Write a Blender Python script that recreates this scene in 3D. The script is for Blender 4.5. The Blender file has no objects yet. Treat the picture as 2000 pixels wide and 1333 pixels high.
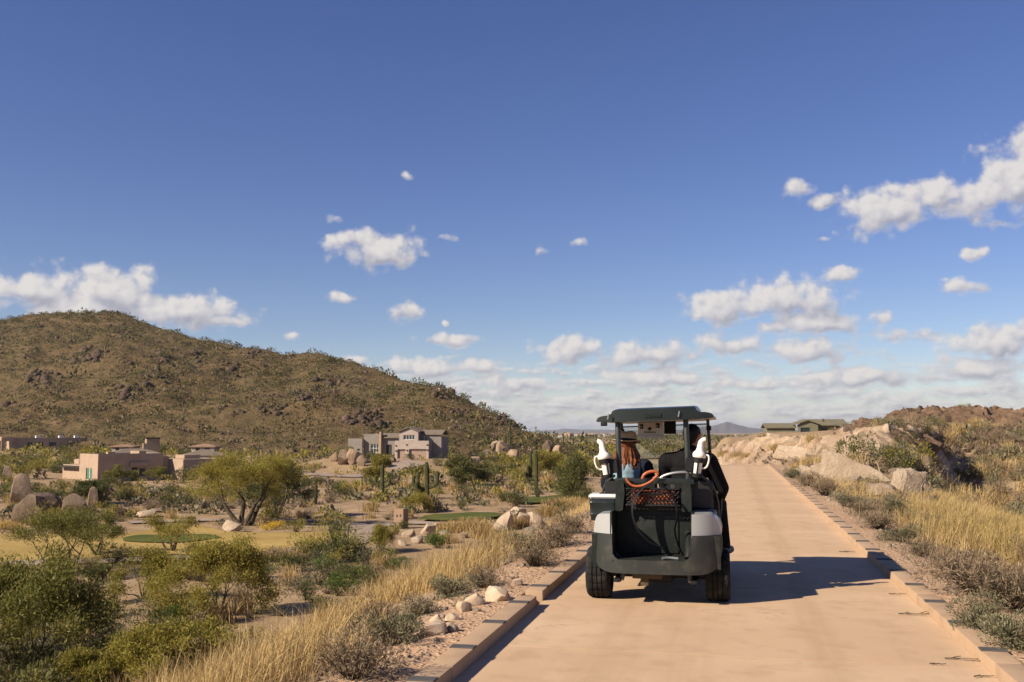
import bpy, bmesh, math, random
import numpy as np
from mathutils import Vector, Matrix, Quaternion, Euler

SC = bpy.context.scene
COL = SC.collection
rnd = random.Random(11)
rng = np.random.default_rng(7)
R = math.radians

# ------------------------------------------------------------------ camera
CAM_H = 1.5
FPX = 1944.0                                  # focal length in pixels of a 2000 px wide frame (35 mm lens)
PITCH = math.atan(178.5 / FPX)
YAW = math.atan(430 * math.cos(PITCH) / FPX)  # the path runs along +Y, the camera looks a little left of it
cam_d = bpy.data.cameras.new('camera')
cam_d.lens = 36.0 * FPX / 2000.0
cam_d.sensor_width = 36.0
cam_d.clip_start = 0.05
cam_d.clip_end = 60000
cam = bpy.data.objects.new('camera', cam_d)
COL.objects.link(cam)
cam.location = (0, 0, CAM_H)
cam.rotation_euler = (R(90) + PITCH, 0, YAW)
cam_d.dof.use_dof = True
cam_d.dof.focus_distance = 9.6
cam_d.dof.aperture_fstop = 7.0
SC.camera = cam

# ------------------------------------------------------------------ sun, sky, exposure
SUN_EL = R(32.0)
SHADOW = Vector((0.75, 0.66)).normalized()     # the way shadows fall on the ground
sun_d = bpy.data.lights.new('sun', 'SUN')
sun_d.energy = 5.0
sun_d.angle = R(0.53)
sun_d.color = (1.0, 0.875, 0.69)
sun = bpy.data.objects.new('sun', sun_d)
COL.objects.link(sun)
sun.rotation_euler = Vector((SHADOW.x * math.cos(SUN_EL), SHADOW.y * math.cos(SUN_EL), -math.sin(SUN_EL))).to_track_quat('-Z', 'Y').to_euler()
sun.location = (-40, -40, 60)

vs = SC.view_settings
vs.view_transform = 'Standard'
vs.look = 'None'
vs.exposure = 0.74
vs.gamma = 1.0
vs.use_curve_mapping = False
SC.display_settings.display_device = 'sRGB'
cy = SC.cycles
cy.use_denoising = True
cy.denoiser = 'OPENIMAGEDENOISE'
cy.denoising_input_passes = 'RGB_ALBEDO_NORMAL'
cy.max_bounces = 6
cy.diffuse_bounces = 2
cy.transparent_max_bounces = 12
cy.use_adaptive_sampling = True
cy.adaptive_threshold = 0.012
cy.volume_bounces = 0
cy.caustics_reflective = False
cy.caustics_refractive = False


class NT:
    """small helper to write node trees"""
    def __init__(self, tree):
        self.t = tree
        tree.nodes.clear()

    def n(self, kind, **kw):
        nd = self.t.nodes.new(kind)
        for k, v in kw.items():
            setattr(nd, k, v)
        return nd

    def put(self, sock, v):
        if v is None:
            return
        if isinstance(v, bpy.types.NodeSocket):
            self.t.links.new(v, sock)
        elif isinstance(v, (tuple, list)) and len(v) == 3 and sock.type == 'RGBA':
            sock.default_value = (*v, 1)
        else:
            sock.default_value = v

    def m(self, op, a, b=None, c=None, clamp=False):
        nd = self.n('ShaderNodeMath', operation=op)
        nd.use_clamp = clamp
        self.put(nd.inputs[0], a)
        self.put(nd.inputs[1], b)
        if c is not None:
            self.put(nd.inputs[2], c)
        return nd.outputs[0]

    def mix(self, f, a, b, mode='MIX'):
        nd = self.n('ShaderNodeMix', data_type='RGBA', blend_type=mode)
        self.put(nd.inputs[0], f)
        self.put(nd.inputs[6], a)
        self.put(nd.inputs[7], b)
        return nd.outputs[2]

    def mixf(self, f, a, b):
        nd = self.n('ShaderNodeMix', data_type='FLOAT')
        self.put(nd.inputs[0], f)
        self.put(nd.inputs[2], a)
        self.put(nd.inputs[3], b)
        return nd.outputs[0]

    def ramp(self, f, stops, interp='LINEAR'):
        nd = self.n('ShaderNodeValToRGB')
        cr = nd.color_ramp
        cr.interpolation = interp
        while len(cr.elements) < len(stops):
            cr.elements.new(0.5)
        for e, (p, c) in zip(cr.elements, stops):
            e.position = p
            e.color = (*c, 1) if isinstance(c, (tuple, list)) else (c, c, c, 1)
        self.put(nd.inputs[0], f)
        return nd.outputs[0]

    def smooth(self, f, lo, hi, a=0.0, b=1.0):
        nd = self.n('ShaderNodeMapRange', interpolation_type='SMOOTHSTEP')
        self.put(nd.inputs[0], f)
        self.put(nd.inputs[1], lo)
        self.put(nd.inputs[2], hi)
        self.put(nd.inputs[3], a)
        self.put(nd.inputs[4], b)
        return nd.outputs[0]

    def noise(self, vec=None, scale=5, detail=4, rough=0.55, lac=2.0, dist=0.0, dims='3D'):
        nd = self.n('ShaderNodeTexNoise', noise_dimensions=dims)
        if vec is not None:
            self.put(nd.inputs['Vector'], vec)
        self.put(nd.inputs['Scale'], scale)
        self.put(nd.inputs['Detail'], detail)
        self.put(nd.inputs['Roughness'], rough)
        self.put(nd.inputs['Lacunarity'], lac)
        self.put(nd.inputs['Distortion'], dist)
        return nd.outputs[0]

    def voro(self, vec=None, scale=5, feature='F1'):
        nd = self.n('ShaderNodeTexVoronoi', feature=feature)
        if vec is not None:
            self.put(nd.inputs['Vector'], vec)
        self.put(nd.inputs['Scale'], scale)
        return nd

    def vm(self, op, a, b=None, c=None):
        nd = self.n('ShaderNodeVectorMath', operation=op)
        for s_, v in zip(nd.inputs, (a, b, c)):
            self.put(s_, v)
        return nd.outputs[1] if op in ('LENGTH', 'DOT_PRODUCT', 'DISTANCE') else nd.outputs[0]

    def xyz(self, x, y, z=0.0):
        nd = self.n('ShaderNodeCombineXYZ')
        self.put(nd.inputs[0], x)
        self.put(nd.inputs[1], y)
        self.put(nd.inputs[2], z)
        return nd.outputs[0]


# camera ray of a photograph pixel: used to survey where things stand
_fw = np.array([-math.sin(YAW), math.cos(YAW), 0.0])
_rt = np.array([math.cos(YAW), math.sin(YAW), 0.0])
_up = np.array([0, 0, 1.0])
_f3 = _fw * math.cos(PITCH) + _up * math.sin(PITCH)
_u3 = -_fw * math.sin(PITCH) + _up * math.cos(PITCH)


def ray(px, row):
    return _f3 * FPX + _rt * (px - 1000.0) + _u3 * (666.5 - row)


def at_depth(px, row, d):
    v = ray(px, row)
    return np.array([0, 0, CAM_H]) + v * (d / (v @ _fw))


# ------------------------------------------------------------------ world: Nishita sky with fair-weather clouds
world = bpy.data.worlds.new('World')
SC.world = world
world.use_nodes = True
world.cycles.sampling_method = 'NONE'


def ang(px, row):
    v = ray(px, row)
    return math.degrees(math.atan2(v[0], v[1])), math.degrees(math.atan2(v[2], math.hypot(v[0], v[1])))


CLOUDS = [  # survey: column, row, half width, half height
    (205, 566, 125, 46), (70, 566, 110, 30), (340, 606, 130, 38), (430, 624, 62, 15), (-70, 556, 90, 46), (150, 600, 150, 45),
    (735, 487, 88, 36), (682, 468, 42, 16), (672, 583, 36, 13), (790, 607, 34, 20), (568, 660, 26, 9),
    (875, 668, 62, 15), (835, 716, 100, 20), (930, 716, 48, 16), (696, 702, 46, 10),
    (1122, 684, 72, 28), (1255, 692, 110, 25), (1000, 750, 92, 17), (905, 752, 44, 12),
    (1415, 600, 88, 32), (1525, 580, 90, 42), (1600, 590, 62, 36), (1640, 535, 44, 14), (1600, 630, 98, 24), (1510, 640, 34, 15),
    (1715, 618, 26, 13), (1420, 672, 84, 20), (1575, 685, 110, 24), (1750, 656, 84, 14), (1945, 668, 120, 32), (2010, 648, 80, 24),
    (1560, 371, 42, 20), (1608, 393, 40, 16), (1735, 408, 108, 44), (1825, 384, 62, 34), (1925, 385, 100, 44), (1990, 345, 90, 72),
    (2030, 280, 50, 60), (1905, 495, 36, 14), (1890, 560, 42, 18), (1848, 551, 18, 7),
    (870, 462, 17, 10), (1135, 476, 22, 11), (1055, 488, 15, 11), (1600, 468, 26, 6), (798, 340, 14, 9), (660, 428, 22, 11), (868, 630, 14, 7),
    (1680, 735, 170, 22), (1290, 738, 120, 20), (1900, 716, 130, 22), (1480, 752, 130, 14), (1950, 438, 44, 11),
]


SKY_STRENGTH = 0.059
SKY_SAT = 1.17
SKY_HUE = 0.514
CLOUD_STRENGTH = 0.60
HAZE = 4.8e-5


def build_world():
    T = NT(world.node_tree)
    tc = T.n('ShaderNodeTexCoord')
    sp = T.n('ShaderNodeSeparateXYZ')
    T.put(sp.inputs[0], tc.outputs['Generated'])
    x, y, z = sp.outputs
    az0 = T.m('MULTIPLY', T.m('ARCTAN2', x, y), 180 / math.pi)
    hyp = T.m('SQRT', T.m('ADD', T.m('MULTIPLY', x, x), T.m('MULTIPLY', y, y)))
    el = T.m('MULTIPLY', T.m('ARCTAN2', z, hyp), 180 / math.pi)
    # the same scattered cumulus go on round the whole horizon: period of 90 degrees
    c0 = -math.degrees(YAW)
    az = T.m('ADD', T.m('WRAP', T.m('SUBTRACT', az0, c0), 45.0, -45.0), c0)

    sky = T.n('ShaderNodeTexSky', sky_type='NISHITA')
    sky.sun_disc = False
    sky.sun_elevation = SUN_EL
    sky.sun_rotation = math.atan2(-SHADOW.x, -SHADOW.y)
    sky.altitude = 600
    sky.air_density = 1.0
    sky.dust_density = 0.05
    sky.ozone_density = 2.4
    hsv = T.n('ShaderNodeHueSaturation')
    hsv.inputs['Saturation'].default_value = SKY_SAT
    hsv.inputs['Hue'].default_value = SKY_HUE
    T.put(hsv.inputs['Color'], T.mix(1.0, sky.outputs[0], (1.02, 0.968, 1.03), 'MULTIPLY'))

    def plain():
        bg = T.n('ShaderNodeBackground')
        T.put(bg.inputs[0], hsv.outputs[0])
        bg.inputs[1].default_value = SKY_STRENGTH
        return bg.outputs[0]

    def clouds(lo, hi):
        """sky with the clouds between two bearings (one branch of the sky, so that each ray only works out its own)"""
        p0 = T.xyz(az, el, 0.0)
        nd = T.n('ShaderNodeTexNoise', noise_dimensions='2D')
        T.put(nd.inputs['Vector'], p0)
        nd.inputs['Scale'].default_value = 0.62
        nd.inputs['Detail'].default_value = 1.0
        pw = T.vm('MULTIPLY_ADD', nd.outputs['Color'], (1.2, 0.6, 0.0), T.vm('ADD', p0, (-0.6, -0.3, 0.0)))
        best = None
        for (px, row, hw, hh) in CLOUDS:
            a0, e0 = ang(px, row)
            ra = abs(ang(px + hw, row)[0] - a0) * 1.10
            re = abs(ang(px, row - hh)[1] - e0) * 1.15
            if a0 + ra * 1.4 + 1.5 < lo or a0 - ra * 1.4 - 1.5 > hi:
                continue
            sm = 0.80 * max(0.0, 1 - re / 0.95) + (0.14 if re < 0.42 else 0.0)
            q = T.vm('MULTIPLY_ADD', pw, (1 / ra, 1 / re, 0.0), (-a0 / ra, -e0 / re, sm))
            l1 = T.vm('LENGTH', q)
            l2 = T.vm('LENGTH', T.vm('ADD', q, (-0.18, 0.62, 0.0)))
            if best is None:
                best, besu = l1, l2
            else:
                best, besu = T.m('MINIMUM', best, l1), T.m('MINIMUM', besu, l2)
        def billow(v, det):
            f = T.noise(v, 0.72, det, 0.55, dist=0.15, dims='2D')
            vo = T.n('ShaderNodeTexVoronoi', feature='SMOOTH_F1', voronoi_dimensions='2D')
            T.put(vo.inputs['Vector'], v)
            vo.inputs['Scale'].default_value = 0.85
            vo.inputs['Detail'].default_value = 2.0 if det > 3 else 1.0
            vo.inputs['Smoothness'].default_value = 0.35
            return T.m('MULTIPLY_ADD', T.m('SUBTRACT', 0.52, vo.outputs[0]), 0.55, f)
        n1 = billow(p0, 5)
        n2 = billow(T.vm('ADD', p0, (-0.22, 0.30, 0.0)), 3)
        dens = T.m('MULTIPLY_ADD', n1, 1.0, T.m('SUBTRACT', 0.64, best))
        alpha1 = T.m('MULTIPLY', T.smooth(dens, -0.08, 0.58), T.smooth(best, 1.15, 1.55, 1.0, 0.0))
        lit1 = T.m('ADD', T.smooth(T.m('ADD', T.m('SUBTRACT', besu, best), T.m('MULTIPLY', T.m('SUBTRACT', n2, 0.5), 0.9)), -0.62, 0.55), T.m('MULTIPLY', T.m('SUBTRACT', n1, n2), 1.2))
        # thin broken deck near the horizon
        pb = T.xyz(T.m('MULTIPLY', az0, 0.50), T.m('MULTIPLY', el, 1.35), 0.0)
        b1 = T.noise(pb, 1.1, 6, 0.62, dist=0.15, dims='2D')
        b2 = T.noise(T.vm('ADD', pb, (-0.1, 0.22, 0.0)), 1.1, 3, 0.62, dist=0.15, dims='2D')
        low = T.smooth(el, 1.0, 7.5, 0.22, -0.42)
        alpha2 = T.m('MULTIPLY', T.smooth(T.m('ADD', b1, low), 0.42, 0.74), T.smooth(el, -0.6, 1.2, 0.86, 0.9))
        lit2 = T.m('ADD', 0.58, T.m('MULTIPLY', T.m('SUBTRACT', b1, b2), 2.6))
        alpha = T.m('SUBTRACT', 1.0, T.m('MULTIPLY', T.m('SUBTRACT', 1.0, alpha1), T.m('SUBTRACT', 1.0, alpha2)))
        lit = T.mixf(alpha1, lit2, lit1)
        colr = T.ramp(lit, [(0.0, (0.40, 0.40, 0.455)), (0.45, (0.60, 0.575, 0.60)), (1.0, (0.80, 0.755, 0.72))])
        bc = T.n('ShaderNodeBackground')
        T.put(bc.inputs[0], colr)
        bc.inputs[1].default_value = CLOUD_STRENGTH
        mx = T.n('ShaderNodeMixShader')
        T.put(mx.inputs[0], T.m('MULTIPLY', alpha, 0.93))
        T.put(mx.inputs[1], plain())
        T.put(mx.inputs[2], bc.outputs[0])
        return mx.outputs[0]

    def either(fac, a, b):
        mx = T.n('ShaderNodeMixShader')
        T.put(mx.inputs[0], fac)
        T.put(mx.inputs[1], a)
        T.put(mx.inputs[2], b)
        return mx.outputs[0]

    cuts = [c0 - 45, -24.0, -4.0, 4.0, c0 + 45]
    br = [clouds(cuts[i], cuts[i + 1]) for i in range(4)]
    right = either(T.m('GREATER_THAN', az, cuts[3]), br[2], br[3])
    left = either(T.m('GREATER_THAN', az, cuts[1]), br[0], br[1])
    allc = either(T.m('GREATER_THAN', az, cuts[2]), left, right)
    high = T.m('MAXIMUM', T.m('GREATER_THAN', el, 22.0), T.m('LESS_THAN', el, -1.0))
    out = T.n('ShaderNodeOutputWorld')
    T.put(out.inputs[0], either(high, allc, plain()))


build_world()

# ------------------------------------------------------------------ object helpers
def tag(o, label=None, cat=None, group=None, kind=None):
    if label:
        o['label'] = label
    if cat:
        o['category'] = cat
    if group:
        o['group'] = group
    if kind:
        o['kind'] = kind
    return o


def link(o, parent=None):
    COL.objects.link(o)
    if parent is not None:
        o.parent = parent
    return o


def empty(name, loc=(0, 0, 0), rz=0.0):
    o = bpy.data.objects.new(name, None)
    o.empty_display_size = 0.2
    o.location = loc
    o.rotation_euler = (0, 0, rz)
    COL.objects.link(o)
    return o


def np_mesh(name, verts, faces, mat=None, smooth=False):
    """faces: (n,3) or (n,4) int array; fast bulk mesh"""
    me = bpy.data.meshes.new(name)
    verts = np.asarray(verts, np.float32)
    faces = np.asarray(faces, np.int32)
    k = faces.shape[1]
    me.vertices.add(len(verts))
    me.vertices.foreach_set('co', verts.ravel())
    me.loops.add(faces.size)
    me.loops.foreach_set('vertex_index', faces.ravel())
    me.polygons.add(len(faces))
    me.polygons.foreach_set('loop_start', np.arange(len(faces), dtype=np.int32) * k)
    me.polygons.foreach_set('loop_total', np.full(len(faces), k, np.int32))
    if smooth:
        me.polygons.foreach_set('use_smooth', np.ones(len(faces), bool))
    me.update(calc_edges=True)
    if mat:
        me.materials.append(mat)
    return me


def obj(name, me, parent=None, loc=None):
    o = bpy.data.objects.new(name, me)
    if loc is not None:
        o.location = loc
    return link(o, parent)


def bm_mesh(name, bm, mat, smooth=False, auto=None):
    me = bpy.data.meshes.new(name)
    bmesh.ops.recalc_face_normals(bm, faces=bm.faces)
    bm.to_mesh(me)
    bm.free()
    for m in (mat if isinstance(mat, (list, tuple)) else [mat]):
        me.materials.append(m)
    if smooth:
        me.polygons.foreach_set('use_smooth', np.ones(len(me.polygons), bool))
        if auto:
            me.set_sharp_from_angle(angle=R(auto))
    return me


def copy_tree(o, parent=None):
    c = o.copy()
    COL.objects.link(c)
    c.parent = parent
    for ch in o.children:
        copy_tree(ch, c)
    return c


# ------------------------------------------------------------------ value noise for shaping ground and rock
def _hash(ix, iy, s):
    h = (ix.astype(np.int64) * 374761393 + iy.astype(np.int64) * 668265263 + s * 1274126177) & 0xffffffff
    h = ((h ^ (h >> 13)) * 1274126177) & 0xffffffff
    return ((h ^ (h >> 16)) & 0xffff) / 65535.0


def vnoise(x, y, s=0):
    x = np.asarray(x, float)
    y = np.asarray(y, float)
    ix, iy = np.floor(x), np.floor(y)
    fx, fy = x - ix, y - iy
    fx = fx * fx * (3 - 2 * fx)
    fy = fy * fy * (3 - 2 * fy)
    a, b = _hash(ix, iy, s), _hash(ix + 1, iy, s)
    c, d = _hash(ix, iy + 1, s), _hash(ix + 1, iy + 1, s)
    return (a + (b - a) * fx) * (1 - fy) + (c + (d - c) * fx) * fy


def fbm(x, y, s=0, n=4, g=0.5):
    t, a, w = 0.0, 1.0, 0.0
    x = np.asarray(x, float)
    y = np.asarray(y, float)
    for i in range(n):
        t = t + a * (vnoise(x, y, s + i * 17) - 0.5)
        w += a
        a *= g
        x, y = x * 2.03 + 5.1, y * 2.03 + 1.7
    return t / w * 2


def sst(x, a, b):
    t = np.clip((np.asarray(x, float) - a) / (b - a), 0, 1)
    return t * t * (3 - 2 * t)
# ------------------------------------------------------------------ materials
MATS = {}


def principled(name, color, rough=0.85, spec=0.3, bump=None, metallic=0.0, build=None):
    """build(T, coords) -> (colour socket, height socket or None)"""
    m = bpy.data.materials.new(name)
    m.use_nodes = True
    T = NT(m.node_tree)
    out = T.n('ShaderNodeOutputMaterial')
    b = T.n('ShaderNodeBsdfPrincipled')
    b.inputs['Roughness'].default_value = rough
    b.inputs['Specular IOR Level'].default_value = spec
    b.inputs['Metallic'].default_value = metallic
    T.put(b.inputs['Base Color'], color)
    if build:
        tc = T.n('ShaderNodeTexCoord')
        c, h = build(T, tc)
        T.put(b.inputs['Base Color'], c)
        if h is not None:
            bp = T.n('ShaderNodeBump')
            bp.inputs['Strength'].default_value = bump[0]
            bp.inputs['Distance'].default_value = bump[1]
            T.put(bp.inputs['Height'], h)
            T.put(b.inputs['Normal'], bp.outputs[0])
    T.put(out.inputs[0], b.outputs[0])
    MATS[name] = m
    return m


def foliage(name, stops, trans=0.3, rough=0.6, vary=0.25):
    """leaf material: hue differs from leaf to leaf and from plant to plant"""
    m = bpy.data.materials.new(name)
    m.use_nodes = True
    T = NT(m.node_tree)
    out = T.n('ShaderNodeOutputMaterial')
    g = T.n('ShaderNodeNewGeometry')
    oi = T.n('ShaderNodeObjectInfo')
    tc = T.n('ShaderNodeTexCoord')
    nz = T.noise(tc.outputs['Object'], 1.3, 2, 0.5)
    f = T.m('ADD', T.m('MULTIPLY', g.outputs['Random Per Island'], 0.6), T.m('MULTIPLY', nz, 0.4))
    f = T.m('ADD', f, T.m('MULTIPLY', T.m('SUBTRACT', oi.outputs['Random'], 0.5), vary), clamp=True)
    c = T.ramp(f, stops)
    d = T.n('ShaderNodeBsdfPrincipled')
    d.inputs['Roughness'].default_value = rough
    d.inputs['Specular IOR Level'].default_value = 0.25
    T.put(d.inputs['Base Color'], c)
    t = T.n('ShaderNodeBsdfTranslucent')
    T.put(t.inputs[0], c)
    mx = T.n('ShaderNodeMixShader')
    mx.inputs[0].default_value = trans
    T.put(mx.inputs[1], d.outputs[0])
    T.put(mx.inputs[2], t.outputs[0])
    T.put(out.inputs[0], mx.outputs[0])
    MATS[name] = m
    return m


def b_ground(T, tc):
    p = tc.outputs['Object']
    big = T.noise(p, 0.06, 3, 0.6)
    mid = T.noise(p, 0.5, 4, 0.6)
    fine = T.noise(p, 7.0, 5, 0.7)
    v = T.voro(p, 11.0)
    c = T.ramp(mid, [(0.28, (0.24, 0.158, 0.090)), (0.5, (0.35, 0.24, 0.143)), (0.72, (0.45, 0.325, 0.205))])
    c = T.mix(T.smooth(big, 0.42, 0.62, 0.0, 0.55), c, (0.30, 0.215, 0.115))
    c = T.mix(T.smooth(fine, 0.3, 0.7, 0.0, 0.5), c, T.mix(0.5, c, (0.16, 0.10, 0.065)))
    peb = T.smooth(v.outputs[0], 0.18, 0.35, 1.0, 0.0)
    c = T.mix(T.m('MULTIPLY', peb, 0.35), c, T.mix(T.n('ShaderNodeSeparateColor').outputs[0], (0.45, 0.36, 0.27), (0.2, 0.13, 0.09)))
    h = T.m('ADD', T.m('MULTIPLY', fine, 0.6), T.m('MULTIPLY', peb, 0.5))
    return c, h


principled('soil', (0.34, 0.22, 0.14), 0.95, 0.1, (0.7, 0.05), build=b_ground)


def b_gravel(T, tc):
    p = tc.outputs['Object']
    v = T.voro(p, 26.0)
    v2 = T.voro(p, 9.0)
    fine = T.noise(p, 14.0, 5, 0.7)
    mid = T.noise(p, 1.2, 3, 0.6)
    c = T.ramp(fine, [(0.3, (0.38, 0.245, 0.15)), (0.55, (0.53, 0.365, 0.235)), (0.75, (0.63, 0.47, 0.33))])
    c = T.mix(T.smooth(v.outputs[0], 0.1, 0.5, 0.0, 0.5), c, (0.33, 0.20, 0.125))
    c = T.mix(T.smooth(mid, 0.45, 0.7, 0.0, 0.5), c, (0.40, 0.27, 0.18))
    h = T.m('ADD', T.m('MULTIPLY', T.smooth(v.outputs[0], 0.0, 0.5, 1.0, 0.0), 0.6), T.m('MULTIPLY', T.smooth(v2.outputs[0], 0.0, 0.4, 1.0, 0.0), 0.8))
    return c, h


principled('gravel', (0.45, 0.3, 0.2), 0.95, 0.1, (0.8, 0.03), build=b_gravel)


def b_concrete(base, dark, lite, traffic=False):
    def f(T, tc):
        p = tc.outputs['Object']
        big = T.noise(p, 0.35, 4, 0.6, dist=0.6)
        mid = T.noise(p, 3.0, 4, 0.6)
        fine = T.noise(p, 90.0, 3, 0.7)
        c = T.mix(T.smooth(big, 0.35, 0.68), base, lite)
        c = T.mix(T.smooth(mid, 0.46, 0.72, 0.0, 0.55), c, dark)
        c = T.mix(T.smooth(fine, 0.52, 0.72, 0.0, 0.5), c, dark)
        st = T.noise(p, 0.9, 6, 0.75, dist=1.5)
        c = T.mix(T.smooth(st, 0.60, 0.72, 0.0, 0.35), c, dark)
        sp = T.n('ShaderNodeMapping')
        sp.inputs['Scale'].default_value = (2.6, 0.10, 1.0)
        T.put(sp.inputs['Vector'], p)
        streak = T.noise(sp.outputs[0], 1.0, 4, 0.6)
        c = T.mix(T.smooth(streak, 0.48, 0.72, 0.0, 0.42), c, dark)
        grit = T.voro(p, 55.0)
        c = T.mix(T.smooth(grit.outputs[0], 0.10, 0.16, 0.30, 0.0), c, T.mix(0.5, dark, (0.12, 0.08, 0.055)))
        if traffic:                      # sand blown in from the kerbs, faint wheel tracks, hairline cracks
            sx = T.n('ShaderNodeSeparateXYZ')
            T.put(sx.inputs[0], p)
            ax = T.m('ABSOLUTE', T.m('ADD', sx.outputs[0], 0.065))
            drift = T.m('MULTIPLY', T.smooth(T.m('ADD', ax, T.m('MULTIPLY', T.m('SUBTRACT', big, 0.5), 1.2)), 1.15, 1.65), T.smooth(st, 0.38, 0.62))
            c = T.mix(T.m('MULTIPLY', drift, 0.6), c, (0.58, 0.42, 0.27))
            trk = T.m('ABSOLUTE', T.m('SUBTRACT', ax, 0.62))
            c = T.mix(T.m('MULTIPLY', T.smooth(trk, 0.05, 0.26, 0.30, 0.0), T.smooth(streak, 0.35, 0.65)), c, dark)
            cr = T.voro(T.vm('ADD', p, T.vm('MULTIPLY', T.xyz(mid, st, 0.0), (0.9, 0.9, 0.0))), 0.33, 'DISTANCE_TO_EDGE')
            c = T.mix(T.m('MULTIPLY', T.smooth(cr.outputs[0], 0.0015, 0.004, 0.32, 0.0), T.smooth(big, 0.48, 0.56)), c, (0.10, 0.065, 0.04))
        return c, T.m('ADD', fine, T.m('MULTIPLY', mid, 0.4))
    return f


principled('path_concrete', (0.45, 0.28, 0.18), 0.9, 0.2, (0.35, 0.006), build=b_concrete((0.495, 0.338, 0.210), (0.385, 0.252, 0.152), (0.565, 0.40, 0.258), True))
principled('kerb_concrete', (0.45, 0.28, 0.18), 0.9, 0.2, (0.3, 0.005), build=b_concrete((0.40, 0.272, 0.173), (0.30, 0.198, 0.122), (0.46, 0.318, 0.208)))
principled('road_asphalt', (0.3, 0.24, 0.2), 0.9, 0.2, (0.3, 0.02), build=b_concrete((0.30, 0.225, 0.175), (0.23, 0.17, 0.13), (0.36, 0.28, 0.22)))
principled('inlay_slate', (0.075, 0.07, 0.068), 0.75, 0.3, (0.3, 0.004), build=b_concrete((0.075, 0.07, 0.068), (0.05, 0.047, 0.045), (0.10, 0.09, 0.085)))


def b_turf(a, b2, c3):
    def f(T, tc):
        p = tc.outputs['Object']
        mid = T.noise(p, 0.25, 4, 0.6)
        fine = T.noise(p, 9.0, 4, 0.7)
        c = T.ramp(mid, [(0.3, a), (0.5, b2), (0.7, c3)])
        c = T.mix(T.smooth(fine, 0.35, 0.75, 0.0, 0.45), c, a)
        return c, fine
    return f


principled('dormant_turf', (0.3, 0.22, 0.08), 0.95, 0.1, (0.6, 0.05), build=b_turf((0.27, 0.185, 0.060), (0.36, 0.25, 0.085), (0.42, 0.295, 0.11)))
principled('green_turf', (0.06, 0.11, 0.02), 0.95, 0.1, (0.5, 0.03), build=b_turf((0.062, 0.072, 0.017), (0.085, 0.095, 0.022), (0.14, 0.128, 0.035)))


def b_rock(a, b2, c3, scale=1.0):
    def f(T, tc):
        p = tc.outputs['Object']
        oi = T.n('ShaderNodeObjectInfo')
        vv = T.n('ShaderNodeVectorMath', operation='ADD')
        T.put(vv.inputs[0], p)
        T.put(vv.inputs[1], T.xyz(T.m('MULTIPLY', oi.outputs['Random'], 40.0), 0.0, 0.0))
        p = vv.outputs[0]
        big = T.noise(p, 0.8 * scale, 5, 0.65, dist=0.8)
        fine = T.noise(p, 9 * scale, 6, 0.75)
        crack = T.voro(p, 1.5 * scale, 'DISTANCE_TO_EDGE')
        c = T.ramp(big, [(0.3, a), (0.52, b2), (0.72, c3)])
        c = T.mix(T.smooth(fine, 0.45, 0.7, 0.0, 0.6), c, a)
        ck = T.m('MULTIPLY', T.smooth(crack.outputs[0], 0.0, 0.03, 1.0, 0.0), T.smooth(big, 0.45, 0.6))
        c = T.mix(T.m('MULTIPLY', ck, 0.12), c, T.mix(0.6, a, (0.03, 0.02, 0.015)))
        h = T.m('SUBTRACT', T.m('ADD', fine, T.m('MULTIPLY', big, 1.2)), T.m('MULTIPLY', ck, 0.15))
        return c, h
    return f


principled('granite_tan', (0.3, 0.22, 0.16), 0.9, 0.2, (0.7, 0.12), build=b_rock((0.09, 0.063, 0.043), (0.18, 0.127, 0.088), (0.27, 0.195, 0.138), 0.6))
principled('granite_pale', (0.45, 0.38, 0.3), 0.88, 0.2, (1.0, 0.12), build=b_rock((0.33, 0.235, 0.155), (0.47, 0.36, 0.26), (0.58, 0.48, 0.37), 1.4))
principled('stone_pale', (0.45, 0.38, 0.3), 0.88, 0.2, (0.5, 0.012), build=b_rock((0.36, 0.255, 0.165), (0.50, 0.385, 0.275), (0.60, 0.49, 0.37), 1.2))
principled('granite_cut', (0.4, 0.3, 0.2), 0.9, 0.2, (0.7, 0.08), build=b_rock((0.20, 0.13, 0.08), (0.355, 0.255, 0.175), (0.47, 0.375, 0.28), 0.9))
principled('rock_dark', (0.12, 0.085, 0.06), 0.9, 0.2, (0.8, 0.15), build=b_rock((0.045, 0.030, 0.021), (0.095, 0.063, 0.042), (0.16, 0.108, 0.072), 0.5))
principled('rock_brown', (0.2, 0.13, 0.09), 0.9, 0.2, (0.8, 0.1), build=b_rock((0.075, 0.047, 0.03), (0.15, 0.095, 0.06), (0.24, 0.158, 0.105), 0.8))


def b_hill(T, tc):
    p = tc.outputs['Object']
    big = T.noise(p, 0.018, 5, 0.65)
    mid = T.noise(p, 0.12, 5, 0.7)
    fine = T.noise(p, 0.9, 5, 0.75)
    c = T.ramp(mid, [(0.3, (0.085, 0.056, 0.028)), (0.5, (0.155, 0.103, 0.050)), (0.7, (0.25, 0.166, 0.086))])
    c = T.mix(T.smooth(big, 0.4, 0.62, 0.0, 0.5), c, (0.15, 0.12, 0.055))
    c = T.mix(T.smooth(fine, 0.45, 0.65, 0.0, 0.65), c, (0.085, 0.062, 0.036))
    return c, T.m('ADD', T.m('MULTIPLY', mid, 2.0), fine)


principled('hillside', (0.2, 0.14, 0.08), 0.95, 0.1, (1.0, 1.2), build=b_hill)
principled('far_mountain', (0.12, 0.10, 0.09), 0.95, 0.1)
principled('far_plain', (0.2, 0.15, 0.09), 0.95, 0.1)

# ------------------------------------------------------------------ terrain
PATH_L, PATH_R = -1.685, 1.555
FRONT_X = [-9, -4, 0, 2, 4.9, 7, 8.5, 11, 13, 16]
FRONT_Y = [75, 62, 53.0, 49, 41.5, 40.5, 43, 52, 60, 72]
PADS = []       # (x, y, radius, falloff, height): levelled ground under houses


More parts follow.
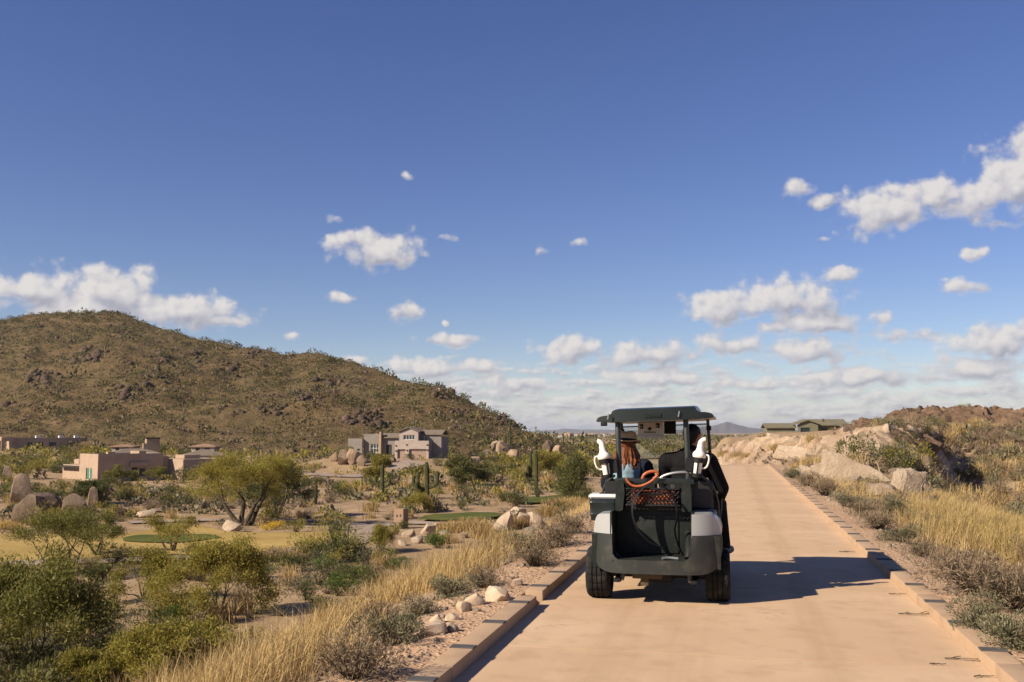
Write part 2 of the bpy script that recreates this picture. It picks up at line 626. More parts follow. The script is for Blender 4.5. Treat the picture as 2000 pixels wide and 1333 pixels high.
def T0(x, y):
    x = np.asarray(x, float)
    y = np.asarray(y, float)
    r = np.hypot(x, y)
    crest = -0.12 * np.maximum(0, np.sqrt((y - 53) ** 2 + 16) * 0.5 + (y - 53) * 0.5)
    crest = np.maximum(crest, -6.0)
    wob = fbm(x * 0.05, y * 0.05, 3, 3)
    floor = -6.3 + 0.35 * fbm(x * 0.03, y * 0.03, 5, 3) * sst(r, 20, 60) + 1.9 * sst(r, 150, 300) * sst(-x, -30, 40)
    floor = floor - 2.0 * sst(r, 700, 2500)
    s = np.clip((-x - 2.6) / (11.5 - 3.0 * sst(y, 12, 40) + 1.0 * wob), 0, 1)
    zl = crest + (floor - crest) * (0.55 * s + 0.45 * s * s * (3 - 2 * s))
    g = -1.9 * sst(x, 3.0, 11.5) + 3.6 * sst(x, 9, 17) * sst(y + 0.3 * x, 42, 92) + 0.8 * sst(x, 20, 60)
    g = g * (1 - sst(r, 230, 420)) + (-6.5) * sst(r, 230, 420)
    zr = np.where(x > 2.5, g + crest * (1 - sst(x, 2.5, 12)), crest)
    z = np.where(x < -2.6, zl, zr)
    # rock-cut shelf to the right of the path's end
    m = sst(y - np.interp(x, FRONT_X, FRONT_Y), 0.0, 9.5) * sst(x - np.maximum(1.55 - 0.0175 * np.maximum(0, y - 48.0) ** 2, -5), 0.5, 4.6) * (1 - sst(x, 11.5, 17)) * (1 - sst(r, 210, 330))
    z = z + (0.35 + 1.15 * sst(x, 0.3, 6.5) - z) * m
    # rocky knolls on the skyline
    for kx, ky, kr, kh in KNOLLS:
        dd = np.hypot(x - kx, (y - ky) * 0.8) / kr
        z = z + kh * np.exp(-dd * dd * 1.6)
    nf = sst(np.abs(x), 2.3, 7.0)
    z = z + nf * (0.10 * fbm(x * 0.45, y * 0.45, 9, 3) + 0.22 * fbm(x * 0.12, y * 0.12, 21, 3)) * (1 - sst(r, 300, 900) * 0.5)
    for (qx, qy, qr, qf, qz) in PADS:
        w = 1 - sst(np.hypot(x - qx, y - qy), qr, qr + qf)
        z = z * (1 - w) + qz * w
    # bed of the path and the shoulder beside the kerbs
    straight = (y < 49.5)
    inner = (x > PATH_L - 0.10) & (x < PATH_R + 0.10)
    z = np.where(straight & inner, -0.09, z)
    sh = straight & ~inner & (np.abs(x) < 2.7)
    z = np.where(sh, 0.045 + 0.03 * fbm(x * 2.2, y * 2.2, 31, 3) - 0.10 * sst(np.abs(x), 2.0, 2.9), z)
    return z


KNOLLS = []
for px, row, d, kr in ((1790, 806, 96, 7.5), (1990, 818, 92, 7.0), (1915, 842, 100, 7)):
    q = at_depth(px, row, d)
    KNOLLS.append((q[0], q[1], kr, 0.0))
_k = []
for (kx, ky, kr, kh), (px, row, d) in zip(list(KNOLLS), ((1790, 808, 96), (1990, 818, 92), (1915, 843, 100))):
    want = at_depth(px, row, d)[2]
    _k.append((kx, ky, kr, max(0.3, want - float(T0(kx, ky)))))
KNOLLS = _k

# hill: ridge line surveyed as direction + distance, then a plain height function of x, y
HPX = [-900, -500, -150, 0, 60, 150, 230, 300, 360, 430, 500, 560, 620, 680, 740, 800, 850, 900, 960, 1000, 1060, 1110, 1200]
HROW = [720, 668, 634, 622, 612, 606, 615, 641, 657, 674, 688, 699, 692, 707, 731, 749, 754, 786, 815, 827, 851, 866, 890]


def hill_h(x, y):
    x = np.asarray(x, float)
    y = np.asarray(y, float)
    d = x * _fw[0] + y * _fw[1]
    lat = x * _rt[0] + y * _rt[1]
    px = 1000 + FPX / math.cos(PITCH) * lat / np.maximum(d, 1)
    row = np.interp(px, HPX, HROW)
    rd = np.interp(px, [150, 620, 1110], [560, 430, 290])
    fd = np.interp(px, [-300, 0, 700, 1000, 1110], [330, 300, 238, 222, 230])
    zr = CAM_H + (845 - row) / FPX * rd
    t = (d - fd) / (rd - fd)
    zf = -5.5
    up = np.clip(t, 0, 1)
    z = zf + (zr - zf) * (0.75 * up ** 1.05 + 0.25 * up * up * (3 - 2 * up))
    z = np.where(t > 1, zr - (t - 1) * (rd - fd) * 0.30 - 6 * np.clip(t - 1, 0, 1) ** 2, z)
    z = np.where(t < 0, zf + t * 14, z)
    a = sst(t, 0.02, 0.3) * (1 - 0.55 * sst(t, 0.75, 1.0))
    gul = np.abs(fbm(x * 0.012, y * 0.012, 41, 3))
    z = z + a * (8.0 * (gul - 0.22) + 3.0 * fbm(x * 0.05, y * 0.05, 43, 3))
    z = z + sst(t, 0.0, 0.1) * (1.0 * fbm(x * 0.14, y * 0.14, 47, 3) + 0.8 * np.maximum(0, fbm(x * 0.2, y * 0.2, 49, 2)))
    z = np.where((px > 1195) | (d < 150), -60, z)
    return z


def G(x, y):
    return np.maximum(T0(x, y), hill_h(x, y))


def hit(px, row, far=2500):
    """where a sight line first meets the ground"""
    v = ray(px, row)
    v = v / (v @ _fw)
    o = np.array([0, 0, CAM_H])
    ts = 4 * (far / 4) ** np.linspace(0, 1, 420)
    for _ in range(3):
        p = o + v[None, :] * ts[:, None]
        below = p[:, 2] < G(p[:, 0], p[:, 1])
        if not below.any():
            return p[-1]
        i = max(1, int(np.argmax(below)))
        ts = np.linspace(ts[i - 1], ts[i], 24)
    return p[i]


def gz(x, y):
    return float(G(x, y))


def depth_of(p):
    return float(p[0] * _fw[0] + p[1] * _fw[1])


# levelled pads of the houses
H1 = at_depth(290, 940, 158)          # pueblo house
H2 = at_depth(772, 896, 214)          # grey two-storey house
H3 = at_depth(62, 880, 300)           # far pueblo house
H4 = at_depth(1572, 838, 176)         # green house on the shelf
PADS += [(H1[0], H1[1], 17, 10, -6.3), (H2[0], H2[1], 14, 9, H2[2]), (H3[0], H3[1], 14, 8, H3[2]), (H4[0], H4[1], 12, 8, 0.7)]


def grid_mesh(name, xs, ys, zf, mat):
    X, Y = np.meshgrid(xs, ys)
    Z = zf(X, Y)
    nx, ny = len(xs), len(ys)
    v = np.stack([X.ravel(), Y.ravel(), Z.ravel()], 1)
    i = np.arange((ny - 1) * nx).reshape(ny - 1, nx)[:, :-1].ravel()
    f = np.stack([i, i + 1, i + nx + 1, i + nx], 1)
    return v, f


def knots(lo, hi, c, step, grow, extra=()):
    out = [c]
    for sgn, lim in ((1, hi), (-1, lo)):
        v = 0.0
        while (c + sgn * v) * sgn < lim * sgn:
            v += max(step, grow * v)
            out.append(c + sgn * v)
    return np.array(sorted(set(out) | set(extra)))


xs = knots(-26000, 26000, 0.0, 0.42, 0.042, (PATH_L - 0.099, PATH_L - 0.101, PATH_R + 0.099, PATH_R + 0.101))
ys = knots(-400, 30000, 8.0, 0.6, 0.042, (49.49, 49.51))
v, f = grid_mesh('ground', xs, ys, T0, None)
# drop the strip that lies wholly under the hill
hz = hill_h(v[:, 0], v[:, 1])
buried = hz > v[:, 2] + 4
f = f[~buried[f].all(1)]
ground_me = np_mesh('ground', v, f, MATS['soil'], True)
ground = tag(obj('ground', ground_me), kind='structure')

xs = np.arange(-760, 60, 2.6)
ys = np.arange(150, 760, 2.6)
v, f = grid_mesh('hill', xs, ys, hill_h, None)
keep = v[:, 2] > T0(v[:, 0], v[:, 1]) - 3
f = f[keep[f].any(1)]
used = np.unique(f)
remap = np.full(len(v), -1)
remap[used] = np.arange(len(used))
hill = tag(obj('hill', np_mesh('hill', v[used], remap[f], MATS['hillside'], True)), kind='structure')

# distant ranges
def far_range(name, d, pts, deep):
    pxs = np.linspace(pts[0][0], pts[-1][0], 150)
    rows = np.interp(pxs, [p[0] for p in pts], [p[1] for p in pts])
    rows = rows + 1.6 * fbm(pxs * 0.06, pxs * 0 + d, 5, 4)
    prof = [(-1.0, -0.05), (-0.7, 0.3), (-0.35, 0.55), (0, 1.0), (0.5, 0.5), (1.0, -0.05)]
    vv = []
    for j, (t, k) in enumerate(prof):
        for i, (p, r_) in enumerate(zip(pxs, rows)):
            q = at_depth(p, r_, d)
            base = -9.0
            top = q[2]
            g = at_depth(p, 845, d + t * deep + 260 * float(vnoise(i * 0.23, j * 3.1, 8)))
            kk = k * (1 if k in (1.0, -0.05) else 0.75 + 0.6 * float(vnoise(i * 0.3, j * 1.7, 12)))
            vv.append((g[0], g[1], base + (top - base) * kk))
    n = len(pxs)
    i = np.arange((len(prof) - 1) * n).reshape(len(prof) - 1, n)[:, :-1].ravel()
    ff = np.stack([i, i + 1, i + n + 1, i + n], 1)
    return tag(obj(name, np_mesh(name, vv, ff, MATS['far_mountain'], True)), kind='structure')


far_range('mountain', 9500, [(1290, 845), (1340, 838), (1385, 833), (1405, 829), (1420, 824), (1435, 829), (1460, 835), (1490, 838), (1560, 841), (1640, 839), (1700, 840), (1800, 846)], 900)
far_range('mountain_far', 13000, [(950, 846), (1040, 843), (1075, 840), (1110, 838), (1140, 840), (1180, 839), (1230, 841), (1300, 839), (1360, 842), (1450, 843), (1700, 842), (2100, 846)], 1000)

# ------------------------------------------------------------------ cart path and kerbs
def bevel_box(x0, x1, y0, y1, z0, z1, b=0.01, seg=1):
    bm = bmesh.new()
    bmesh.ops.create_cube(bm, size=1)
    for w in bm.verts:
        w.co = Vector((x0 if w.co.x < 0 else x1, y0 if w.co.y < 0 else y1, z0 if w.co.z < 0 else z1))
    if b > 0:
        bmesh.ops.bevel(bm, geom=bm.edges[:], offset=b, segments=seg, profile=0.7, affect='EDGES', clamp_overlap=True)
    return bm


SLAB = 3.05
bed = bevel_box(PATH_L + 0.01, PATH_R - 0.01, -6, 48.9, -0.085, -0.035, 0)
cart_path = tag(obj('cart_path', bm_mesh('cart_path', bed, MATS['kerb_concrete'])), kind='structure')
slab_me = bm_mesh('slab', bevel_box(PATH_L + 0.002, PATH_R - 0.002, 0.011, SLAB - 0.011, -0.06, 0.0, 0.0), MATS['path_concrete'])
y0 = 7.02 - 4 * SLAB
while y0 + SLAB < 48.9:
    s_ = obj('slab', slab_me, cart_path)
    s_.location = (0, y0, 0)
    y0 += SLAB
PATH_END = y0
# the path beyond: bears left and drops over the crest
ctr, w_ = [], (PATH_R - PATH_L) / 2
x_, y_, hd = (PATH_L + PATH_R) / 2, PATH_END, 0.0
vv = []
for k in range(30):
    nx_, ny_ = math.cos(hd), math.sin(hd)
    for s_ in (-1, -0.33, 0.33, 1):
        qx, qy = x_ + nx_ * w_ * s_, y_ + ny_ * w_ * s_
        vv.append((qx, qy, 0.0 if k == 0 else max(gz(qx, qy), gz(x_, y_)) + 0.05))
    hd += 0.035
    x_ -= math.sin(hd) * 1.0
    y_ += math.cos(hd) * 1.0
ff = [(a * 4 + b, a * 4 + b + 1, a * 4 + b + 5, a * 4 + b + 4) for a in range(29) for b in range(3)]
obj('far_stretch', np_mesh('far_stretch', vv, np.array(ff), MATS['path_concrete'], True), cart_path)

KH, KW = 0.088, 0.16
inlay_me = bm_mesh('inlay', bevel_box(-0.004, KW + 0.001, -0.048, 0.048, -0.01, 0.0035, 0.002), MATS['inlay_slate'])


def kerb(name, x_in, side, spans, marks):
    k = tag(empty(name, (x_in, 0, 0)), kind='structure')
    cache = {}
    for a, b in spans:
        L = round(b - a, 3)
        if L not in cache:
            bx = bevel_box(0, KW, 0.003, L - 0.003, -0.08, KH, 0.012, 2)
            cache[L] = bm_mesh('kerb_block', bx, MATS['kerb_concrete'], True, 40)
        o = obj('kerb_block', cache[L], k)
        o.location = (0 if side > 0 else -KW, a, rnd.uniform(-0.004, 0.004))
    for y in marks:
        o = obj('inlay', inlay_me, k)
        o.location = (0.002 if side > 0 else -KW + 0.001, y, KH + 0.004)
    return k


spans = [(5.97 - 2.68 * k, 5.97 - 2.68 * (k - 1)) for k in range(4, 0, -1)] + [(5.97, 8.65)]
spans += [(8.92, 11.1)] + [(11.1 + 2.6 * k, 11.1 + 2.6 * (k + 1)) for k in range(14)]
kerb('kerb_left', PATH_L, -1, spans, [7.40 - 0.89 * k for k in range(-1, 13)] + [9.2 + 0.93 * k for k in range(41)])
spans = [(-4 + 2.7 * k, -4 + 2.7 * (k + 1)) for k in range(19)]
kerb('kerb_right', PATH_R, 1, spans, [7.17 + 0.955 * k for k in range(-11, 42)])

# gravel shoulders beside the kerbs, following the ground
def ribbon(name, left, right, mat, lift, n, m=6, parent=None, kind='structure'):
    """a sheet draped over the ground between two polylines"""
    def resample(P, n):
        P = np.asarray(P, float)
        d = np.r_[0, np.cumsum(np.hypot(*(P[1:] - P[:-1])[:, :2].T))]
        t = np.linspace(0, d[-1], n)
        return np.stack([np.interp(t, d, P[:, 0]), np.interp(t, d, P[:, 1])], 1)
    A, B = resample(left, n), resample(right, n)
    ts = np.linspace(0, 1, m)
    P = A[:, None, :] * (1 - ts)[None, :, None] + B[:, None, :] * ts[None, :, None]
    x, y = P[..., 0].ravel(), P[..., 1].ravel()
    z = np.maximum(T0(x, y), hill_h(x, y)) + lift
    i = np.arange((n - 1) * m).reshape(n - 1, m)[:, :-1].ravel()
    f = np.stack([i, i + 1, i + m + 1, i + m], 1)
    o = obj(name, np_mesh(name, np.stack([x, y, z], 1), f, mat, True), parent)
    if parent is None:
        tag(o, kind=kind)
    return o


def smooth_line(P, n=80):
    """Catmull-Rom through points"""
    P = [np.asarray(p[:2], float) for p in P]
    P = [2 * P[0] - P[1]] + P + [2 * P[-1] - P[-2]]
    out = []
    for i in range(1, len(P) - 2):
        for t in np.linspace(0, 1, max(2, n // (len(P) - 3)), endpoint=False):
            a, b, c, d = P[i - 1:i + 3]
            out.append(0.5 * ((2 * b) + (c - a) * t + (2 * a - 5 * b + 4 * c - d) * t * t + (3 * b - a - 3 * c + d) * t ** 3))
    out.append(P[-2])
    return np.array(out)


def strip(name, P, width, mat, lift=0.07, n=120):
    C = smooth_line(P, n)
    t = np.gradient(C, axis=0)
    t /= np.linalg.norm(t, axis=1)[:, None]
    nrm = np.stack([-t[:, 1], t[:, 0]], 1)
    wd = width * (1 + 0.06 * np.sin(np.arange(len(C)) * 0.4))[:, None] / 2
    return ribbon(name, C + nrm * wd, C - nrm * wd, mat, lift, n, 5)


SHX = lambda y, s: s + 0.35 * float(fbm(y * 0.35, s, 77, 3))
yy = np.linspace(-5, 49, 140)
ribbon('shoulder_left', [(PATH_L - KW - 0.02, y) for y in yy], [(SHX(y, -2.55), y) for y in yy], MATS['gravel'], 0.012, 220, 8)
ribbon('shoulder_right', [(PATH_R + KW + 0.02, y) for y in yy], [(SHX(y, 2.35), y) for y in yy], MATS['gravel'], 0.012, 220, 8)


def blob(name, pix, mat, lift=0.08, rings=10, n=90):
    """turf sheet draped over the ground, outline surveyed on the ground"""
    P = [hit(*p)[:2] for p in pix]
    C = smooth_line(P + [P[0]], n)
    c = C.mean(0)
    vv = [(c[0], c[1])]
    for k in range(1, rings + 1):
        vv += [tuple(c + (q - c) * k / rings) for q in C]
    vv = np.array(vv)
    z = G(vv[:, 0], vv[:, 1]) + lift
    n = len(C)
    f = [(0, 1 + i, 1 + (i + 1) % n) for i in range(n)]
    for k in range(rings - 1):
        a = 1 + k * n
        for i in range(n):
            j = (i + 1) % n
            f += [(a + i, a + n + i, a + n + j), (a + i, a + n + j, a + j)]
    return tag(obj(name, np_mesh(name, np.c_[vv, z], np.array(f), mat, True)), kind='structure')


FAIRWAY = [(-160, 1104), (60, 1097), (250, 1089), (420, 1083), (560, 1075), (640, 1063), (672, 1050), (650, 1043), (560, 1042), (450, 1040), (390, 1026), (330, 1030), (230, 1042), (100, 1046), (-160, 1050)]
blob('fairway', FAIRWAY, MATS['dormant_turf'], 0.07, 12)
blob('putting_green', [(240, 1060), (330, 1063), (400, 1058), (430, 1052), (380, 1047), (300, 1048), (245, 1053)], MATS['green_turf'], 0.13, 6)
blob('tee_lawn', [(812, 1021), (880, 1021), (950, 1017), (985, 1011), (960, 1006), (900, 1007), (840, 1011)], MATS['green_turf'], 0.25, 6)
blob('tee_lawn_far', [(1000, 986), (1070, 985), (1140, 981), (1145, 974), (1130, 969), (1080, 972), (1020, 978)], MATS['green_turf'], 0.25, 6)
strip('golf_path', [hit(*p) for p in ((-160, 1112), (0, 1104), (130, 1099), (260, 1095), (420, 1090), (540, 1083), (630, 1072), (690, 1056), (708, 1040), (690, 1027), (640, 1020), (540, 1017), (420, 1017), (250, 1022))], 2.6, MATS['road_asphalt'], 0.09, 160)
strip('golf_path_spur', [hit(*p) for p in ((700, 1046), (735, 1030), (770, 1024), (830, 1024), (900, 1024))], 2.2, MATS['road_asphalt'], 0.11, 60)
strip('driveway', [hit(*p) for p in ((520, 940), (600, 928), (650, 930), (700, 931), (745, 922), (790, 910), (812, 902))], 5.0, MATS['road_asphalt'], 0.15, 90)
# ------------------------------------------------------------------ foliage materials
foliage('palo_leaf', [(0.0, (0.125, 0.115, 0.020)), (0.5, (0.27, 0.23, 0.042)), (1.0, (0.40, 0.32, 0.075))], 0.42)
foliage('palo_leaf_green', [(0.0, (0.075, 0.082, 0.018)), (0.5, (0.155, 0.148, 0.032)), (1.0, (0.26, 0.225, 0.055))], 0.35)
foliage('dark_leaf', [(0.0, (0.045, 0.050, 0.016)), (0.5, (0.095, 0.098, 0.028)), (1.0, (0.16, 0.145, 0.045))], 0.25)
foliage('bright_leaf', [(0.0, (0.045, 0.085, 0.015)), (0.5, (0.085, 0.135, 0.025)), (1.0, (0.15, 0.19, 0.04))], 0.3)
foliage('sage_leaf', [(0.0, (0.085, 0.080, 0.042)), (0.5, (0.155, 0.143, 0.078)), (1.0, (0.25, 0.225, 0.135))], 0.2)
foliage('dry_twig', [(0.0, (0.10, 0.068, 0.042)), (0.5, (0.20, 0.145, 0.09)), (1.0, (0.33, 0.25, 0.165))], 0.1)
foliage('straw', [(0.0, (0.13, 0.085, 0.035)), (0.45, (0.42, 0.285, 0.115)), (1.0, (0.68, 0.52, 0.26))], 0.3)
foliage('straw_green', [(0.0, (0.13, 0.10, 0.03)), (0.5, (0.40, 0.30, 0.095)), (1.0, (0.56, 0.435, 0.175))], 0.3)
foliage('hill_olive', [(0.0, (0.06, 0.058, 0.018)), (0.5, (0.125, 0.11, 0.032)), (1.0, (0.20, 0.165, 0.055))], 0.25)
foliage('hill_dark', [(0.0, (0.03, 0.032, 0.013)), (0.5, (0.065, 0.062, 0.022)), (1.0, (0.115, 0.10, 0.036))], 0.2)
foliage('yellow_bloom', [(0.0, (0.35, 0.22, 0.02)), (0.5, (0.55, 0.36, 0.03)), (1.0, (0.65, 0.46, 0.06))], 0.2)
principled('bark', (0.06, 0.045, 0.03), 0.9, 0.2, (0.6, 0.02), build=lambda T, tc: (T.ramp(T.noise(tc.outputs['Object'], 6, 4, 0.6), [(0.3, (0.035, 0.027, 0.018)), (0.7, (0.105, 0.082, 0.05))]), T.noise(tc.outputs['Object'], 20, 3, 0.6)))
principled('bark_green', (0.1, 0.1, 0.04), 0.85, 0.2, (0.4, 0.01), build=lambda T, tc: (T.ramp(T.noise(tc.outputs['Object'], 5, 4, 0.6), [(0.3, (0.075, 0.068, 0.028)), (0.7, (0.19, 0.165, 0.07))]), T.noise(tc.outputs['Object'], 20, 3, 0.6)))


def b_cactus(T, tc):
    n = T.noise(tc.outputs['Object'], 2.0, 4, 0.6)
    return T.ramp(n, [(0.3, (0.040, 0.044, 0.018)), (0.55, (0.075, 0.074, 0.030)), (0.8, (0.12, 0.10, 0.05))]), T.noise(tc.outputs['Object'], 25, 2, 0.6)


principled('cactus_skin', (0.1, 0.1, 0.04), 0.8, 0.2, (0.4, 0.02), build=b_cactus)


# ------------------------------------------------------------------ plant shapes
def unit(v):
    return v / np.maximum(np.linalg.norm(v, axis=-1, keepdims=True), 1e-9)


def leaves(P, D, L, W, g):
    """rhombus leaves at P along D: returns quad vertices and faces"""
    n = len(P)
    D = unit(D)
    side = unit(np.cross(D, g.normal(size=(n, 3))))
    L = np.broadcast_to(L, n)[:, None]
    W = np.broadcast_to(W, n)[:, None]
    v = np.stack([P, P + D * L * 0.5 + side * W * 0.5, P + D * L, P + D * L * 0.5 - side * W * 0.5], 1).reshape(-1, 3)
    return v, np.arange(4 * n).reshape(n, 4)


def tubes(segs, k=5):
    """tapered tubes from (a, b, ra, rb)"""
    vv, ff = [], []
    for a, b, ra, rb in segs:
        a, b = np.asarray(a, float), np.asarray(b, float)
        d = unit(b - a)
        u = unit(np.cross(d, [0.3, 0.5, 0.81]))
        w = np.cross(d, u)
        o = len(vv)
        for c, r_ in ((a, ra), (b, rb)):
            for i in range(k):
                t = 2 * math.pi * i / k
                vv.append(c + (u * math.cos(t) + w * math.sin(t)) * r_)
        for i in range(k):
            j = (i + 1) % k
            ff.append((o + i, o + j, o + k + j, o + k + i))
    return np.array(vv), np.array(ff)


def rays(P, D, L, W, g):
    """long thin twigs as narrow two-sided quads"""
    n = len(P)
    D = unit(D)
    side = unit(np.cross(D, g.normal(size=(n, 3))))
    L = np.broadcast_to(L, n)[:, None]
    W = np.broadcast_to(W, n)[:, None]
    v = np.stack([P - side * W * 0.5, P + side * W * 0.5, P + D * L + side * W * 0.15, P + D * L - side * W * 0.15], 1).reshape(-1, 3)
    return v, np.arange(4 * n).reshape(n, 4)


def tree_meshes(seed, h=5.0, spread=4.0, stems=4, leaf_n=7000, leaf='palo_leaf', bark='bark', lsz=0.13, crown_low=0.35, tr=0.13, flat=0.55):
    """branching skeleton with fine sprays of leaf at the outer twigs"""
    g = np.random.default_rng(seed)
    segs, tips = [], []

    def grow(p, d, L, r_, lev):
        steps = 3
        for s in range(steps):
            d = unit(d + g.normal(scale=0.16, size=3) + np.array([0, 0, 0.05]))
            q = p + d * L / steps
            r2 = r_ * (0.86 if s < steps - 1 else 0.74)
            segs.append((p, q, r_, r2))
            p, r_ = q, r2
            if lev >= 2:
                tips.append((p.copy(), d.copy(), L))
        if lev >= 4:
            return
        for k in range(2 if lev < 1 else (3 if g.random() < 0.55 else 2)):
            a = g.normal(size=3)
            nd = unit(d + a * (0.55 if lev < 2 else 0.7) + np.array([0, 0, 0.10 if lev < 2 else -0.02]))
            grow(p, nd, L * g.uniform(0.62, 0.82), r_ * 0.72, lev + 1)

    base_r = tr
    for k in range(stems):
        t = 2 * math.pi * (k + g.uniform(0, 0.6)) / stems
        lean = g.uniform(0.35, 0.75)
        grow(np.array([math.cos(t) * base_r * 0.6, math.sin(t) * base_r * 0.6, -0.15]), unit(np.array([math.cos(t) * lean, math.sin(t) * lean, 1.0])), h * 0.34, base_r / math.sqrt(stems) * 1.5, 0)
    T_ = np.array([t[0] for t in tips])
    TD = np.array([t[1] for t in tips])
    # fit skeleton into the wanted height and spread
    mz = T_[:, 2].max()
    mr = np.quantile(np.hypot(T_[:, 0], T_[:, 1]), 0.93)
    sc = np.array([spread * 0.46 / mr, spread * 0.46 / mr, h * 0.9 / mz])
    segs = [(a * sc, b * sc, ra, rb) for a, b, ra, rb in segs]
    T_ = T_ * sc
    keep = T_[:, 2] > h * crown_low * (0.6 + 0.4 * g.random(len(T_)))
    T_, TD = T_[keep], TD[keep]
    # clumps: some sprays are full, some thin
    wgt = g.gamma(0.9, 1.0, len(T_)) + 0.12
    idx = g.choice(len(T_), leaf_n, p=wgt / wgt.sum())
    sig = 0.055 * h
    P = T_[idx] + g.normal(size=(leaf_n, 3)) * np.array([sig, sig, sig * flat])
    D = TD[idx] + g.normal(size=(leaf_n, 3)) * 0.8 + np.array([0, 0, 0.25])
    lv, lf = leaves(P, D, lsz * g.uniform(0.6, 1.5, leaf_n), lsz * 0.32 * g.uniform(0.7, 1.3, leaf_n), g)
    tv, tf = tubes([s for s in segs if s[2] > 0.004], 5)
    return (np_mesh('trunk', tv, tf, MATS[bark], True), np_mesh('crown', lv, lf, MATS[leaf]))


def shrub_mesh(seed, r=1.0, h=1.0, n=900, leaf='sage_leaf', lsz=0.07, twigs=70, low=0.0, lobes=7, wid=0.3):
    """rounded shrub of several lobes; leaf-sized faces through the whole volume, twigs showing below"""
    g = np.random.default_rng(seed)
    lob = g.normal(size=(lobes, 3)) * np.array([0.42 * r, 0.42 * r, 0.16 * h]) + np.array([0, 0, 0.55 * h])
    lr = g.uniform(0.28, 0.55, lobes)
    idx = g.integers(0, lobes, n)
    d = unit(g.normal(size=(n, 3)))
    rad = g.uniform(0.35, 1.0, n) ** 0.5
    P = lob[idx] + d * (rad * lr[idx])[:, None] * np.array([r, r, 0.75 * h])
    P[:, 2] = np.abs(P[:, 2] - low * h) + low * h
    D = d + g.normal(size=(n, 3)) * 0.7 + np.array([0, 0, 0.6])
    lv, lf = leaves(P, D, lsz * g.uniform(0.6, 1.6, n), lsz * wid * g.uniform(0.7, 1.3, n), g)
    m = twigs
    t = g.uniform(0, 2 * math.pi, m)
    e = g.uniform(0.25, 1.0, m)
    TD = np.stack([np.cos(t) * e * r, np.sin(t) * e * r, np.full(m, 0.9 * h)], 1)
    rv, rf = rays(np.zeros((m, 3)) + g.normal(size=(m, 3)) * 0.04 * r, TD, h * g.uniform(0.6, 1.05, m), 0.016 * max(r, 0.6), g)
    me = np_mesh('shrub', np.r_[lv, rv], np.r_[lf, rf + len(lv)], MATS[leaf])
    me.materials.append(MATS['bark'])
    mi = np.zeros(n + m, np.int32)
    mi[n:] = 1
    me.polygons.foreach_set('material_index', mi)
    return me


def tuft(seed, n=220, h=0.7, r=0.25, mat='straw', w=0.012, lean=0.5):
    """bunch grass: curved blades in three bends"""
    g = np.random.default_rng(seed)
    v, f = blades(g, g.normal(size=(n, 2)) * r * 0.45, h * g.uniform(0.45, 1.1, n), w, lean)
    return np_mesh('tuft', v, f, MATS[mat])


def blades(g, xy, H, w, lean, z=None, wind=(0.12, 0.05)):
    n = len(xy)
    t = g.uniform(0, 2 * math.pi, n)
    a = np.abs(g.normal(size=n)) * lean
    dx = np.cos(t) * a + wind[0]
    dy = np.sin(t) * a + wind[1]
    s = g.uniform(0, math.pi, n)
    sx, sy = np.cos(s) * w / 2, np.sin(s) * w / 2
    x0, y0 = xy[:, 0], xy[:, 1]
    z0 = np.zeros(n) - 0.03 if z is None else z
    H = np.broadcast_to(H, n)
    P1 = np.stack([x0 + dx * H * 0.35, y0 + dy * H * 0.35, z0 + H * 0.6], 1)
    P2 = np.stack([x0 + dx * H * 1.0, y0 + dy * H * 1.0, z0 + H * (1.0 - 0.12 * a)], 1)
    S = np.stack([sx, sy, np.zeros(n)], 1)
    P0 = np.stack([x0, y0, z0], 1)
    v = np.stack([P0 - S, P0 + S, P1 + S * 0.8, P1 - S * 0.8, P2 + S * 0.25, P2 - S * 0.25], 1).reshape(-1, 3)
    i = np.arange(n)[:, None] * 6
    f = np.concatenate([i + np.array([[0, 1, 2, 3]]), i + np.array([[3, 2, 4, 5]])], 0)
    return v, f


def rock_mesh(seed, mat, sub=3, cuts=7, rough=0.10, squash=(1, 1, 0.8), name='boulder'):
    g = np.random.default_rng(seed)
    bm = bmesh.new()
    bmesh.ops.create_icosphere(bm, subdivisions=sub, radius=1.0)
    V = np.array([w.co[:] for w in bm.verts])
    nrm = unit(g.normal(size=(cuts, 3)))
    for k in range(cuts):
        d = V @ nrm[k]
        lim = g.uniform(0.46, 0.82)
        V = V - np.maximum(d - lim, 0)[:, None] * nrm[k] * 0.93
    o = g.uniform(0, 50, 3)
    nz = fbm(V[:, 0] * 1.6 + V[:, 2] * 1.3 + o[0], V[:, 1] * 1.6 - V[:, 2] * 0.9 + o[1], seed % 97, 4)
    V = V * (1 + rough * nz)[:, None] * np.array(squash)
    for w, c in zip(bm.verts, V):
        w.co = c
    return bm_mesh(name, bm, MATS[mat], True, 27)


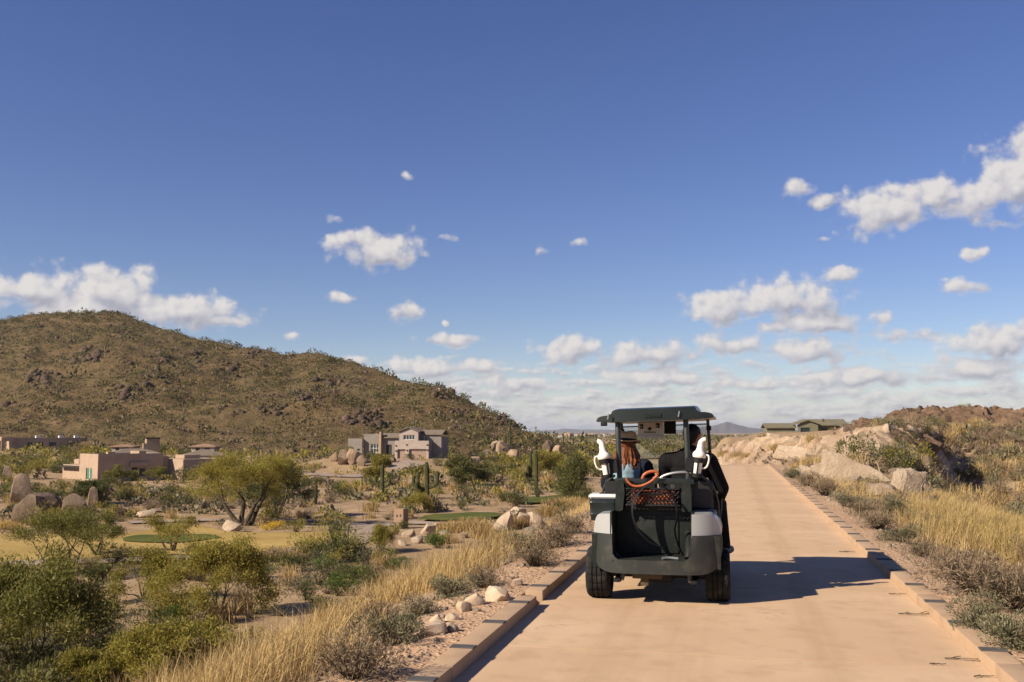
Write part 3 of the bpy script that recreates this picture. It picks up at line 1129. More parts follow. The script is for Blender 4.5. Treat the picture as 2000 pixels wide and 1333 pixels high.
def slab_rock(seed, mat, dims, name='slab'):
    """angular split block: hull of jittered points, lightly bevelled"""
    g = random.Random(seed)
    bm = bmesh.new()
    for sx in (-1, 1):
        for sy in (-1, 1):
            for sz in (-1, 1):
                for k in range(2):
                    bm.verts.new((dims[0] * (sx * 0.5 + g.uniform(-0.16, 0.16)), dims[1] * (sy * 0.5 + g.uniform(-0.16, 0.16)), dims[2] * (sz * 0.5 + g.uniform(-0.14, 0.14))))
    r_ = bmesh.ops.convex_hull(bm, input=bm.verts[:])
    bmesh.ops.delete(bm, geom=[e for e in r_['geom_interior'] if isinstance(e, bmesh.types.BMVert)], context='VERTS')
    bmesh.ops.bevel(bm, geom=bm.edges[:], offset=min(dims) * 0.04, segments=1, affect='EDGES', clamp_overlap=True)
    bmesh.ops.triangulate(bm, faces=bm.faces[:])
    bmesh.ops.subdivide_edges(bm, edges=[e for e in bm.edges if e.calc_length() > min(dims) * 0.25], cuts=5, use_grid_fill=True)
    bmesh.ops.triangulate(bm, faces=bm.faces[:])
    k = 5.0 / max(dims)
    for w in bm.verts:
        c = w.co
        c *= 1 + 0.16 * float(fbm(c.x * k + c.z * k * 1.3 + seed, c.y * k - c.z * k + seed * 0.7, seed, 4))
    return bm_mesh(name, bm, MATS[mat], True, 24)


def place(name, me, x, y, s=1.0, rz=None, sink=0.0, label=None, cat=None, group=None, rot=None, z=None):
    o = bpy.data.objects.new(name, me)
    o.location = (x, y, (gz(x, y) if z is None else z) - sink)
    o.scale = (s, s, s) if not hasattr(s, '__len__') else s
    o.rotation_euler = rot if rot else (0, 0, rnd.uniform(0, 6.28) if rz is None else rz)
    COL.objects.link(o)
    return tag(o, label, cat, group)


def height_px(p, px):
    """metres that px photograph pixels span at a point"""
    return px / FPX * depth_of(p)


# ------------------------------------------------------------------ trees
_tree_cache = {}


def tree(name, base, hpx, wpx, label, group=None, kind='palo', seed=0, depth=None, **kw):
    p = hit(*base)
    if depth:
        p = at_depth(*base, depth)
        p[2] = gz(p[0], p[1])
    h, w = height_px(p, hpx), height_px(p, wpx)
    st = dict(leaf='palo_leaf', bark='bark', leaf_n=8000, stems=4, lsz=0.15)
    if kind == 'green':
        st.update(leaf='palo_leaf_green', bark='bark_green')
    if kind == 'dark':
        st.update(leaf='dark_leaf', crown_low=0.15, stems=5, lsz=0.15)
    if kind == 'bush':
        st.update(leaf='palo_leaf', bark='bark_green', crown_low=0.08, stems=7, tr=0.09, flat=0.8, leaf_n=9000)
    if kind == 'bushgreen':
        st.update(leaf='palo_leaf_green', bark='bark_green', crown_low=0.06, stems=7, tr=0.09, flat=0.8, leaf_n=9000)
    st.update(kw)
    st['leaf_n'] = int(st['leaf_n'] * 2.2)
    st['lsz'] = min(max(st['lsz'] * 0.78, 0.0017 * depth_of(p)), 0.055 * h)
    tm, cm = tree_meshes(seed or rnd.randrange(9999), h, w, **st)
    root = empty(name, (p[0], p[1], p[2]), 0)
    obj('trunk', tm, root)
    obj('crown', cm, root)
    return tag(root, label, 'tree', group)


def tree_copy(src, p, s, label, group, rz, name='desert_tree'):
    c = copy_tree(src)
    c.name = name
    c.location = (p[0], p[1], gz(p[0], p[1]) - 0.05)
    c.scale = (s, s, s)
    c.rotation_euler = (0, 0, rz)
    return tag(c, label, 'tree', group)


tree('palo_verde_tree', (478, 1026), 150, 215, 'large golden green palo verde with forked dark trunk beside the dormant fairway', seed=3, leaf_n=15000, lsz=0.16, crown_low=0.42, tr=0.34)
tree('ironwood_tree', (540, 1012), 120, 120, 'dense dark green tree just right of the forked palo verde by the fairway', kind='dark', seed=8, leaf_n=9000)
tree('palo_verde_tree', (128, 1122), 140, 190, 'thin crowned green palo verde in front of the golf path, below the two big boulders', kind='green', seed=14, leaf_n=5500, crown_low=0.45, tr=0.12, bark='bark')
tree('palo_verde_tree', (188, 1086), 92, 120, 'small feathery palo verde standing on the fairway edge behind the thin crowned one', kind='green', seed=15, leaf_n=3500, crown_low=0.4)
tree('palo_verde_tree', (335, 1078), 84, 130, 'wispy spreading palo verde on the fairway in front of the putting green', kind='palo', seed=17, leaf_n=2800, crown_low=0.4)
tree('palo_verde_bush', (282, 1172), 108, 120, 'short olive palo verde with bare stems above the sandy clearing', kind='bush', seed=19, leaf_n=4500)
tree('palo_verde_bush', (425, 1200), 160, 235, 'broad olive palo verde bush with pale fanned stems and deep shadow beneath', kind='bush', seed=21, leaf_n=13000)
tree('palo_verde_tree', (40, 1330), 260, 330, 'big shady palo verde with pale bent limbs at the foot of the bank', kind='bushgreen', seed=23, leaf_n=15000, crown_low=0.2, tr=0.16)
tree('palo_verde_bush', (330, 1352), 150, 270, 'bright yellow green bush growing against the grassy bank', kind='bush', seed=25, leaf_n=14000, crown_low=0.05)
tree('palo_verde_bush', (180, 1365), 105, 150, 'low yellow green bush between the bank bush and the shady palo verde', kind='bush', seed=26, leaf_n=6000, crown_low=0.05)
tree('palo_verde_tree', (735, 946), 62, 74, 'round golden palo verde in front of the grey two storey house', seed=31, leaf_n=5000)
tree('desert_tree', (815, 1002), 44, 62, 'small olive tree hiding the feet of the clustered saguaro', kind='bush', seed=33, leaf_n=4500)
tree('desert_tree', (1128, 985), 108, 90, 'tall grey green bush tree beside the golf cart, on the bank', kind='bushgreen', seed=35, leaf_n=9000, leaf='dark_leaf')
tree('desert_tree', (905, 948), 62, 110, 'broad blue green tree below the pale boulder mound', kind='dark', seed=37, leaf_n=7000)
tree('desert_tree', (1075, 940), 62, 100, 'rounded olive tree beyond the many armed saguaro', kind='bush', seed=39, leaf_n=6000)
tree('palo_verde_tree', (235, 955), 50, 70, 'loose olive palo verde in front of the shaded pueblo wall', kind='green', seed=41, leaf_n=3500)
tree('palo_verde_tree', (305, 945), 38, 46, 'small palo verde in front of the recessed pueblo doorway', kind='green', seed=43, leaf_n=2500)
tree('desert_tree', (190, 985), 56, 100, 'dark thicket tree behind the paired boulders', kind='dark', seed=45, leaf_n=6000)
tree('palo_verde_bush', (745, 1078), 56, 62, 'upright feathery yellow green broom bush beside the brown pillar path', kind='bush', seed=47, leaf_n=4500, flat=1.1)
tree('desert_tree', (1885, 838), 38, 62, 'pale green bush on the skyline between the two rocky knolls', kind='bushgreen', seed=49, leaf_n=4500, leaf='palo_leaf', depth=100)
tree('ocotillo_bush', (188, 1135), 34, 70, 'very dark low bush beside the sandy clearing', kind='dark', seed=51, leaf_n=4000, crown_low=0.02)
# ------------------------------------------------------------------ saguaros, ocotillo, pillar
def saguaro(name, base, hpx, arms, label, r_px=6.0, group=None):
    """ribbed columns; arms: (start height share, direction in degrees, reach share, top share)"""
    p = hit(*base)
    h, r0 = height_px(p, hpx), height_px(p, r_px) * 0.82
    root = empty(name, (p[0], p[1], p[2] - 0.1))
    ribs = 14

    def column(pts, rad, nm):
        bm = bmesh.new()
        rings = []
        pts = [np.asarray(q, float) for q in pts]
        for i, q in enumerate(pts):
            d = unit(pts[min(i + 1, len(pts) - 1)] - pts[max(i - 1, 0)])
            u = unit(np.cross(d, [0.1, 1, 0.05]))
            w = np.cross(d, u)
            rr = rad[i]
            ring = []
            for k in range(ribs * 2):
                t = math.pi * k / ribs
                a = rr * (1.0 if k % 2 == 0 else 0.84)
                ring.append(bm.verts.new(q + (u * math.cos(t) + w * math.sin(t)) * a))
            rings.append(ring)
        for a, b in zip(rings[:-1], rings[1:]):
            for k in range(ribs * 2):
                j = (k + 1) % (ribs * 2)
                bm.faces.new((a[k], a[j], b[j], b[k]))
        bm.faces.new(rings[-1])
        return obj(nm, bm_mesh(nm, bm, MATS['cactus_skin']), root)

    n = 12
    zs = [h * i / n for i in range(n)] + [h * 0.97, h * 0.995, h]
    prof = [0.8, 0.88, 0.95, 1, 1.02, 1.03, 1.02, 1, 0.99, 0.97, 0.95, 0.92, 0.72, 0.45, 0.12]
    column([(0.03 * math.sin(z), 0.02 * math.cos(z * 1.3), z) for z in zs], [r0 * k for k in prof], 'stem')
    for (s, a, reach, top) in arms:
        dx, dy = math.cos(R(a)), math.sin(R(a))
        z0, L = h * s, h * reach
        pts, rad = [(0, 0, z0)], [r0 * 0.5]
        for t in np.linspace(0, 1, 7)[1:]:
            th = t * math.pi / 2
            pts.append((dx * L * math.sin(th), dy * L * math.sin(th), z0 + L * 0.55 * (1 - math.cos(th))))
            rad.append(r0 * (0.62 + 0.25 * t))
        ztop = h * top
        for t in (0.2, 0.45, 0.7, 0.9, 0.97, 1.0):
            pts.append((dx * L, dy * L, pts[6][2] + (ztop - pts[6][2]) * t))
            rad.append(r0 * (0.8 if t < 0.9 else (0.66 if t < 0.96 else (0.42 if t < 0.99 else 0.1))))
        column(pts, rad, 'arm')
    return tag(root, label, 'cactus', group)


saguaro('saguaro_cactus', (833, 988), 86, [(0.42, 5, 0.24, 0.80), (0.38, 190, 0.20, 0.78), (0.34, 175, 0.32, 0.68), (0.5, 100, 0.12, 0.93), (0.28, 215, 0.24, 0.55)], 'dark saguaro with a crowded cluster of upright arms below the grey house', 5.6)
saguaro('saguaro_cactus', (746, 979), 72, [(0.40, 5, 0.20, 0.62), (0.46, 190, 0.17, 0.72)], 'slim saguaro with two short upcurved arms', 4.6)
saguaro('saguaro_cactus', (1047, 962), 82, [(0.2, 190, 0.20, 0.66), (0.32, 170, 0.14, 0.99), (0.3, 200, 0.27, 0.5)], 'saguaro with three arms on one side, above the far tee lawn', 5.0)
saguaro('saguaro_cactus', (616, 986), 40, [], 'single stubby armless saguaro in the scrub beside the dark green tree', 4.2)
saguaro('saguaro_cactus', (996, 880), 62, [(0.3, 180, 0.06, 0.62)], 'tall thin saguaro rising from the pale boulder mound against the sky', 2.6)
saguaro('saguaro_cactus', (903, 925), 40, [(0.35, 10, 0.12, 0.62)], 'small dark saguaro left of the blue green tree', 3.0)
saguaro('saguaro_cactus', (1100, 880), 34, [], 'distant thin saguaro on the flat beyond the hill foot', 1.7)


def ocotillo(name, base, hpx, wpx, n, label, bare=False):
    p = hit(*base)
    h, w = height_px(p, hpx), height_px(p, wpx)
    g = np.random.default_rng(int(base[0]))
    root = empty(name, (p[0], p[1], p[2] - 0.05))
    for k in range(n):
        t = 2 * math.pi * k / n + g.uniform(-0.2, 0.2)
        e = g.uniform(0.15, 0.5) * w
        L = h * g.uniform(0.75, 1.05)
        pts = [np.array([math.cos(t) * e * s ** 1.2, math.sin(t) * e * s ** 1.2, L * s]) + g.normal(size=3) * 0.02 for s in np.linspace(0, 1, 7)]
        v, f = tubes([(pts[i], pts[i + 1], 0.028 * (1 - i / 9), 0.028 * (1 - (i + 1) / 9)) for i in range(6)], 5)
        m = 8 if bare else 90
        s = g.uniform(0.1, 1, m)
        P = np.stack([np.interp(s, np.linspace(0, 1, 7), [q[i] for q in pts]) for i in range(3)], 1)
        lv, lf = leaves(P, g.normal(size=(m, 3)) + np.array([0, 0, 0.4]), 0.10, 0.04, g)
        me = np_mesh('cane', np.r_[v, lv], np.r_[f, lf + len(v)], MATS['bark'])
        me.materials.append(MATS['bright_leaf'])
        mi = np.zeros(len(f) + m, np.int32)
        mi[len(f):] = 1
        me.polygons.foreach_set('material_index', mi)
        obj('cane', me, root)
    return tag(root, label, 'ocotillo')


ocotillo('ocotillo', (662, 1098), 74, 70, 12, 'green wand like ocotillo in front of the golf path bend')
ocotillo('ocotillo', (1050, 975), 36, 60, 14, 'short green ocotillo at the foot of the three armed saguaro')

# ------------------------------------------------------------------ boulders
BOULD = {m: [rock_mesh(100 + k * 7 + i * 31, m, 3, 15 if m != 'granite_tan' else 11, 0.16 if m != 'granite_tan' else 0.20, (1, g_, h_)) for k, (g_, h_) in enumerate(((0.85, 0.8), (1.1, 0.7), (0.8, 0.95), (0.95, 0.6), (0.7, 0.75)))] for i, m in enumerate(('granite_tan', 'granite_pale', 'rock_dark', 'rock_brown', 'granite_cut', 'stone_pale'))}


def boulder(base, wpx, hpx, mat, var, label, group=None, tilt=0.0, rz=0.0, name='boulder'):
    p = hit(*base)
    w, h = height_px(p, wpx), height_px(p, hpx)
    me = BOULD[mat][var % 5]
    bb = np.array([w_.co[:] for w_ in me.vertices])
    ex = (bb[:, 0].max() - bb[:, 0].min(), bb[:, 2].max() - bb[:, 2].min())
    s = (w / ex[0], w / ex[0] * 0.95, h * 1.25 / ex[1])
    back = p[:2] + _fw[:2] * w * 0.3
    z = gz(*back)
    return place(name, me, back[0], back[1], s, rz, 0.2 * h - h * 0.5 * 1.0, label, 'boulder', group, rot=(0, R(tilt), rz), z=z)


boulder((28, 992), 66, 62, 'granite_tan', 2, 'tallest rounded granite boulder standing upright by the thicket')
boulder((66, 1024), 84, 56, 'granite_tan', 1, 'broad domed granite boulder in front of the tallest one')
boulder((140, 1000), 46, 40, 'granite_tan', 0, 'leaning wedge of granite against the egg shaped boulder', tilt=-14)
boulder((176, 994), 32, 40, 'granite_tan', 2, 'egg shaped dark sided boulder beside the leaning wedge')
boulder((140, 968), 26, 20, 'granite_tan', 3, 'small brown boulder balanced behind the leaning wedge')
boulder((75, 978), 28, 22, 'granite_tan', 4, 'square shouldered boulder tucked behind the broad domed boulder')
boulder((8, 940), 30, 28, 'granite_tan', 2, 'angular boulder below the far thicket left of the pueblo house')
boulder((205, 972), 40, 18, 'rock_brown', 1, 'low dark ledge rock among the boulders before the pueblo house')
boulder((262, 964), 32, 20, 'rock_dark', 0, 'dark rounded rock in front of the pueblo patio')
boulder((290, 972), 24, 14, 'granite_tan', 1, 'small tan boulder below the pueblo patio')
boulder((322, 958), 18, 16, 'granite_tan', 4, 'pale standing rock beside the pueblo doorway tree')
for k, (b, w, h) in enumerate((((240, 976), 34, 14), ((222, 1010), 46, 16), ((275, 1012), 50, 14), ((390, 995), 26, 18), ((120, 1018), 30, 12), ((318, 1002), 40, 11), ((350, 975), 22, 12), ((395, 970), 20, 12))):
    boulder(b, w, h, 'granite_tan' if k % 2 else 'granite_pale', k, 'low tan boulder half buried in the scrub between fairway and pueblo house', 'half buried boulders beyond the fairway')
boulder((450, 1040), 40, 26, 'granite_pale', 4, 'grey blocky boulder at the foot of the large forked palo verde')
boulder((576, 1090), 28, 18, 'granite_tan', 0, 'lone brown boulder beside the golf path, by the ocotillo')
boulder((764, 1146), 22, 14, 'granite_pale', 3, 'small pale boulder where the bank grass meets the green shrubs')
# pale rocks holding up the tee
TEE = (((990, 1038), 36, 44, 0), ((975, 1050), 30, 30, 4), ((1018, 1030), 40, 28, 1), ((1045, 1022), 34, 24, 3), ((1058, 1034), 34, 20, 0), ((1005, 1012), 46, 20, 1), ((1030, 1048), 30, 20, 2), ((870, 1048), 26, 14, 3), ((835, 1045), 34, 20, 1), ((800, 1050), 28, 18, 0), ((812, 1062), 24, 14, 2), ((905, 1052), 22, 12, 1), ((785, 1066), 22, 12, 3), ((848, 1030), 20, 10, 0))
for k, (b, w, h, v_) in enumerate(TEE):
    boulder(b, w, h, 'granite_pale', v_, 'pale split granite rock in the pile below the tee lawns', 'granite rocks below the tee lawns', rz=rnd.uniform(-0.5, 0.5))
# boulder mounds round the grey house and under the thin saguaro
MND = (((955, 902), 40, 26), ((985, 895), 34, 34), ((1000, 905), 28, 26), ((945, 915), 36, 18), ((1012, 912), 22, 18), ((970, 880), 30, 18), ((1072, 884), 22, 22), ((1088, 890), 18, 18), ((975, 940), 16, 16), ((990, 958), 16, 12), ((925, 905), 26, 14))
for k, (b, w, h) in enumerate(MND):
    boulder(b, w, h, 'granite_cut' if k % 3 else 'granite_tan', k, 'sunlit pinkish boulder of the mound right of the grey house', 'boulders of the mound with the thin saguaro', rz=rnd.uniform(-0.6, 0.6))
MN2 = (((668, 908), 36, 26), ((690, 905), 26, 30), ((655, 900), 26, 18), ((705, 912), 20, 22), ((728, 885), 16, 14), ((752, 915), 20, 14), ((765, 905), 16, 16), ((720, 930), 24, 12), ((760, 935), 20, 12), ((790, 925), 18, 12))
for k, (b, w, h) in enumerate(MN2):
    boulder(b, w, h, 'granite_cut' if k % 3 else 'granite_tan', k + 2, 'sunlit boulder among the trees below the grey house windows', 'boulders below the grey house', rz=rnd.uniform(-0.6, 0.6))
# stones on the shoulder beside the left kerb
SHO = (((925, 1186), 34, 20, 'stone_pale', 0, 'tan wedge shaped stone beside the kerb gap'), ((972, 1178), 42, 26, 'stone_pale', 2, 'white split stone with a dark face beside the kerb gap'), ((905, 1198), 22, 18, 'stone_pale', 3, 'narrow tan stone leaning below the wedge shaped stone'),
       ((850, 1224), 24, 18, 'stone_pale', 0, 'brown crumbly stone on the gravel shoulder'), ((848, 1246), 44, 20, 'stone_pale', 1, 'flat grey stone on the gravel shoulder'), ((882, 1216), 22, 14, 'stone_pale', 4, 'small pinkish stone between the brown and the narrow stones'), ((690, 1318), 22, 12, 'stone_pale', 3, 'small stone on the shoulder edge below the dry shrub'), ((1010, 1146), 20, 10, 'stone_pale', 1, 'little pale stone on the shoulder beyond the kerb gap'))
for b, w, h, m, v_, lab in SHO:
    boulder(b, w * 1.3, h * 1.35, m, v_, lab, name='stone')

# ------------------------------------------------------------------ right-hand rock cut
def outcrop_slab(base, dims, rot, seed, mat, label, group=None, sink=0.3):
    p = hit(*base)
    me = slab_rock(seed, mat, dims, 'rock_slab')
    o = obj('rock_slab', me)
    o.location = (p[0], p[1], p[2] + dims[2] * 0.5 * math.cos(R(rot[0])) - sink * dims[2])
    o.rotation_euler = tuple(R(a) for a in rot)
    return tag(o, label, 'rock', group)


outcrop_slab((1668, 948), (1.8, 0.7, 0.8), (-22, 24, -36), 4, 'granite_pale', 'long tilted white granite slab at the front of the rock cut', sink=0.25)
outcrop_slab((1612, 905), (0.9, 0.8, 1.0), (-12, 20, -30), 9, 'granite_pale', 'upright white granite block with a black shadowed side')
outcrop_slab((1600, 940), (1.1, 0.7, 0.5), (-10, 10, -35), 12, 'granite_pale', 'low broken granite block left of the long tilted slab')
outcrop_slab((1768, 972), (0.55, 0.45, 0.85), (0, 14, 20), 15, 'granite_pale', 'pale standing fang of rock at the end of the rock cut')
outcrop_slab((1555, 895), (1.7, 0.9, 0.75), (-20, 5, -30), 18, 'granite_pale', 'broad smooth pale granite face beside the far verge grass')
outcrop_slab((1735, 868), (1.1, 0.35, 0.45), (0, 35, -20), 21, 'granite_pale', 'pale ledge slanting down the shaded side of the rock cut')


def blocky(x, y, cell, seed, hgt, tilt):
    """height of broken rock: every cell is a tilted block of its own"""
    gx, gy = np.floor(x / cell), np.floor(y / cell)
    best = np.full(x.shape, 1e9)
    val = np.zeros(x.shape)
    for dx in (-1, 0, 1):
        for dy in (-1, 0, 1):
            cx_, cy_ = gx + dx, gy + dy
            sx = (cx_ + 0.15 + 0.7 * _hash(cx_, cy_, seed)) * cell
            sy = (cy_ + 0.15 + 0.7 * _hash(cx_, cy_, seed + 1)) * cell
            d = np.hypot(x - sx, y - sy)
            h = hgt * _hash(cx_, cy_, seed + 2) + tilt * ((x - sx) * (_hash(cx_, cy_, seed + 3) - 0.5) + (y - sy) * (_hash(cx_, cy_, seed + 4) - 0.5))
            m = d < best
            val = np.where(m, h, val)
            best = np.where(m, d, best)
    return val


def rock_sheet(name, xr, yr, step, weight, cells, mat, kind='structure'):
    """broken rock surface lying on the ground where weight(x, y) > 0"""
    xs_, ys_ = np.arange(*xr, step), np.arange(*yr, step)
    X, Y = np.meshgrid(xs_, ys_)
    X = X + step * 0.35 * (vnoise(X * 9, Y * 9, 3) - 0.5)
    Wt = weight(X, Y)
    Z = T0(X, Y) - 0.10 - 0.12 * np.clip(Wt, 0, 1)
    for cell, hgt, tilt, sd in cells:
        Z = Z + np.clip(Wt, 0, 1) * blocky(X + 0.25 * fbm(X * 0.8, Y * 0.8, 3, 2), Y, cell, sd, hgt, tilt)
    Z = Z + 0.05 * np.clip(Wt, 0, 1) * fbm(X * 4, Y * 4, 55, 3)
    nx, ny = len(xs_), len(ys_)
    v = np.stack([X.ravel(), Y.ravel(), Z.ravel()], 1)
    i = np.arange((ny - 1) * nx).reshape(ny - 1, nx)[:, :-1].ravel()
    f = np.stack([i, i + 1, i + nx + 1, i + nx], 1)
    f = f[(Wt.ravel()[f] > 0.02).any(1)]
    used = np.unique(f)
    re = np.full(len(v), -1)
    re[used] = np.arange(len(used))
    me = np_mesh(name, v[used], re[f], MATS[mat], True)
    me.set_sharp_from_angle(angle=R(28))
    return tag(obj(name, me), kind=kind)


def shelf_m(x, y):
    d = y - np.interp(x, FRONT_X, FRONT_Y)
    e = x - np.maximum(1.55 - 0.0175 * np.maximum(0, y - 48.0) ** 2, -5)
    return sst(d, -0.5, 1.5) * (1 - sst(d - 9 * (1 - sst(x, 2, 6)), 7, 15)) * sst(e, 0.7, 1.4) * (1 - sst(x, 13, 16))


rock_sheet('rock_cut', (-2.0, 16.5), (38.5, 74), 0.17, shelf_m, ((1.9, 0.5, 0.7, 5), (0.62, 0.2, 0.8, 9)), 'granite_cut')
for n_, (kx, ky, kr, kh) in enumerate(KNOLLS[:2]):
    rock_sheet('rocky_knoll', (kx - kr * 1.3, kx + kr * 1.3), (ky - kr * 1.5, ky + kr * 1.4), 0.24, lambda x, y, k=(kx, ky, kr): (1 - sst(np.hypot(x - k[0], (y - k[1]) * 0.8) / k[2] + 0.35 * fbm(x * 0.3, y * 0.3, 7, 3), 0.75, 1.1)), ((1.5, 0.6, 0.7, 15 + n_), (0.7, 0.35, 0.8, 19 + n_)), 'rock_brown')

g_ = random.Random(5)
SLB = [slab_rock(40 + k, 'granite_pale' if k % 2 else 'granite_tan', (1.0, 0.8, 0.6), 'rock_block') for k in range(6)]
for k in range(96):
    if k < 60:
        px = g_.uniform(1425, 1700)
        row = np.interp(px, [1425, 1480, 1700], [897, 898, 962]) - g_.uniform(-2, 30)
    else:
        px = g_.uniform(1690, 1810)
        row = np.interp(px, [1690, 1810], [962, 990]) - g_.uniform(0, 70)
    p = hit(px, row)
    if depth_of(p) > 75:
        continue
    s = g_.uniform(0.18, 0.6) * (1 if g_.random() < 0.75 else 1.5)
    place('rock_block', SLB[k % 6], p[0], p[1], (s, s * g_.uniform(0.7, 1.2), s * g_.uniform(0.6, 1.1)), sink=-0.1 * s, label='broken pale granite block in the rubble of the rock cut beside the path', cat='rock', group='rubble of the rock cut', rot=(g_.uniform(-0.5, 0.5), g_.uniform(-0.5, 0.5), g_.uniform(0, 6)))

# rocky knolls on the right skyline: piles of individual brown boulders
def pile(n, cols, rows, lab, group, smin, smax, seed, mats=('rock_brown', 'rock_dark')):
    g = random.Random(seed)
    for k in range(n):
        px = g.uniform(*cols)
        row = g.uniform(*rows(px))
        p = hit(px, row)
        d = depth_of(p)
        if d > 135 or d < 45:
            continue
        s = g.uniform(smin, smax) * (1.0 if g.random() < 0.8 else 1.5)
        place('boulder', BOULD[mats[k % len(mats)]][g.randrange(5)], p[0], p[1], (s, s * g.uniform(0.8, 1.2), s * g.uniform(0.7, 1.2)), sink=0.1 * s, label=lab, cat='boulder', group=group, rot=(g.uniform(-0.4, 0.4), g.uniform(-0.4, 0.4), g.uniform(0, 6)))


pile(150, (1715, 1880), lambda px: (812 + abs(px - 1790) * 0.38, 868 + (px - 1715) * 0.1), 'brown weathered boulder heaped on the higher rocky knoll', 'boulders heaped on the higher knoll', 0.3, 0.72, 3)
pile(110, (1880, 2030), lambda px: (828 + max(0, 1985 - px) * 0.2, 885), 'reddish brown boulder scattered on the lower rocky knoll', 'boulders scattered on the lower knoll', 0.28, 0.68, 4)
# ------------------------------------------------------------------ houses
def stucco(name, c):
    d = tuple(k * 0.8 for k in c)
    return principled(name, c, 0.92, 0.15, (0.3, 0.02), build=lambda T, tc: (T.mix(T.smooth(T.noise(tc.outputs['Object'], 0.7, 4, 0.6), 0.4, 0.7, 0.0, 0.7), c, d), T.noise(tc.outputs['Object'], 12, 3, 0.6)))


stucco('stucco_tan', (0.37, 0.27, 0.195))
stucco('stucco_grey', (0.235, 0.205, 0.18))
stucco('stucco_taupe', (0.38, 0.31, 0.265))
stucco('stucco_green', (0.165, 0.155, 0.105))
stucco('roof_tile', (0.19, 0.15, 0.115))
stucco('roof_clay', (0.27, 0.175, 0.115))
stucco('roof_green', (0.17, 0.15, 0.10))
stucco('stone_face', (0.36, 0.26, 0.17))
stucco('garage_door', (0.33, 0.235, 0.185))
stucco('pillar_brown', (0.27, 0.18, 0.12))
principled('dark_frame', (0.03, 0.026, 0.022), 0.6)
principled('white_paint', (0.72, 0.68, 0.62), 0.6)
principled('pane_glass', (0.025, 0.035, 0.04), 0.12, 0.5)
principled('pane_green', (0.09, 0.17, 0.12), 0.15, 0.5)


def boxes_mesh(name, lst, mat, bev=0.0):
    bm = bmesh.new()
    for (x0, x1, y0, y1, z0, z1) in lst:
        r_ = bmesh.ops.create_cube(bm, size=1)
        for w in r_['verts']:
            w.co = Vector((x0 if w.co.x < 0 else x1, y0 if w.co.y < 0 else y1, z0 if w.co.z < 0 else z1))
    if bev:
        bmesh.ops.bevel(bm, geom=bm.edges[:], offset=bev, segments=2, affect='EDGES', clamp_overlap=True)
    return bm_mesh(name, bm, MATS[mat] if isinstance(mat, str) else mat)


def wall_with_holes(name, parent, x0, x1, y, z0, z1, holes, mat, th=0.3):
    """front wall (facing -y) with real openings"""
    xs_ = sorted({x0, x1} | {h[0] for h in holes} | {h[1] for h in holes})
    zs_ = sorted({z0, z1} | {h[2] for h in holes} | {h[3] for h in holes})
    lst = []
    for a, b in zip(xs_[:-1], xs_[1:]):
        run = None
        for c, d in zip(zs_[:-1], zs_[1:]):
            mx, mz = (a + b) / 2, (c + d) / 2
            if any(h[0] < mx < h[1] and h[2] < mz < h[3] for h in holes):
                if run:
                    lst.append((a, b, y, y + th, *run))
                run = None
            else:
                run = (run[0], d) if run else (c, d)
        if run:
            lst.append((a, b, y, y + th, *run))
    return obj(name, boxes_mesh(name, lst, mat), parent)


def window(parent, x0, x1, y, z0, z1, cols=1, rows=1, glass='pane_glass', frame='dark_frame', name='window'):
    """frame with bars and a set-back pane each"""
    t = 0.07
    lst = [(x0, x1, y, y + 0.1, z0, z0 + t), (x0, x1, y, y + 0.1, z1 - t, z1), (x0, x0 + t, y + 0.002, y + 0.098, z0 + t, z1 - t), (x1 - t, x1, y + 0.002, y + 0.098, z0 + t, z1 - t)]
    for k in range(1, cols):
        c = x0 + (x1 - x0) * k / cols
        lst.append((c - t / 2, c + t / 2, y + 0.004, y + 0.096, z0 + t, z1 - t))
    for k in range(1, rows):
        c = z0 + (z1 - z0) * k / rows
        lst.append((x0 + t, x1 - t, y + 0.006, y + 0.094, c - t / 2, c + t / 2))
    w = obj(name, boxes_mesh(name, lst, frame), parent)
    for i in range(cols):
        for j in range(rows):
            a, b = x0 + (x1 - x0) * i / cols, x0 + (x1 - x0) * (i + 1) / cols
            c, d = z0 + (z1 - z0) * j / rows, z0 + (z1 - z0) * (j + 1) / rows
            obj('pane', boxes_mesh('pane', [(a + 0.03, b - 0.03, y + 0.05, y + 0.07, c + 0.03, d - 0.03)], glass), w)
    return w


def gable(name, parent, x0, x1, y0, y1, z, rise, mat, axis='x', over=0.4, th=0.18):
    """two-slope roof; axis = direction of the ridge"""
    bm = bmesh.new()
    x0 -= over
    x1 += over
    y0 -= over
    y1 += over
    if axis == 'x':
        m = (y0 + y1) / 2
        prof = [(y0, z), (m, z + rise), (y1, z), (y1, z + th), (m, z + rise + th), (y0, z + th)]
        A = [bm.verts.new((x0, p, q)) for p, q in prof]
        B = [bm.verts.new((x1, p, q)) for p, q in prof]
    else:
        m = (x0 + x1) / 2
        prof = [(x0, z), (m, z + rise), (x1, z), (x1, z + th), (m, z + rise + th), (x0, z + th)]
        A = [bm.verts.new((p, y0, q)) for p, q in prof]
        B = [bm.verts.new((p, y1, q)) for p, q in prof]
    for i in range(6):
        j = (i + 1) % 6
        bm.faces.new((A[i], A[j], B[j], B[i]))
    for S in (A, B):
        bm.faces.new((S[0], S[1], S[4], S[5]))
        bm.faces.new((S[1], S[2], S[3], S[4]))
    return obj(name, bm_mesh(name, bm, MATS[mat]), parent)


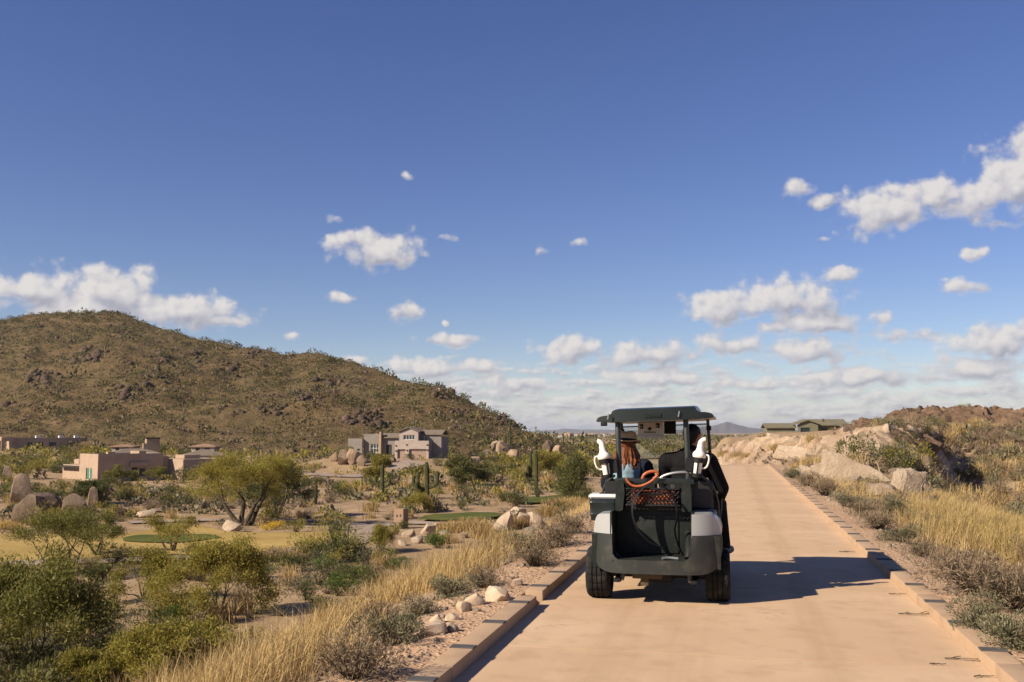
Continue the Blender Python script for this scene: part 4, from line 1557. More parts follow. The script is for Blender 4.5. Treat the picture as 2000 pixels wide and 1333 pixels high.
def gable_wall(parent, x0, x1, y, z, rise, mat, th=0.3, name='gable_wall'):
    bm = bmesh.new()
    m = (x0 + x1) / 2
    A = [bm.verts.new((a, y, b)) for a, b in ((x0, z), (x1, z), (m, z + rise))]
    B = [bm.verts.new((a, y + th, b)) for a, b in ((x0, z), (x1, z), (m, z + rise))]
    bm.faces.new(A)
    bm.faces.new(B)
    for i in range(3):
        j = (i + 1) % 3
        bm.faces.new((A[i], A[j], B[j], B[i]))
    return obj(name, bm_mesh(name, bm, MATS[mat]), parent)


def hip(name, parent, x0, x1, y0, y1, z, rise, mat, over=0.5):
    bm = bmesh.new()
    x0 -= over
    x1 += over
    y0 -= over
    y1 += over
    h = min(x1 - x0, y1 - y0) / 2 * 0.95
    b = [bm.verts.new(p) for p in ((x0, y0, z), (x1, y0, z), (x1, y1, z), (x0, y1, z))]
    e = [bm.verts.new(p) for p in ((x0, y0, z + 0.2), (x1, y0, z + 0.2), (x1, y1, z + 0.2), (x0, y1, z + 0.2))]
    my = (y0 + y1) / 2
    r0, r1 = bm.verts.new((x0 + h, my, z + rise)), bm.verts.new((x1 - h, my, z + rise))
    bm.faces.new(b)
    for i in range(4):
        bm.faces.new((b[i], b[(i + 1) % 4], e[(i + 1) % 4], e[i]))
    bm.faces.new((e[0], e[1], r1, r0))
    bm.faces.new((e[1], e[2], r1))
    bm.faces.new((e[2], e[3], r0, r1))
    bm.faces.new((e[3], e[0], r0))
    return obj(name, bm_mesh(name, bm, MATS[mat]), parent)


# pueblo house among the boulders
c_ = at_depth(190, 940, 158)
hp = tag(empty('pueblo_house', (c_[0], c_[1], -6.35), R(60)), 'tan flat roofed pueblo house behind the boulders and dark thicket', 'house')
wall_with_holes('front_wall', hp, 0.0, 11.0, 0.0, 0, 4.45, [(5.6, 6.6, 0, 2.2), (6.9, 8.0, 0.8, 2.0), (2.6, 3.6, 0.9, 2.0)], 'stucco_tan')
obj('wall', boxes_mesh('wall', [(0.001, 0.3, 0.3, 1.9, 0, 4.45), (0.001, 0.3, 1.9, 4.1, 0, 0.3), (0.001, 0.3, 1.9, 4.1, 2.2, 4.45), (0.001, 0.3, 4.1, 6.5, 0, 4.45), (0.3, 11, 6.2, 6.5, 0, 4.45), (10.7, 11, 0.3, 6.2, 0, 4.45)], 'stucco_tan', 0), hp)
obj('roof', boxes_mesh('roof', [(0.3, 10.7, 0.3, 6.2, 3.9, 4.05)], 'roof_tile'), hp)
obj('parapet', boxes_mesh('parapet', [(2.0, 3.2, 0.9, 1.5, 4.05, 4.75), (7.8, 9.0, 2.0, 5.0, 4.05, 4.8)], 'stucco_tan'), hp)
obj('door', boxes_mesh('door', [(5.62, 6.58, 0.15, 0.22, 0, 2.18)], 'dark_frame'), hp)
window(hp, 6.9, 8.0, 0.12, 0.8, 2.0, 2, 1)
window(hp, 2.6, 3.6, 0.12, 0.9, 2.0, 2, 1)
wn = obj('side_window', boxes_mesh('side_window', [(0.1, 0.2, 1.9, 4.1, 0.3, 0.38), (0.1, 0.2, 1.9, 4.1, 2.12, 2.2), (0.1, 0.2, 2.95, 3.05, 0.38, 2.12)], 'white_paint'), hp)
obj('pane', boxes_mesh('pane', [(0.14, 0.16, 1.95, 2.94, 0.38, 2.12)], 'pane_green'), wn)
obj('pane', boxes_mesh('pane', [(0.14, 0.16, 3.06, 4.05, 0.38, 2.12)], 'pane_green'), wn)
obj('lintel', boxes_mesh('lintel', [(5.2, 8.4, -0.35, 0.0, 2.3, 3.1)], 'stucco_tan', 0.06), hp)
obj('side_wing', boxes_mesh('side_wing', [(1.2, 6.0, 6.5, 15.5, 0, 2.5), (2.2, 5.6, 11.5, 13.5, 2.5, 3.4)], 'stucco_tan', 0.08), hp)
obj('porch_beam', boxes_mesh('porch_beam', [(0.2, 1.15, 6.7, 15.3, 2.1, 2.35)], 'dark_frame'), hp)
wing = obj('garage_wing', boxes_mesh('garage_wing', [(12.4, 21.0, -4.0, 5.0, 0, 3.45)], 'stucco_tan', 0.08), hp)
obj('wing_wall', boxes_mesh('wing_wall', [(11.02, 12.38, 0.6, 1.0, 0, 3.9)], 'stucco_tan'), hp)
obj('wing_parapet', boxes_mesh('wing_parapet', [(14.0, 17.0, -1.5, 1.5, 3.45, 4.1)], 'stucco_tan', 0.06), hp)
obj('wall_lamp', boxes_mesh('wall_lamp', [(11.5, 11.65, 0.45, 0.6, 1.7, 2.0)], 'white_paint', 0.02), hp)

# tiled houses between the pueblo house and the hill
def tiled_house(base, d, wid, dep, h, rise, rz, label, roof='roof_tile', wall='stucco_tan', chimney=False):
    c = at_depth(*base, d)
    r_ = tag(empty('house', (c[0], c[1], gz(c[0], c[1]) - 0.2), R(rz)), label, 'house', None)
    wall_with_holes('front_wall', r_, -wid / 2, wid / 2, -dep / 2, 0, h, [(-wid * 0.3, -wid * 0.12, 0.9, 2.2), (wid * 0.1, wid * 0.32, 0.9, 2.2)], wall)
    obj('wall', boxes_mesh('wall', [(-wid / 2, -wid / 2 + 0.3, -dep / 2 + 0.3, dep / 2, 0, h), (wid / 2 - 0.3, wid / 2, -dep / 2 + 0.3, dep / 2, 0, h), (-wid / 2 + 0.3, wid / 2 - 0.3, dep / 2 - 0.3, dep / 2, 0, h)], wall), r_)
    window(r_, -wid * 0.3, -wid * 0.12, -dep / 2 + 0.1, 0.9, 2.2, 2)
    window(r_, wid * 0.1, wid * 0.32, -dep / 2 + 0.1, 0.9, 2.2, 2)
    rf = hip('roof', r_, -wid / 2, wid / 2, -dep / 2, dep / 2, h, rise, roof)
    if chimney:
        obj('chimney', boxes_mesh('chimney', [(wid * 0.16, wid * 0.24, -0.6, 0.6, h + 0.3, h + rise + 1.0)], wall), rf)
    return r_


tiled_house((262, 890), 200, 10, 7, 2.9, 1.3, 40, 'grey tile roofed house peering over the pueblo roofline, with a square chimney', chimney=True)
tiled_house((400, 890), 196, 8, 7, 2.9, 1.3, 30, 'small grey roofed house behind the pueblo garage wing', wall='stucco_taupe')
tiled_house((246, 880), 262, 5.5, 5, 2.3, 0.7, 10, 'low house with a clay verandah roof at the hill foot', roof='roof_clay', wall='stucco_taupe')
tiled_house((402, 878), 262, 6, 5, 2.3, 0.9, 10, 'clay roofed house with a peaked porch at the hill foot', roof='roof_clay', wall='stucco_taupe')
c_ = at_depth(297, 880, 212)
tw = tag(empty('shade_tower', (c_[0], c_[1], gz(c_[0], c_[1]) - 0.2), R(40)), 'dark square tower with one sunlit edge above the grey tiled roof', 'tower')
obj('wall', boxes_mesh('wall', [(-1.3, 1.3, -1.3, 1.3, 0, 5.6)], 'stone_face', 0.05), tw)
obj('roof', boxes_mesh('roof', [(-1.45, 1.45, -1.45, 1.45, 5.602, 5.85)], 'dark_frame'), tw)

# far pueblo house
c_ = at_depth(88, 880, 300)
hf = tag(empty('pueblo_house', (c_[0], c_[1], H3[2] - 0.2), R(50)), 'long low far pueblo house with a columned porch under the hill', 'house')
wall_with_holes('front_wall', hf, -9, 12, 0, 0, 3.9, [(-5, -3.2, 0.5, 2.6), (-2.4, -0.6, 0.5, 2.6), (1.0, 3.0, 0.5, 2.6), (6, 8, 0.8, 2.4)], 'stucco_tan')
obj('wall', boxes_mesh('wall', [(-9, -8.7, 0.3, 8, 0, 3.9), (11.7, 12, 0.3, 8, 0, 3.9), (-8.7, 11.7, 7.7, 8, 0, 3.9)], 'stucco_tan'), hf)
obj('roof', boxes_mesh('roof', [(-8.7, 11.7, 0.3, 7.7, 3.4, 3.6)], 'roof_tile'), hf)
for a, b in ((-5, -3.2), (-2.4, -0.6), (1.0, 3.0)):
    window(hf, a, b, 0.12, 0.5, 2.6, 2)
window(hf, 6, 8, 0.12, 0.8, 2.4, 2)
obj('porch_roof', boxes_mesh('porch_roof', [(-12.4, -9.02, -2.2, 5, 3.0, 4.2)], 'stucco_tan', 0.15), hf)
for x_, y_ in ((-12.0, -1.8), (-12.0, 1.2), (-9.8, -1.8)):
    obj('porch_column', boxes_mesh('porch_column', [(x_ - 0.35, x_ + 0.35, y_ - 0.35, y_ + 0.35, 0, 3.0)], 'stucco_tan', 0.08), hf)
for x_ in (-2, 4.5, 9):
    obj('roof_vent', boxes_mesh('roof_vent', [(x_, x_ + 1.2, 3, 4.2, 3.9, 4.6)], 'white_paint'), hf)

# grey two-storey house
c_ = at_depth(771, 898, 214)
hg = tag(empty('grey_house', (c_[0], c_[1], c_[2] - 0.15), R(3)), 'grey two storey house with double garage set into the foot of the hill', 'house')
# garage block: x 0..7.4
wall_with_holes('front_wall', hg, 0, 7.4, 0, 0, 4.15, [(0.55, 2.35, 0, 2.35), (3.1, 6.95, 0, 2.4)], 'stucco_taupe', 0.5)
obj('wall', boxes_mesh('wall', [(7.1, 7.4, 0.5, 9, 0, 4.15), (0, 0.3, 0.5, 9, 0, 4.15), (0.3, 7.1, 8.7, 9, 0, 4.15)], 'stucco_grey'), hg)
obj('terrace', boxes_mesh('terrace', [(0.3, 7.1, 0.5, 8.7, 3.6, 3.75)], 'roof_tile'), hg)
for a, b, h_ in ((0.55, 2.35, 2.35), (3.1, 6.95, 2.4)):
    gd = obj('garage_door', boxes_mesh('garage_door', [(a, b, 0.42, 0.47, 0, h_)], 'garage_door'), hg)
    for k in range(4):
        obj('door_panel', boxes_mesh('door_panel', [(a + 0.06, b - 0.06, 0.395, 0.42, 0.05 + k * h_ / 4, (k + 1) * h_ / 4 - 0.05)], 'garage_door', 0.01), gd)
for x_, z_ in ((0.25, 3.1), (2.6, 3.3), (7.1, 3.3), (0.25, 2.0), (2.7, 2.1), (7.15, 2.2)):
    obj('wall_lamp', boxes_mesh('wall_lamp', [(x_ - 0.12, x_ + 0.12, -0.16, 0.0, z_ - 0.15, z_ + 0.15)], 'dark_frame', 0.02), hg)
# upper storey
wall_with_holes('upper_wall', hg, 0.5, 4.7, 1.6, 3.75, 6.0, [(1.4, 3.9, 4.35, 5.35)], 'stucco_taupe')
obj('upper_side', boxes_mesh('upper_side', [(4.4, 4.7, 1.9, 8, 3.75, 6.0), (0.5, 0.8, 1.9, 8, 3.75, 6.0), (0.8, 4.4, 7.7, 8, 3.75, 6)], 'stucco_grey'), hg)
gable_wall(hg, 0.5, 4.7, 1.602, 6.0, 0.95, 'stucco_taupe')
window(hg, 1.4, 3.9, 1.7, 4.35, 5.35, 4, 1, frame='white_paint')
gable('upper_roof', hg, 0.5, 4.7, 1.6, 8, 6.0, 0.95, 'roof_tile', 'y')
wall_with_holes('rear_wall', hg, 4.72, 9.2, 3.6, 3.0, 5.4, [(5.5, 6.2, 4.0, 5.0)], 'stucco_grey')
window(hg, 5.5, 6.2, 3.7, 4.0, 5.0, 1, 1, 'pane_glass', 'white_paint')
gable('rear_roof', hg, 4.9, 9.2, 3.6, 9.2, 5.4, 0.9, 'roof_tile', 'x')
obj('side_wall', boxes_mesh('side_wall', [(7.42, 9.4, 3.2, 9.4, 0, 4.9)], 'stucco_grey'), hg)
# entry and left wings
wall_with_holes('entry_wall', hg, -3.4, -0.02, 2.2, 1.2, 4.7, [(-2.6, -1.3, 1.2, 3.3)], 'stucco_grey')
dr = obj('entry_door', boxes_mesh('entry_door', [(-2.58, -1.32, 2.36, 2.44, 1.2, 3.28)], 'dark_frame', 0.02), hg)
gable('entry_roof', hg, -3.6, 0.2, 2.0, 7.5, 4.7, 0.9, 'roof_tile', 'x')
obj('stone_pillar', boxes_mesh('stone_pillar', [(-3.9, -3.42, 1.2, 2.8, 0.8, 6.0)], 'stone_face', 0.04), hg)
wall_with_holes('studio_wall', hg, -7.6, -3.92, 2.0, 0.8, 5.6, [(-6.0, -4.2, 1.6, 3.4)], 'stucco_grey')
window(hg, -6.0, -4.2, 2.1, 1.6, 3.4, 3, 2, frame='white_paint')
obj('studio_roof', boxes_mesh('studio_roof', [(-7.8, -3.9, 2.32, 8, 5.3, 5.58)], 'roof_tile'), hg)
obj('studio_side', boxes_mesh('studio_side', [(-7.6, -7.3, 2.3, 8, 0.8, 5.3)], 'stucco_grey'), hg)
wall_with_holes('wing_wall', hg, -10.8, -7.62, 1.0, 0.5, 4.6, [(-10.3, -9.5, 1.7, 2.7), (-8.7, -8.1, 2.0, 2.4)], 'stucco_grey')
window(hg, -10.3, -9.5, 1.1, 1.7, 2.7)
window(hg, -8.7, -8.1, 1.1, 2.0, 2.4)
obj('wing_roof', boxes_mesh('wing_roof', [(-11.0, -7.62, 1.32, 7, 4.3, 4.55)], 'roof_tile'), hg)
obj('apron', boxes_mesh('apron', [(0.2, 7.6, -6.5, -0.02, -0.6, 0.02)], 'stone_face'), hg)

# green house on the shelf
c_ = at_depth(1575, 836, 176)
hq = tag(empty('green_house', (c_[0], c_[1], 0.75), R(6)), 'olive green bungalow with low gable roofs beyond the rock cut', 'house')
wall_with_holes('front_wall', hq, -1.5, 2.0, 0, -0.5, 2.1, [(-1.0, 0.6, 0, 1.6)], 'stucco_green')
window(hq, -1.0, 0.6, 0.1, 0, 1.6, 2)
gable_wall(hq, -1.5, 2.0, 0.002, 2.1, 0.75, 'stucco_green')
gable('front_roof', hq, -1.5, 2.0, 0, 7, 2.1, 0.75, 'roof_green', 'y')
wall_with_holes('long_wall', hq, 2.02, 7.0, 1.5, -0.5, 1.9, [(2.8, 3.8, 0.4, 1.5), (4.8, 6.0, 0.4, 1.5)], 'stucco_green')
window(hq, 2.8, 3.8, 1.6, 0.4, 1.5)
window(hq, 4.8, 6.0, 1.6, 0.4, 1.5)
gable('long_roof', hq, 0.6, 7.0, 1.2, 8.5, 1.95, 1.0, 'roof_green', 'x')
obj('wing_wall', boxes_mesh('wing_wall', [(-6.5, -1.6, 2.0, 7, -0.5, 1.5)], 'stucco_green'), hq)
gable('wing_roof', hq, -6.5, -1.8, 2.0, 7, 1.5, 0.75, 'roof_green', 'x')
obj('roof_vent', boxes_mesh('roof_vent', [(3.4, 3.6, 3.0, 3.2, 2.6, 3.15)], 'dark_frame'), hq)

# brown pillar by the golf path
p_ = hit(783, 1032)
pl = tag(empty('pillar', (p_[0], p_[1], p_[2] - 0.05), R(-16)), 'brown stucco tee marker pillar with two small dark openings beside the golf path', 'pillar')
obj('shaft', boxes_mesh('shaft', [(-0.48, 0.48, -0.36, 0.36, 0, 1.62)], 'pillar_brown', 0.03), pl)
for x_, z_ in ((-0.22, 0.95), (0.12, 0.98)):
    obj('opening', boxes_mesh('opening', [(x_, x_ + 0.16, -0.366, -0.34, z_, z_ + 0.2)], 'dark_frame'), pl)

# specks of the far town on the plain
g_ = random.Random(8)
for k in range(16):
    px, row = g_.uniform(1050, 1200), g_.uniform(851.2, 855)
    p = hit(px, row)
    if depth_of(p) > 2400 or depth_of(p) < 650:
        continue
    r_ = empty('town_house', (p[0], p[1], p[2] - 0.2), g_.uniform(0, 3))
    w_, d_, h_ = g_.uniform(9, 15), g_.uniform(8, 11), g_.uniform(3.4, 4.8)
    obj('wall', boxes_mesh('wall', [(-w_ / 2, w_ / 2, -d_ / 2, d_ / 2, 0, h_)], ('white_paint', 'stucco_tan')[k % 2]), r_)
    hip('roof', r_, -w_ / 2, w_ / 2, -d_ / 2, d_ / 2, h_, 1.6, ('roof_clay', 'stucco_tan')[k % 2])
    tag(r_, 'tiny pale house of the distant town on the plain', 'house', 'distant town houses')
# ------------------------------------------------------------------ scrub, grass and hillside cover
def in_poly(x, y, P):
    P = np.asarray(P)
    c = np.zeros(len(x), bool)
    j = len(P) - 1
    for i in range(len(P)):
        xi, yi = P[i]
        xj, yj = P[j]
        hitm = ((yi > y) != (yj > y)) & (x < (xj - xi) * (y - yi) / (yj - yi + 1e-12) + xi)
        c ^= hitm
        j = i
    return c


EXCL = [[hit(*p)[:2] for p in FAIRWAY],
        [hit(*p)[:2] for p in ((812, 1021), (880, 1021), (950, 1017), (985, 1011), (960, 1006), (900, 1007), (840, 1011))],
        [hit(*p)[:2] for p in ((1000, 986), (1070, 985), (1145, 981), (1145, 969), (1080, 972), (1020, 978))]]
GOLF = smooth_line([hit(*p) for p in ((-160, 1112), (0, 1104), (130, 1099), (260, 1095), (420, 1090), (540, 1083), (630, 1072), (690, 1056), (708, 1040), (690, 1027), (640, 1020), (540, 1017), (420, 1017), (250, 1022))], 160)
DRIVE = smooth_line([hit(*p) for p in ((520, 940), (600, 928), (650, 930), (700, 931), (745, 922), (790, 910), (812, 902))], 60)
SPUR = smooth_line([hit(*p) for p in ((700, 1046), (735, 1030), (770, 1024), (830, 1024), (900, 1024))], 40)
HOUSES = [o for o in bpy.data.objects if o.get('category') in ('house', 'tower') and o.parent is None]


TEE_P = {t[0]: hit(*t[0]) for t in TEE}


def blocked(x, y, m=1.0):
    b = np.zeros(len(x), bool)
    for P in EXCL:
        b |= in_poly(x, y, P)
    for L, w in ((GOLF, 1.7), (DRIVE, 3.0), (SPUR, 1.6)):
        d = np.min(np.hypot(x[:, None] - L[None, :, 0], y[:, None] - L[None, :, 1]), 1)
        b |= d < w * m
    for o in HOUSES:
        lx, ly = x - o.location.x, y - o.location.y
        c, s = math.cos(o.rotation_euler.z), math.sin(o.rotation_euler.z)
        u, v = lx * c + ly * s, -lx * s + ly * c
        e = 13 if o.name.startswith(('pueblo', 'grey')) else 7
        b |= (np.abs(u) < e) & (v > -2) & (v < e)
        if o.name.startswith('pueblo'):
            b |= (u > 0) & (u < 22) & (v > -5.5) & (v < 8)
        if o.name.startswith('grey'):
            b |= (u > -1) & (u < 8.5) & (v > -8) & (v < 5)
    b |= (x > 1.0) & (x < 16) & (y - np.interp(x, FRONT_X, FRONT_Y) > 14) & (y < 110)
    for kx, ky, kr, kh in KNOLLS[:2]:
        b |= (np.hypot(x - kx, (y - ky) * 0.8) < kr * 1.25) & (np.sin(x * 12.9 + y * 78.2) < 0.75)
    for (bb, ww, hh, vv_) in TEE:
        tp = TEE_P[bb]
        b |= np.hypot(x - tp[0] - 1.2, y - tp[1] + 2.5) < 3.6
    b |= (np.abs(x + 0.07) < 2.5) & (y < 54)
    return b


def fov_sample(n, d0, d1, px0, px1, g, power=1.0):
    """points on the ground, even per square metre (power 1) between two distances and two bearings"""
    u = g.random(n)
    d = (d0 ** (1 + power) + (d1 ** (1 + power) - d0 ** (1 + power)) * u) ** (1 / (1 + power))
    px = g.uniform(px0, px1, n)
    lat = (px - 1000) / FPX * d
    return d * _fw[0] + lat * _rt[0], d * _fw[1] + lat * _rt[1], d, px


SH = {
    'sage': [shrub_mesh(300 + k, 0.62, 0.62, 620, 'sage_leaf', 0.085, 60) for k in range(4)],
    'dry': [shrub_mesh(320 + k, 0.62, 0.55, 420, 'dry_twig', 0.13, 120, wid=0.12) for k in range(4)],
    'olive': [shrub_mesh(340 + k, 0.85, 1.05, 900, 'palo_leaf', 0.11, 60, lobes=9) for k in range(4)],
    'green': [shrub_mesh(360 + k, 0.8, 0.95, 900, 'dark_leaf', 0.11, 60, lobes=9) for k in range(4)],
    'lush': [shrub_mesh(380 + k, 0.75, 0.7, 900, 'bright_leaf', 0.10, 50, lobes=8) for k in range(3)],
    'straw': [tuft(400 + k, 170, 0.75, 0.45, 'straw', 0.022, 0.42) for k in range(4)],
}
LOOK = {'sage': ('low grey green bursage shrub', 'desert_shrub', 'shrub'), 'dry': ('low dry brown twiggy shrub', 'dry_shrub', 'shrub'), 'olive': ('rounded olive green desert shrub', 'desert_shrub', 'shrub'),
        'green': ('rounded dark green creosote shrub', 'creosote_shrub', 'shrub'), 'lush': ('fresh green leafy shrub', 'leafy_shrub', 'shrub'), 'straw': ('golden bunch grass tuft', 'grass_tuft', 'grass')}
g_ = np.random.default_rng(77)


def scatter(n, d0, d1, px0, px1, mixk, zone, test=None, smul=1.0):
    x, y, d, px = fov_sample(n, d0, d1, px0, px1, g_)
    ok = ~blocked(x, y)
    z = G(x, y)
    ok &= hill_h(x, y) < T0(x, y) + 0.3
    if test is not None:
        ok &= test(x, y)
    x, y, z, d = x[ok], y[ok], z[ok], d[ok]
    pn = fbm(x * 0.06, y * 0.06, 61, 3)
    keep = g_.random(len(x)) < 0.62 + 0.9 * pn
    x, y, z, d = x[keep], y[keep], z[keep], d[keep]
    kinds = list(mixk)
    pr = np.array([mixk[k] for k in kinds])
    ki = g_.choice(len(kinds), len(x), p=pr / pr.sum())
    s = np.exp(np.clip(g_.normal(scale=0.36, size=len(x)), -0.6, 0.42)) * smul
    return [(kinds[k], a, b, c, e, q, zone) for k, a, b, c, e, q in zip(ki, x, y, z, d, s)]


cand = []
left_low = lambda x, y: x < -9
# flat between the bank and the golf path
cand += scatter(2300, 24, 64, -330, 760, dict(sage=2.6, dry=2.4, olive=1.2, green=0.9, lush=0.6, straw=1.0), 'on the flat between the grassy bank and the golf path', left_low, 1.0)
# beyond the fairway
cand += scatter(1750, 64, 150, -330, 1150, dict(sage=2.4, dry=2.0, olive=1.6, green=1.2, lush=0.25, straw=2.0), 'in the scrub beyond the fairway', left_low, 1.15)
cand += scatter(3000, 150, 330, -330, 1200, dict(olive=3.0, green=2.2, sage=1.0, dry=1.0, straw=0.8), 'around the houses under the hill', left_low, 1.75)
# lower bank
cand += scatter(260, 14, 60, 300, 1150, dict(sage=2, dry=2, straw=1.5, lush=0.3), 'on the lower slope of the grassy bank', lambda x, y: (x < -5.5) & (x > -12), 0.8)
# right side
cand += scatter(620, 20, 80, 1600, 2150, dict(dry=3.4, sage=1.8, straw=3.0, green=0.12, olive=0.08), 'in the gully right of the path', lambda x, y: (x > 6.5) & (y > 6), 1.0)
cand += scatter(420, 80, 170, 1380, 2150, dict(dry=1.6, sage=1.2, olive=1.6, straw=1.2, green=0.8), 'round the rocky knolls', lambda x, y: x > 15, 1.0)
cand += scatter(260, 38, 80, 1430, 1850, dict(dry=3.0, sage=1.5, straw=1.2, green=0.4), 'on top of the rock cut', lambda x, y: (x > 1.5) & (x < 15) & (y - np.interp(x, FRONT_X, FRONT_Y) > 0.5) & (y < 62 - 0.5 * x) & (x > 3.5), 0.9)
cand += scatter(900, 120, 420, 1080, 1520, dict(olive=2.5, green=2.2, sage=1, dry=1), 'on the plain beyond the end of the path', lambda x, y: (x > -60) & (x < -3) & (y > 95), 1.5)

singles, rest = {}, {}
for k in SH:
    lst = sorted((c for c in cand if c[0] == k), key=lambda c: -(c[5] / c[4]) if True else 0)
    singles[k], rest[k] = lst[:290 if k not in ('sage', 'olive') else 148], lst[290 if k not in ('sage', 'olive') else 148:]
for k, lst in singles.items():
    look, nm, cat = LOOK[k]
    for (_, x, y, z, d, s, zone) in lst:
        place(nm, SH[k][int(g_.integers(0, len(SH[k])))], x, y, (s, s * g_.uniform(0.85, 1.15), s * g_.uniform(0.75, 1.15)), sink=0.04, z=z,
              label=look + ' ' + zone, cat=cat, group=look + 's ' + zone)


def low_shrub(kind, g, n):
    r_, h = {'sage': (0.62, 0.62), 'dry': (0.62, 0.55), 'olive': (0.85, 1.05), 'green': (0.8, 0.95), 'lush': (0.75, 0.7), 'straw': (0.4, 0.7)}[kind]
    d = unit(g.normal(size=(n, 3)))
    d[:, 2] = np.abs(d[:, 2])
    P = d * (g.uniform(0.3, 1, n) ** 0.5)[:, None] * np.array([r_, r_, h])
    L = 0.30 if kind != 'straw' else 0.5
    v, f = leaves(P * 0.9, d + g.normal(size=(n, 3)) * 0.6 + np.array([0, 0, 0.7]), L * g.uniform(0.6, 1.3, n), 0.20 if kind != 'straw' else 0.06, g)
    return v, f


MATK = {'sage': 'sage_leaf', 'dry': 'dry_twig', 'olive': 'palo_leaf', 'green': 'dark_leaf', 'lush': 'bright_leaf', 'straw': 'straw'}


def merged(name, items, mat, n, kind, label, cat):
    base = [low_shrub(kind, np.random.default_rng(900 + k), n) for k in range(6)]
    VV, FF, o = [], [], 0
    for i, (x, y, z, s) in enumerate(items):
        v, f = base[i % 6]
        t = (i * 2.399) % 6.283
        c, sn = math.cos(t), math.sin(t)
        w = np.stack([v[:, 0] * c - v[:, 1] * sn, v[:, 0] * sn + v[:, 1] * c, v[:, 2]], 1) * s + np.array([x, y, z - 0.05])
        VV.append(w)
        FF.append(f + o)
        o += len(w)
    if not VV:
        return
    return tag(obj(name, np_mesh(name, np.concatenate(VV), np.concatenate(FF), MATS[mat])), label, cat, kind='stuff')


for k, lst in rest.items():
    merged('scrub', [(x, y, z, s) for (_, x, y, z, d, s, zone) in lst if d > 58], MATK[k], 46, k, 'far ' + LOOK[k][0].replace('low ', '').replace('rounded ', '') + ' cover across the desert flat', 'scrub')

# scrub of the open plain to the horizon
x, y, d, px = fov_sample(5200, 330, 2600, 960, 2150, g_, 0.2)
ok = hill_h(x, y) < T0(x, y)
x, y = x[ok], y[ok]
merged('plain_scrub', list(zip(x, y, T0(x, y), np.exp(g_.normal(scale=0.4, size=len(x))) * 2.6)), 'dark_leaf', 12, 'green', 'dark scrub spread over the distant plain', 'scrub')

# hill cover
def hill_points(n, g):
    x = g.uniform(-760, 60, n)
    y = g.uniform(150, 700, n)
    h = hill_h(x, y)
    d = x * _fw[0] + y * _fw[1]
    lat = x * _rt[0] + y * _rt[1]
    px = 1000 + FPX / math.cos(PITCH) * lat / d
    rd = np.interp(px, [150, 620, 1110], [560, 430, 290])
    ok = (h > T0(x, y) + 0.2) & (px > -330) & (px < 1190) & (d < rd + 14)
    return x[ok], y[ok], h[ok]


x, y, h = hill_points(110000, g_)
pn = fbm(x * 0.03, y * 0.03, 71, 3)
k_ = g_.random(len(x)) < 0.58 + 0.6 * pn
x, y, h = x[k_], y[k_], h[k_]
m_ = g_.random(len(x))
sz = np.exp(g_.normal(scale=0.38, size=len(x)))
for nm, lo, hi, mat, kind, sc_, lab in (('hill_shrubs', 0.0, 0.40, 'hill_olive', 'olive', 1.25, 'olive shrubs dotted all over the hillside'), ('hill_creosote', 0.40, 0.72, 'hill_dark', 'green', 1.3, 'dark creosote bushes dotted over the hillside'), ('hill_brush', 0.72, 1.0, 'dry_twig', 'dry', 1.2, 'dry brown brush covering the hillside')):
    s_ = (m_ >= lo) & (m_ < hi)
    merged(nm, list(zip(x[s_], y[s_], h[s_], sz[s_] * sc_)), mat, 24, kind, lab, 'scrub')


def rocks_merged(name, items, mat, label):
    base = []
    for k in range(8):
        bm = bmesh.new()
        bmesh.ops.create_icosphere(bm, subdivisions=1, radius=1.0)
        g = np.random.default_rng(700 + k)
        V = np.array([w.co[:] for w in bm.verts]) * g.uniform(0.65, 1.25, (len(bm.verts), 1)) * np.array([1, 0.8, 0.85])
        base.append((V, np.array([[w.index for w in f_.verts] for f_ in bm.faces])))
        bm.free()
    VV, FF, o = [], [], 0
    for i, (x, y, z, s) in enumerate(items):
        v, f = base[i % 8]
        t = (i * 1.7) % 6.283
        c, sn = math.cos(t), math.sin(t)
        w = np.stack([v[:, 0] * c - v[:, 1] * sn, v[:, 0] * sn + v[:, 1] * c, v[:, 2]], 1) * s + np.array([x, y, z])
        VV.append(w)
        FF.append(f + o)
        o += len(w)
    return tag(obj(name, np_mesh(name, np.concatenate(VV), np.concatenate(FF), MATS[mat])), label, 'rocks', kind='stuff')


x, y, h = hill_points(190000, g_)
pn = fbm(x * 0.035, y * 0.035, 81, 4)
p2 = vnoise(x * 0.11, y * 0.11, 83)
k_ = g_.random(len(x)) < np.clip((pn - 0.02) * 1.5, 0.03, 1) * np.clip((p2 - 0.35) * 2.2, 0.08, 1)
x, y, h = x[k_], y[k_], h[k_]
sz = np.exp(g_.normal(scale=0.45, size=len(x))) * 0.5
half = g_.random(len(x)) < 0.55
rocks_merged('hill_rocks', list(zip(x[half], y[half], h[half], sz[half])), 'rock_dark', 'dark rocks strewn over the hillside')
rocks_merged('hill_stones', list(zip(x[~half], y[~half], h[~half], sz[~half] * 0.9)), 'rock_brown', 'brown stones strewn over the hillside')
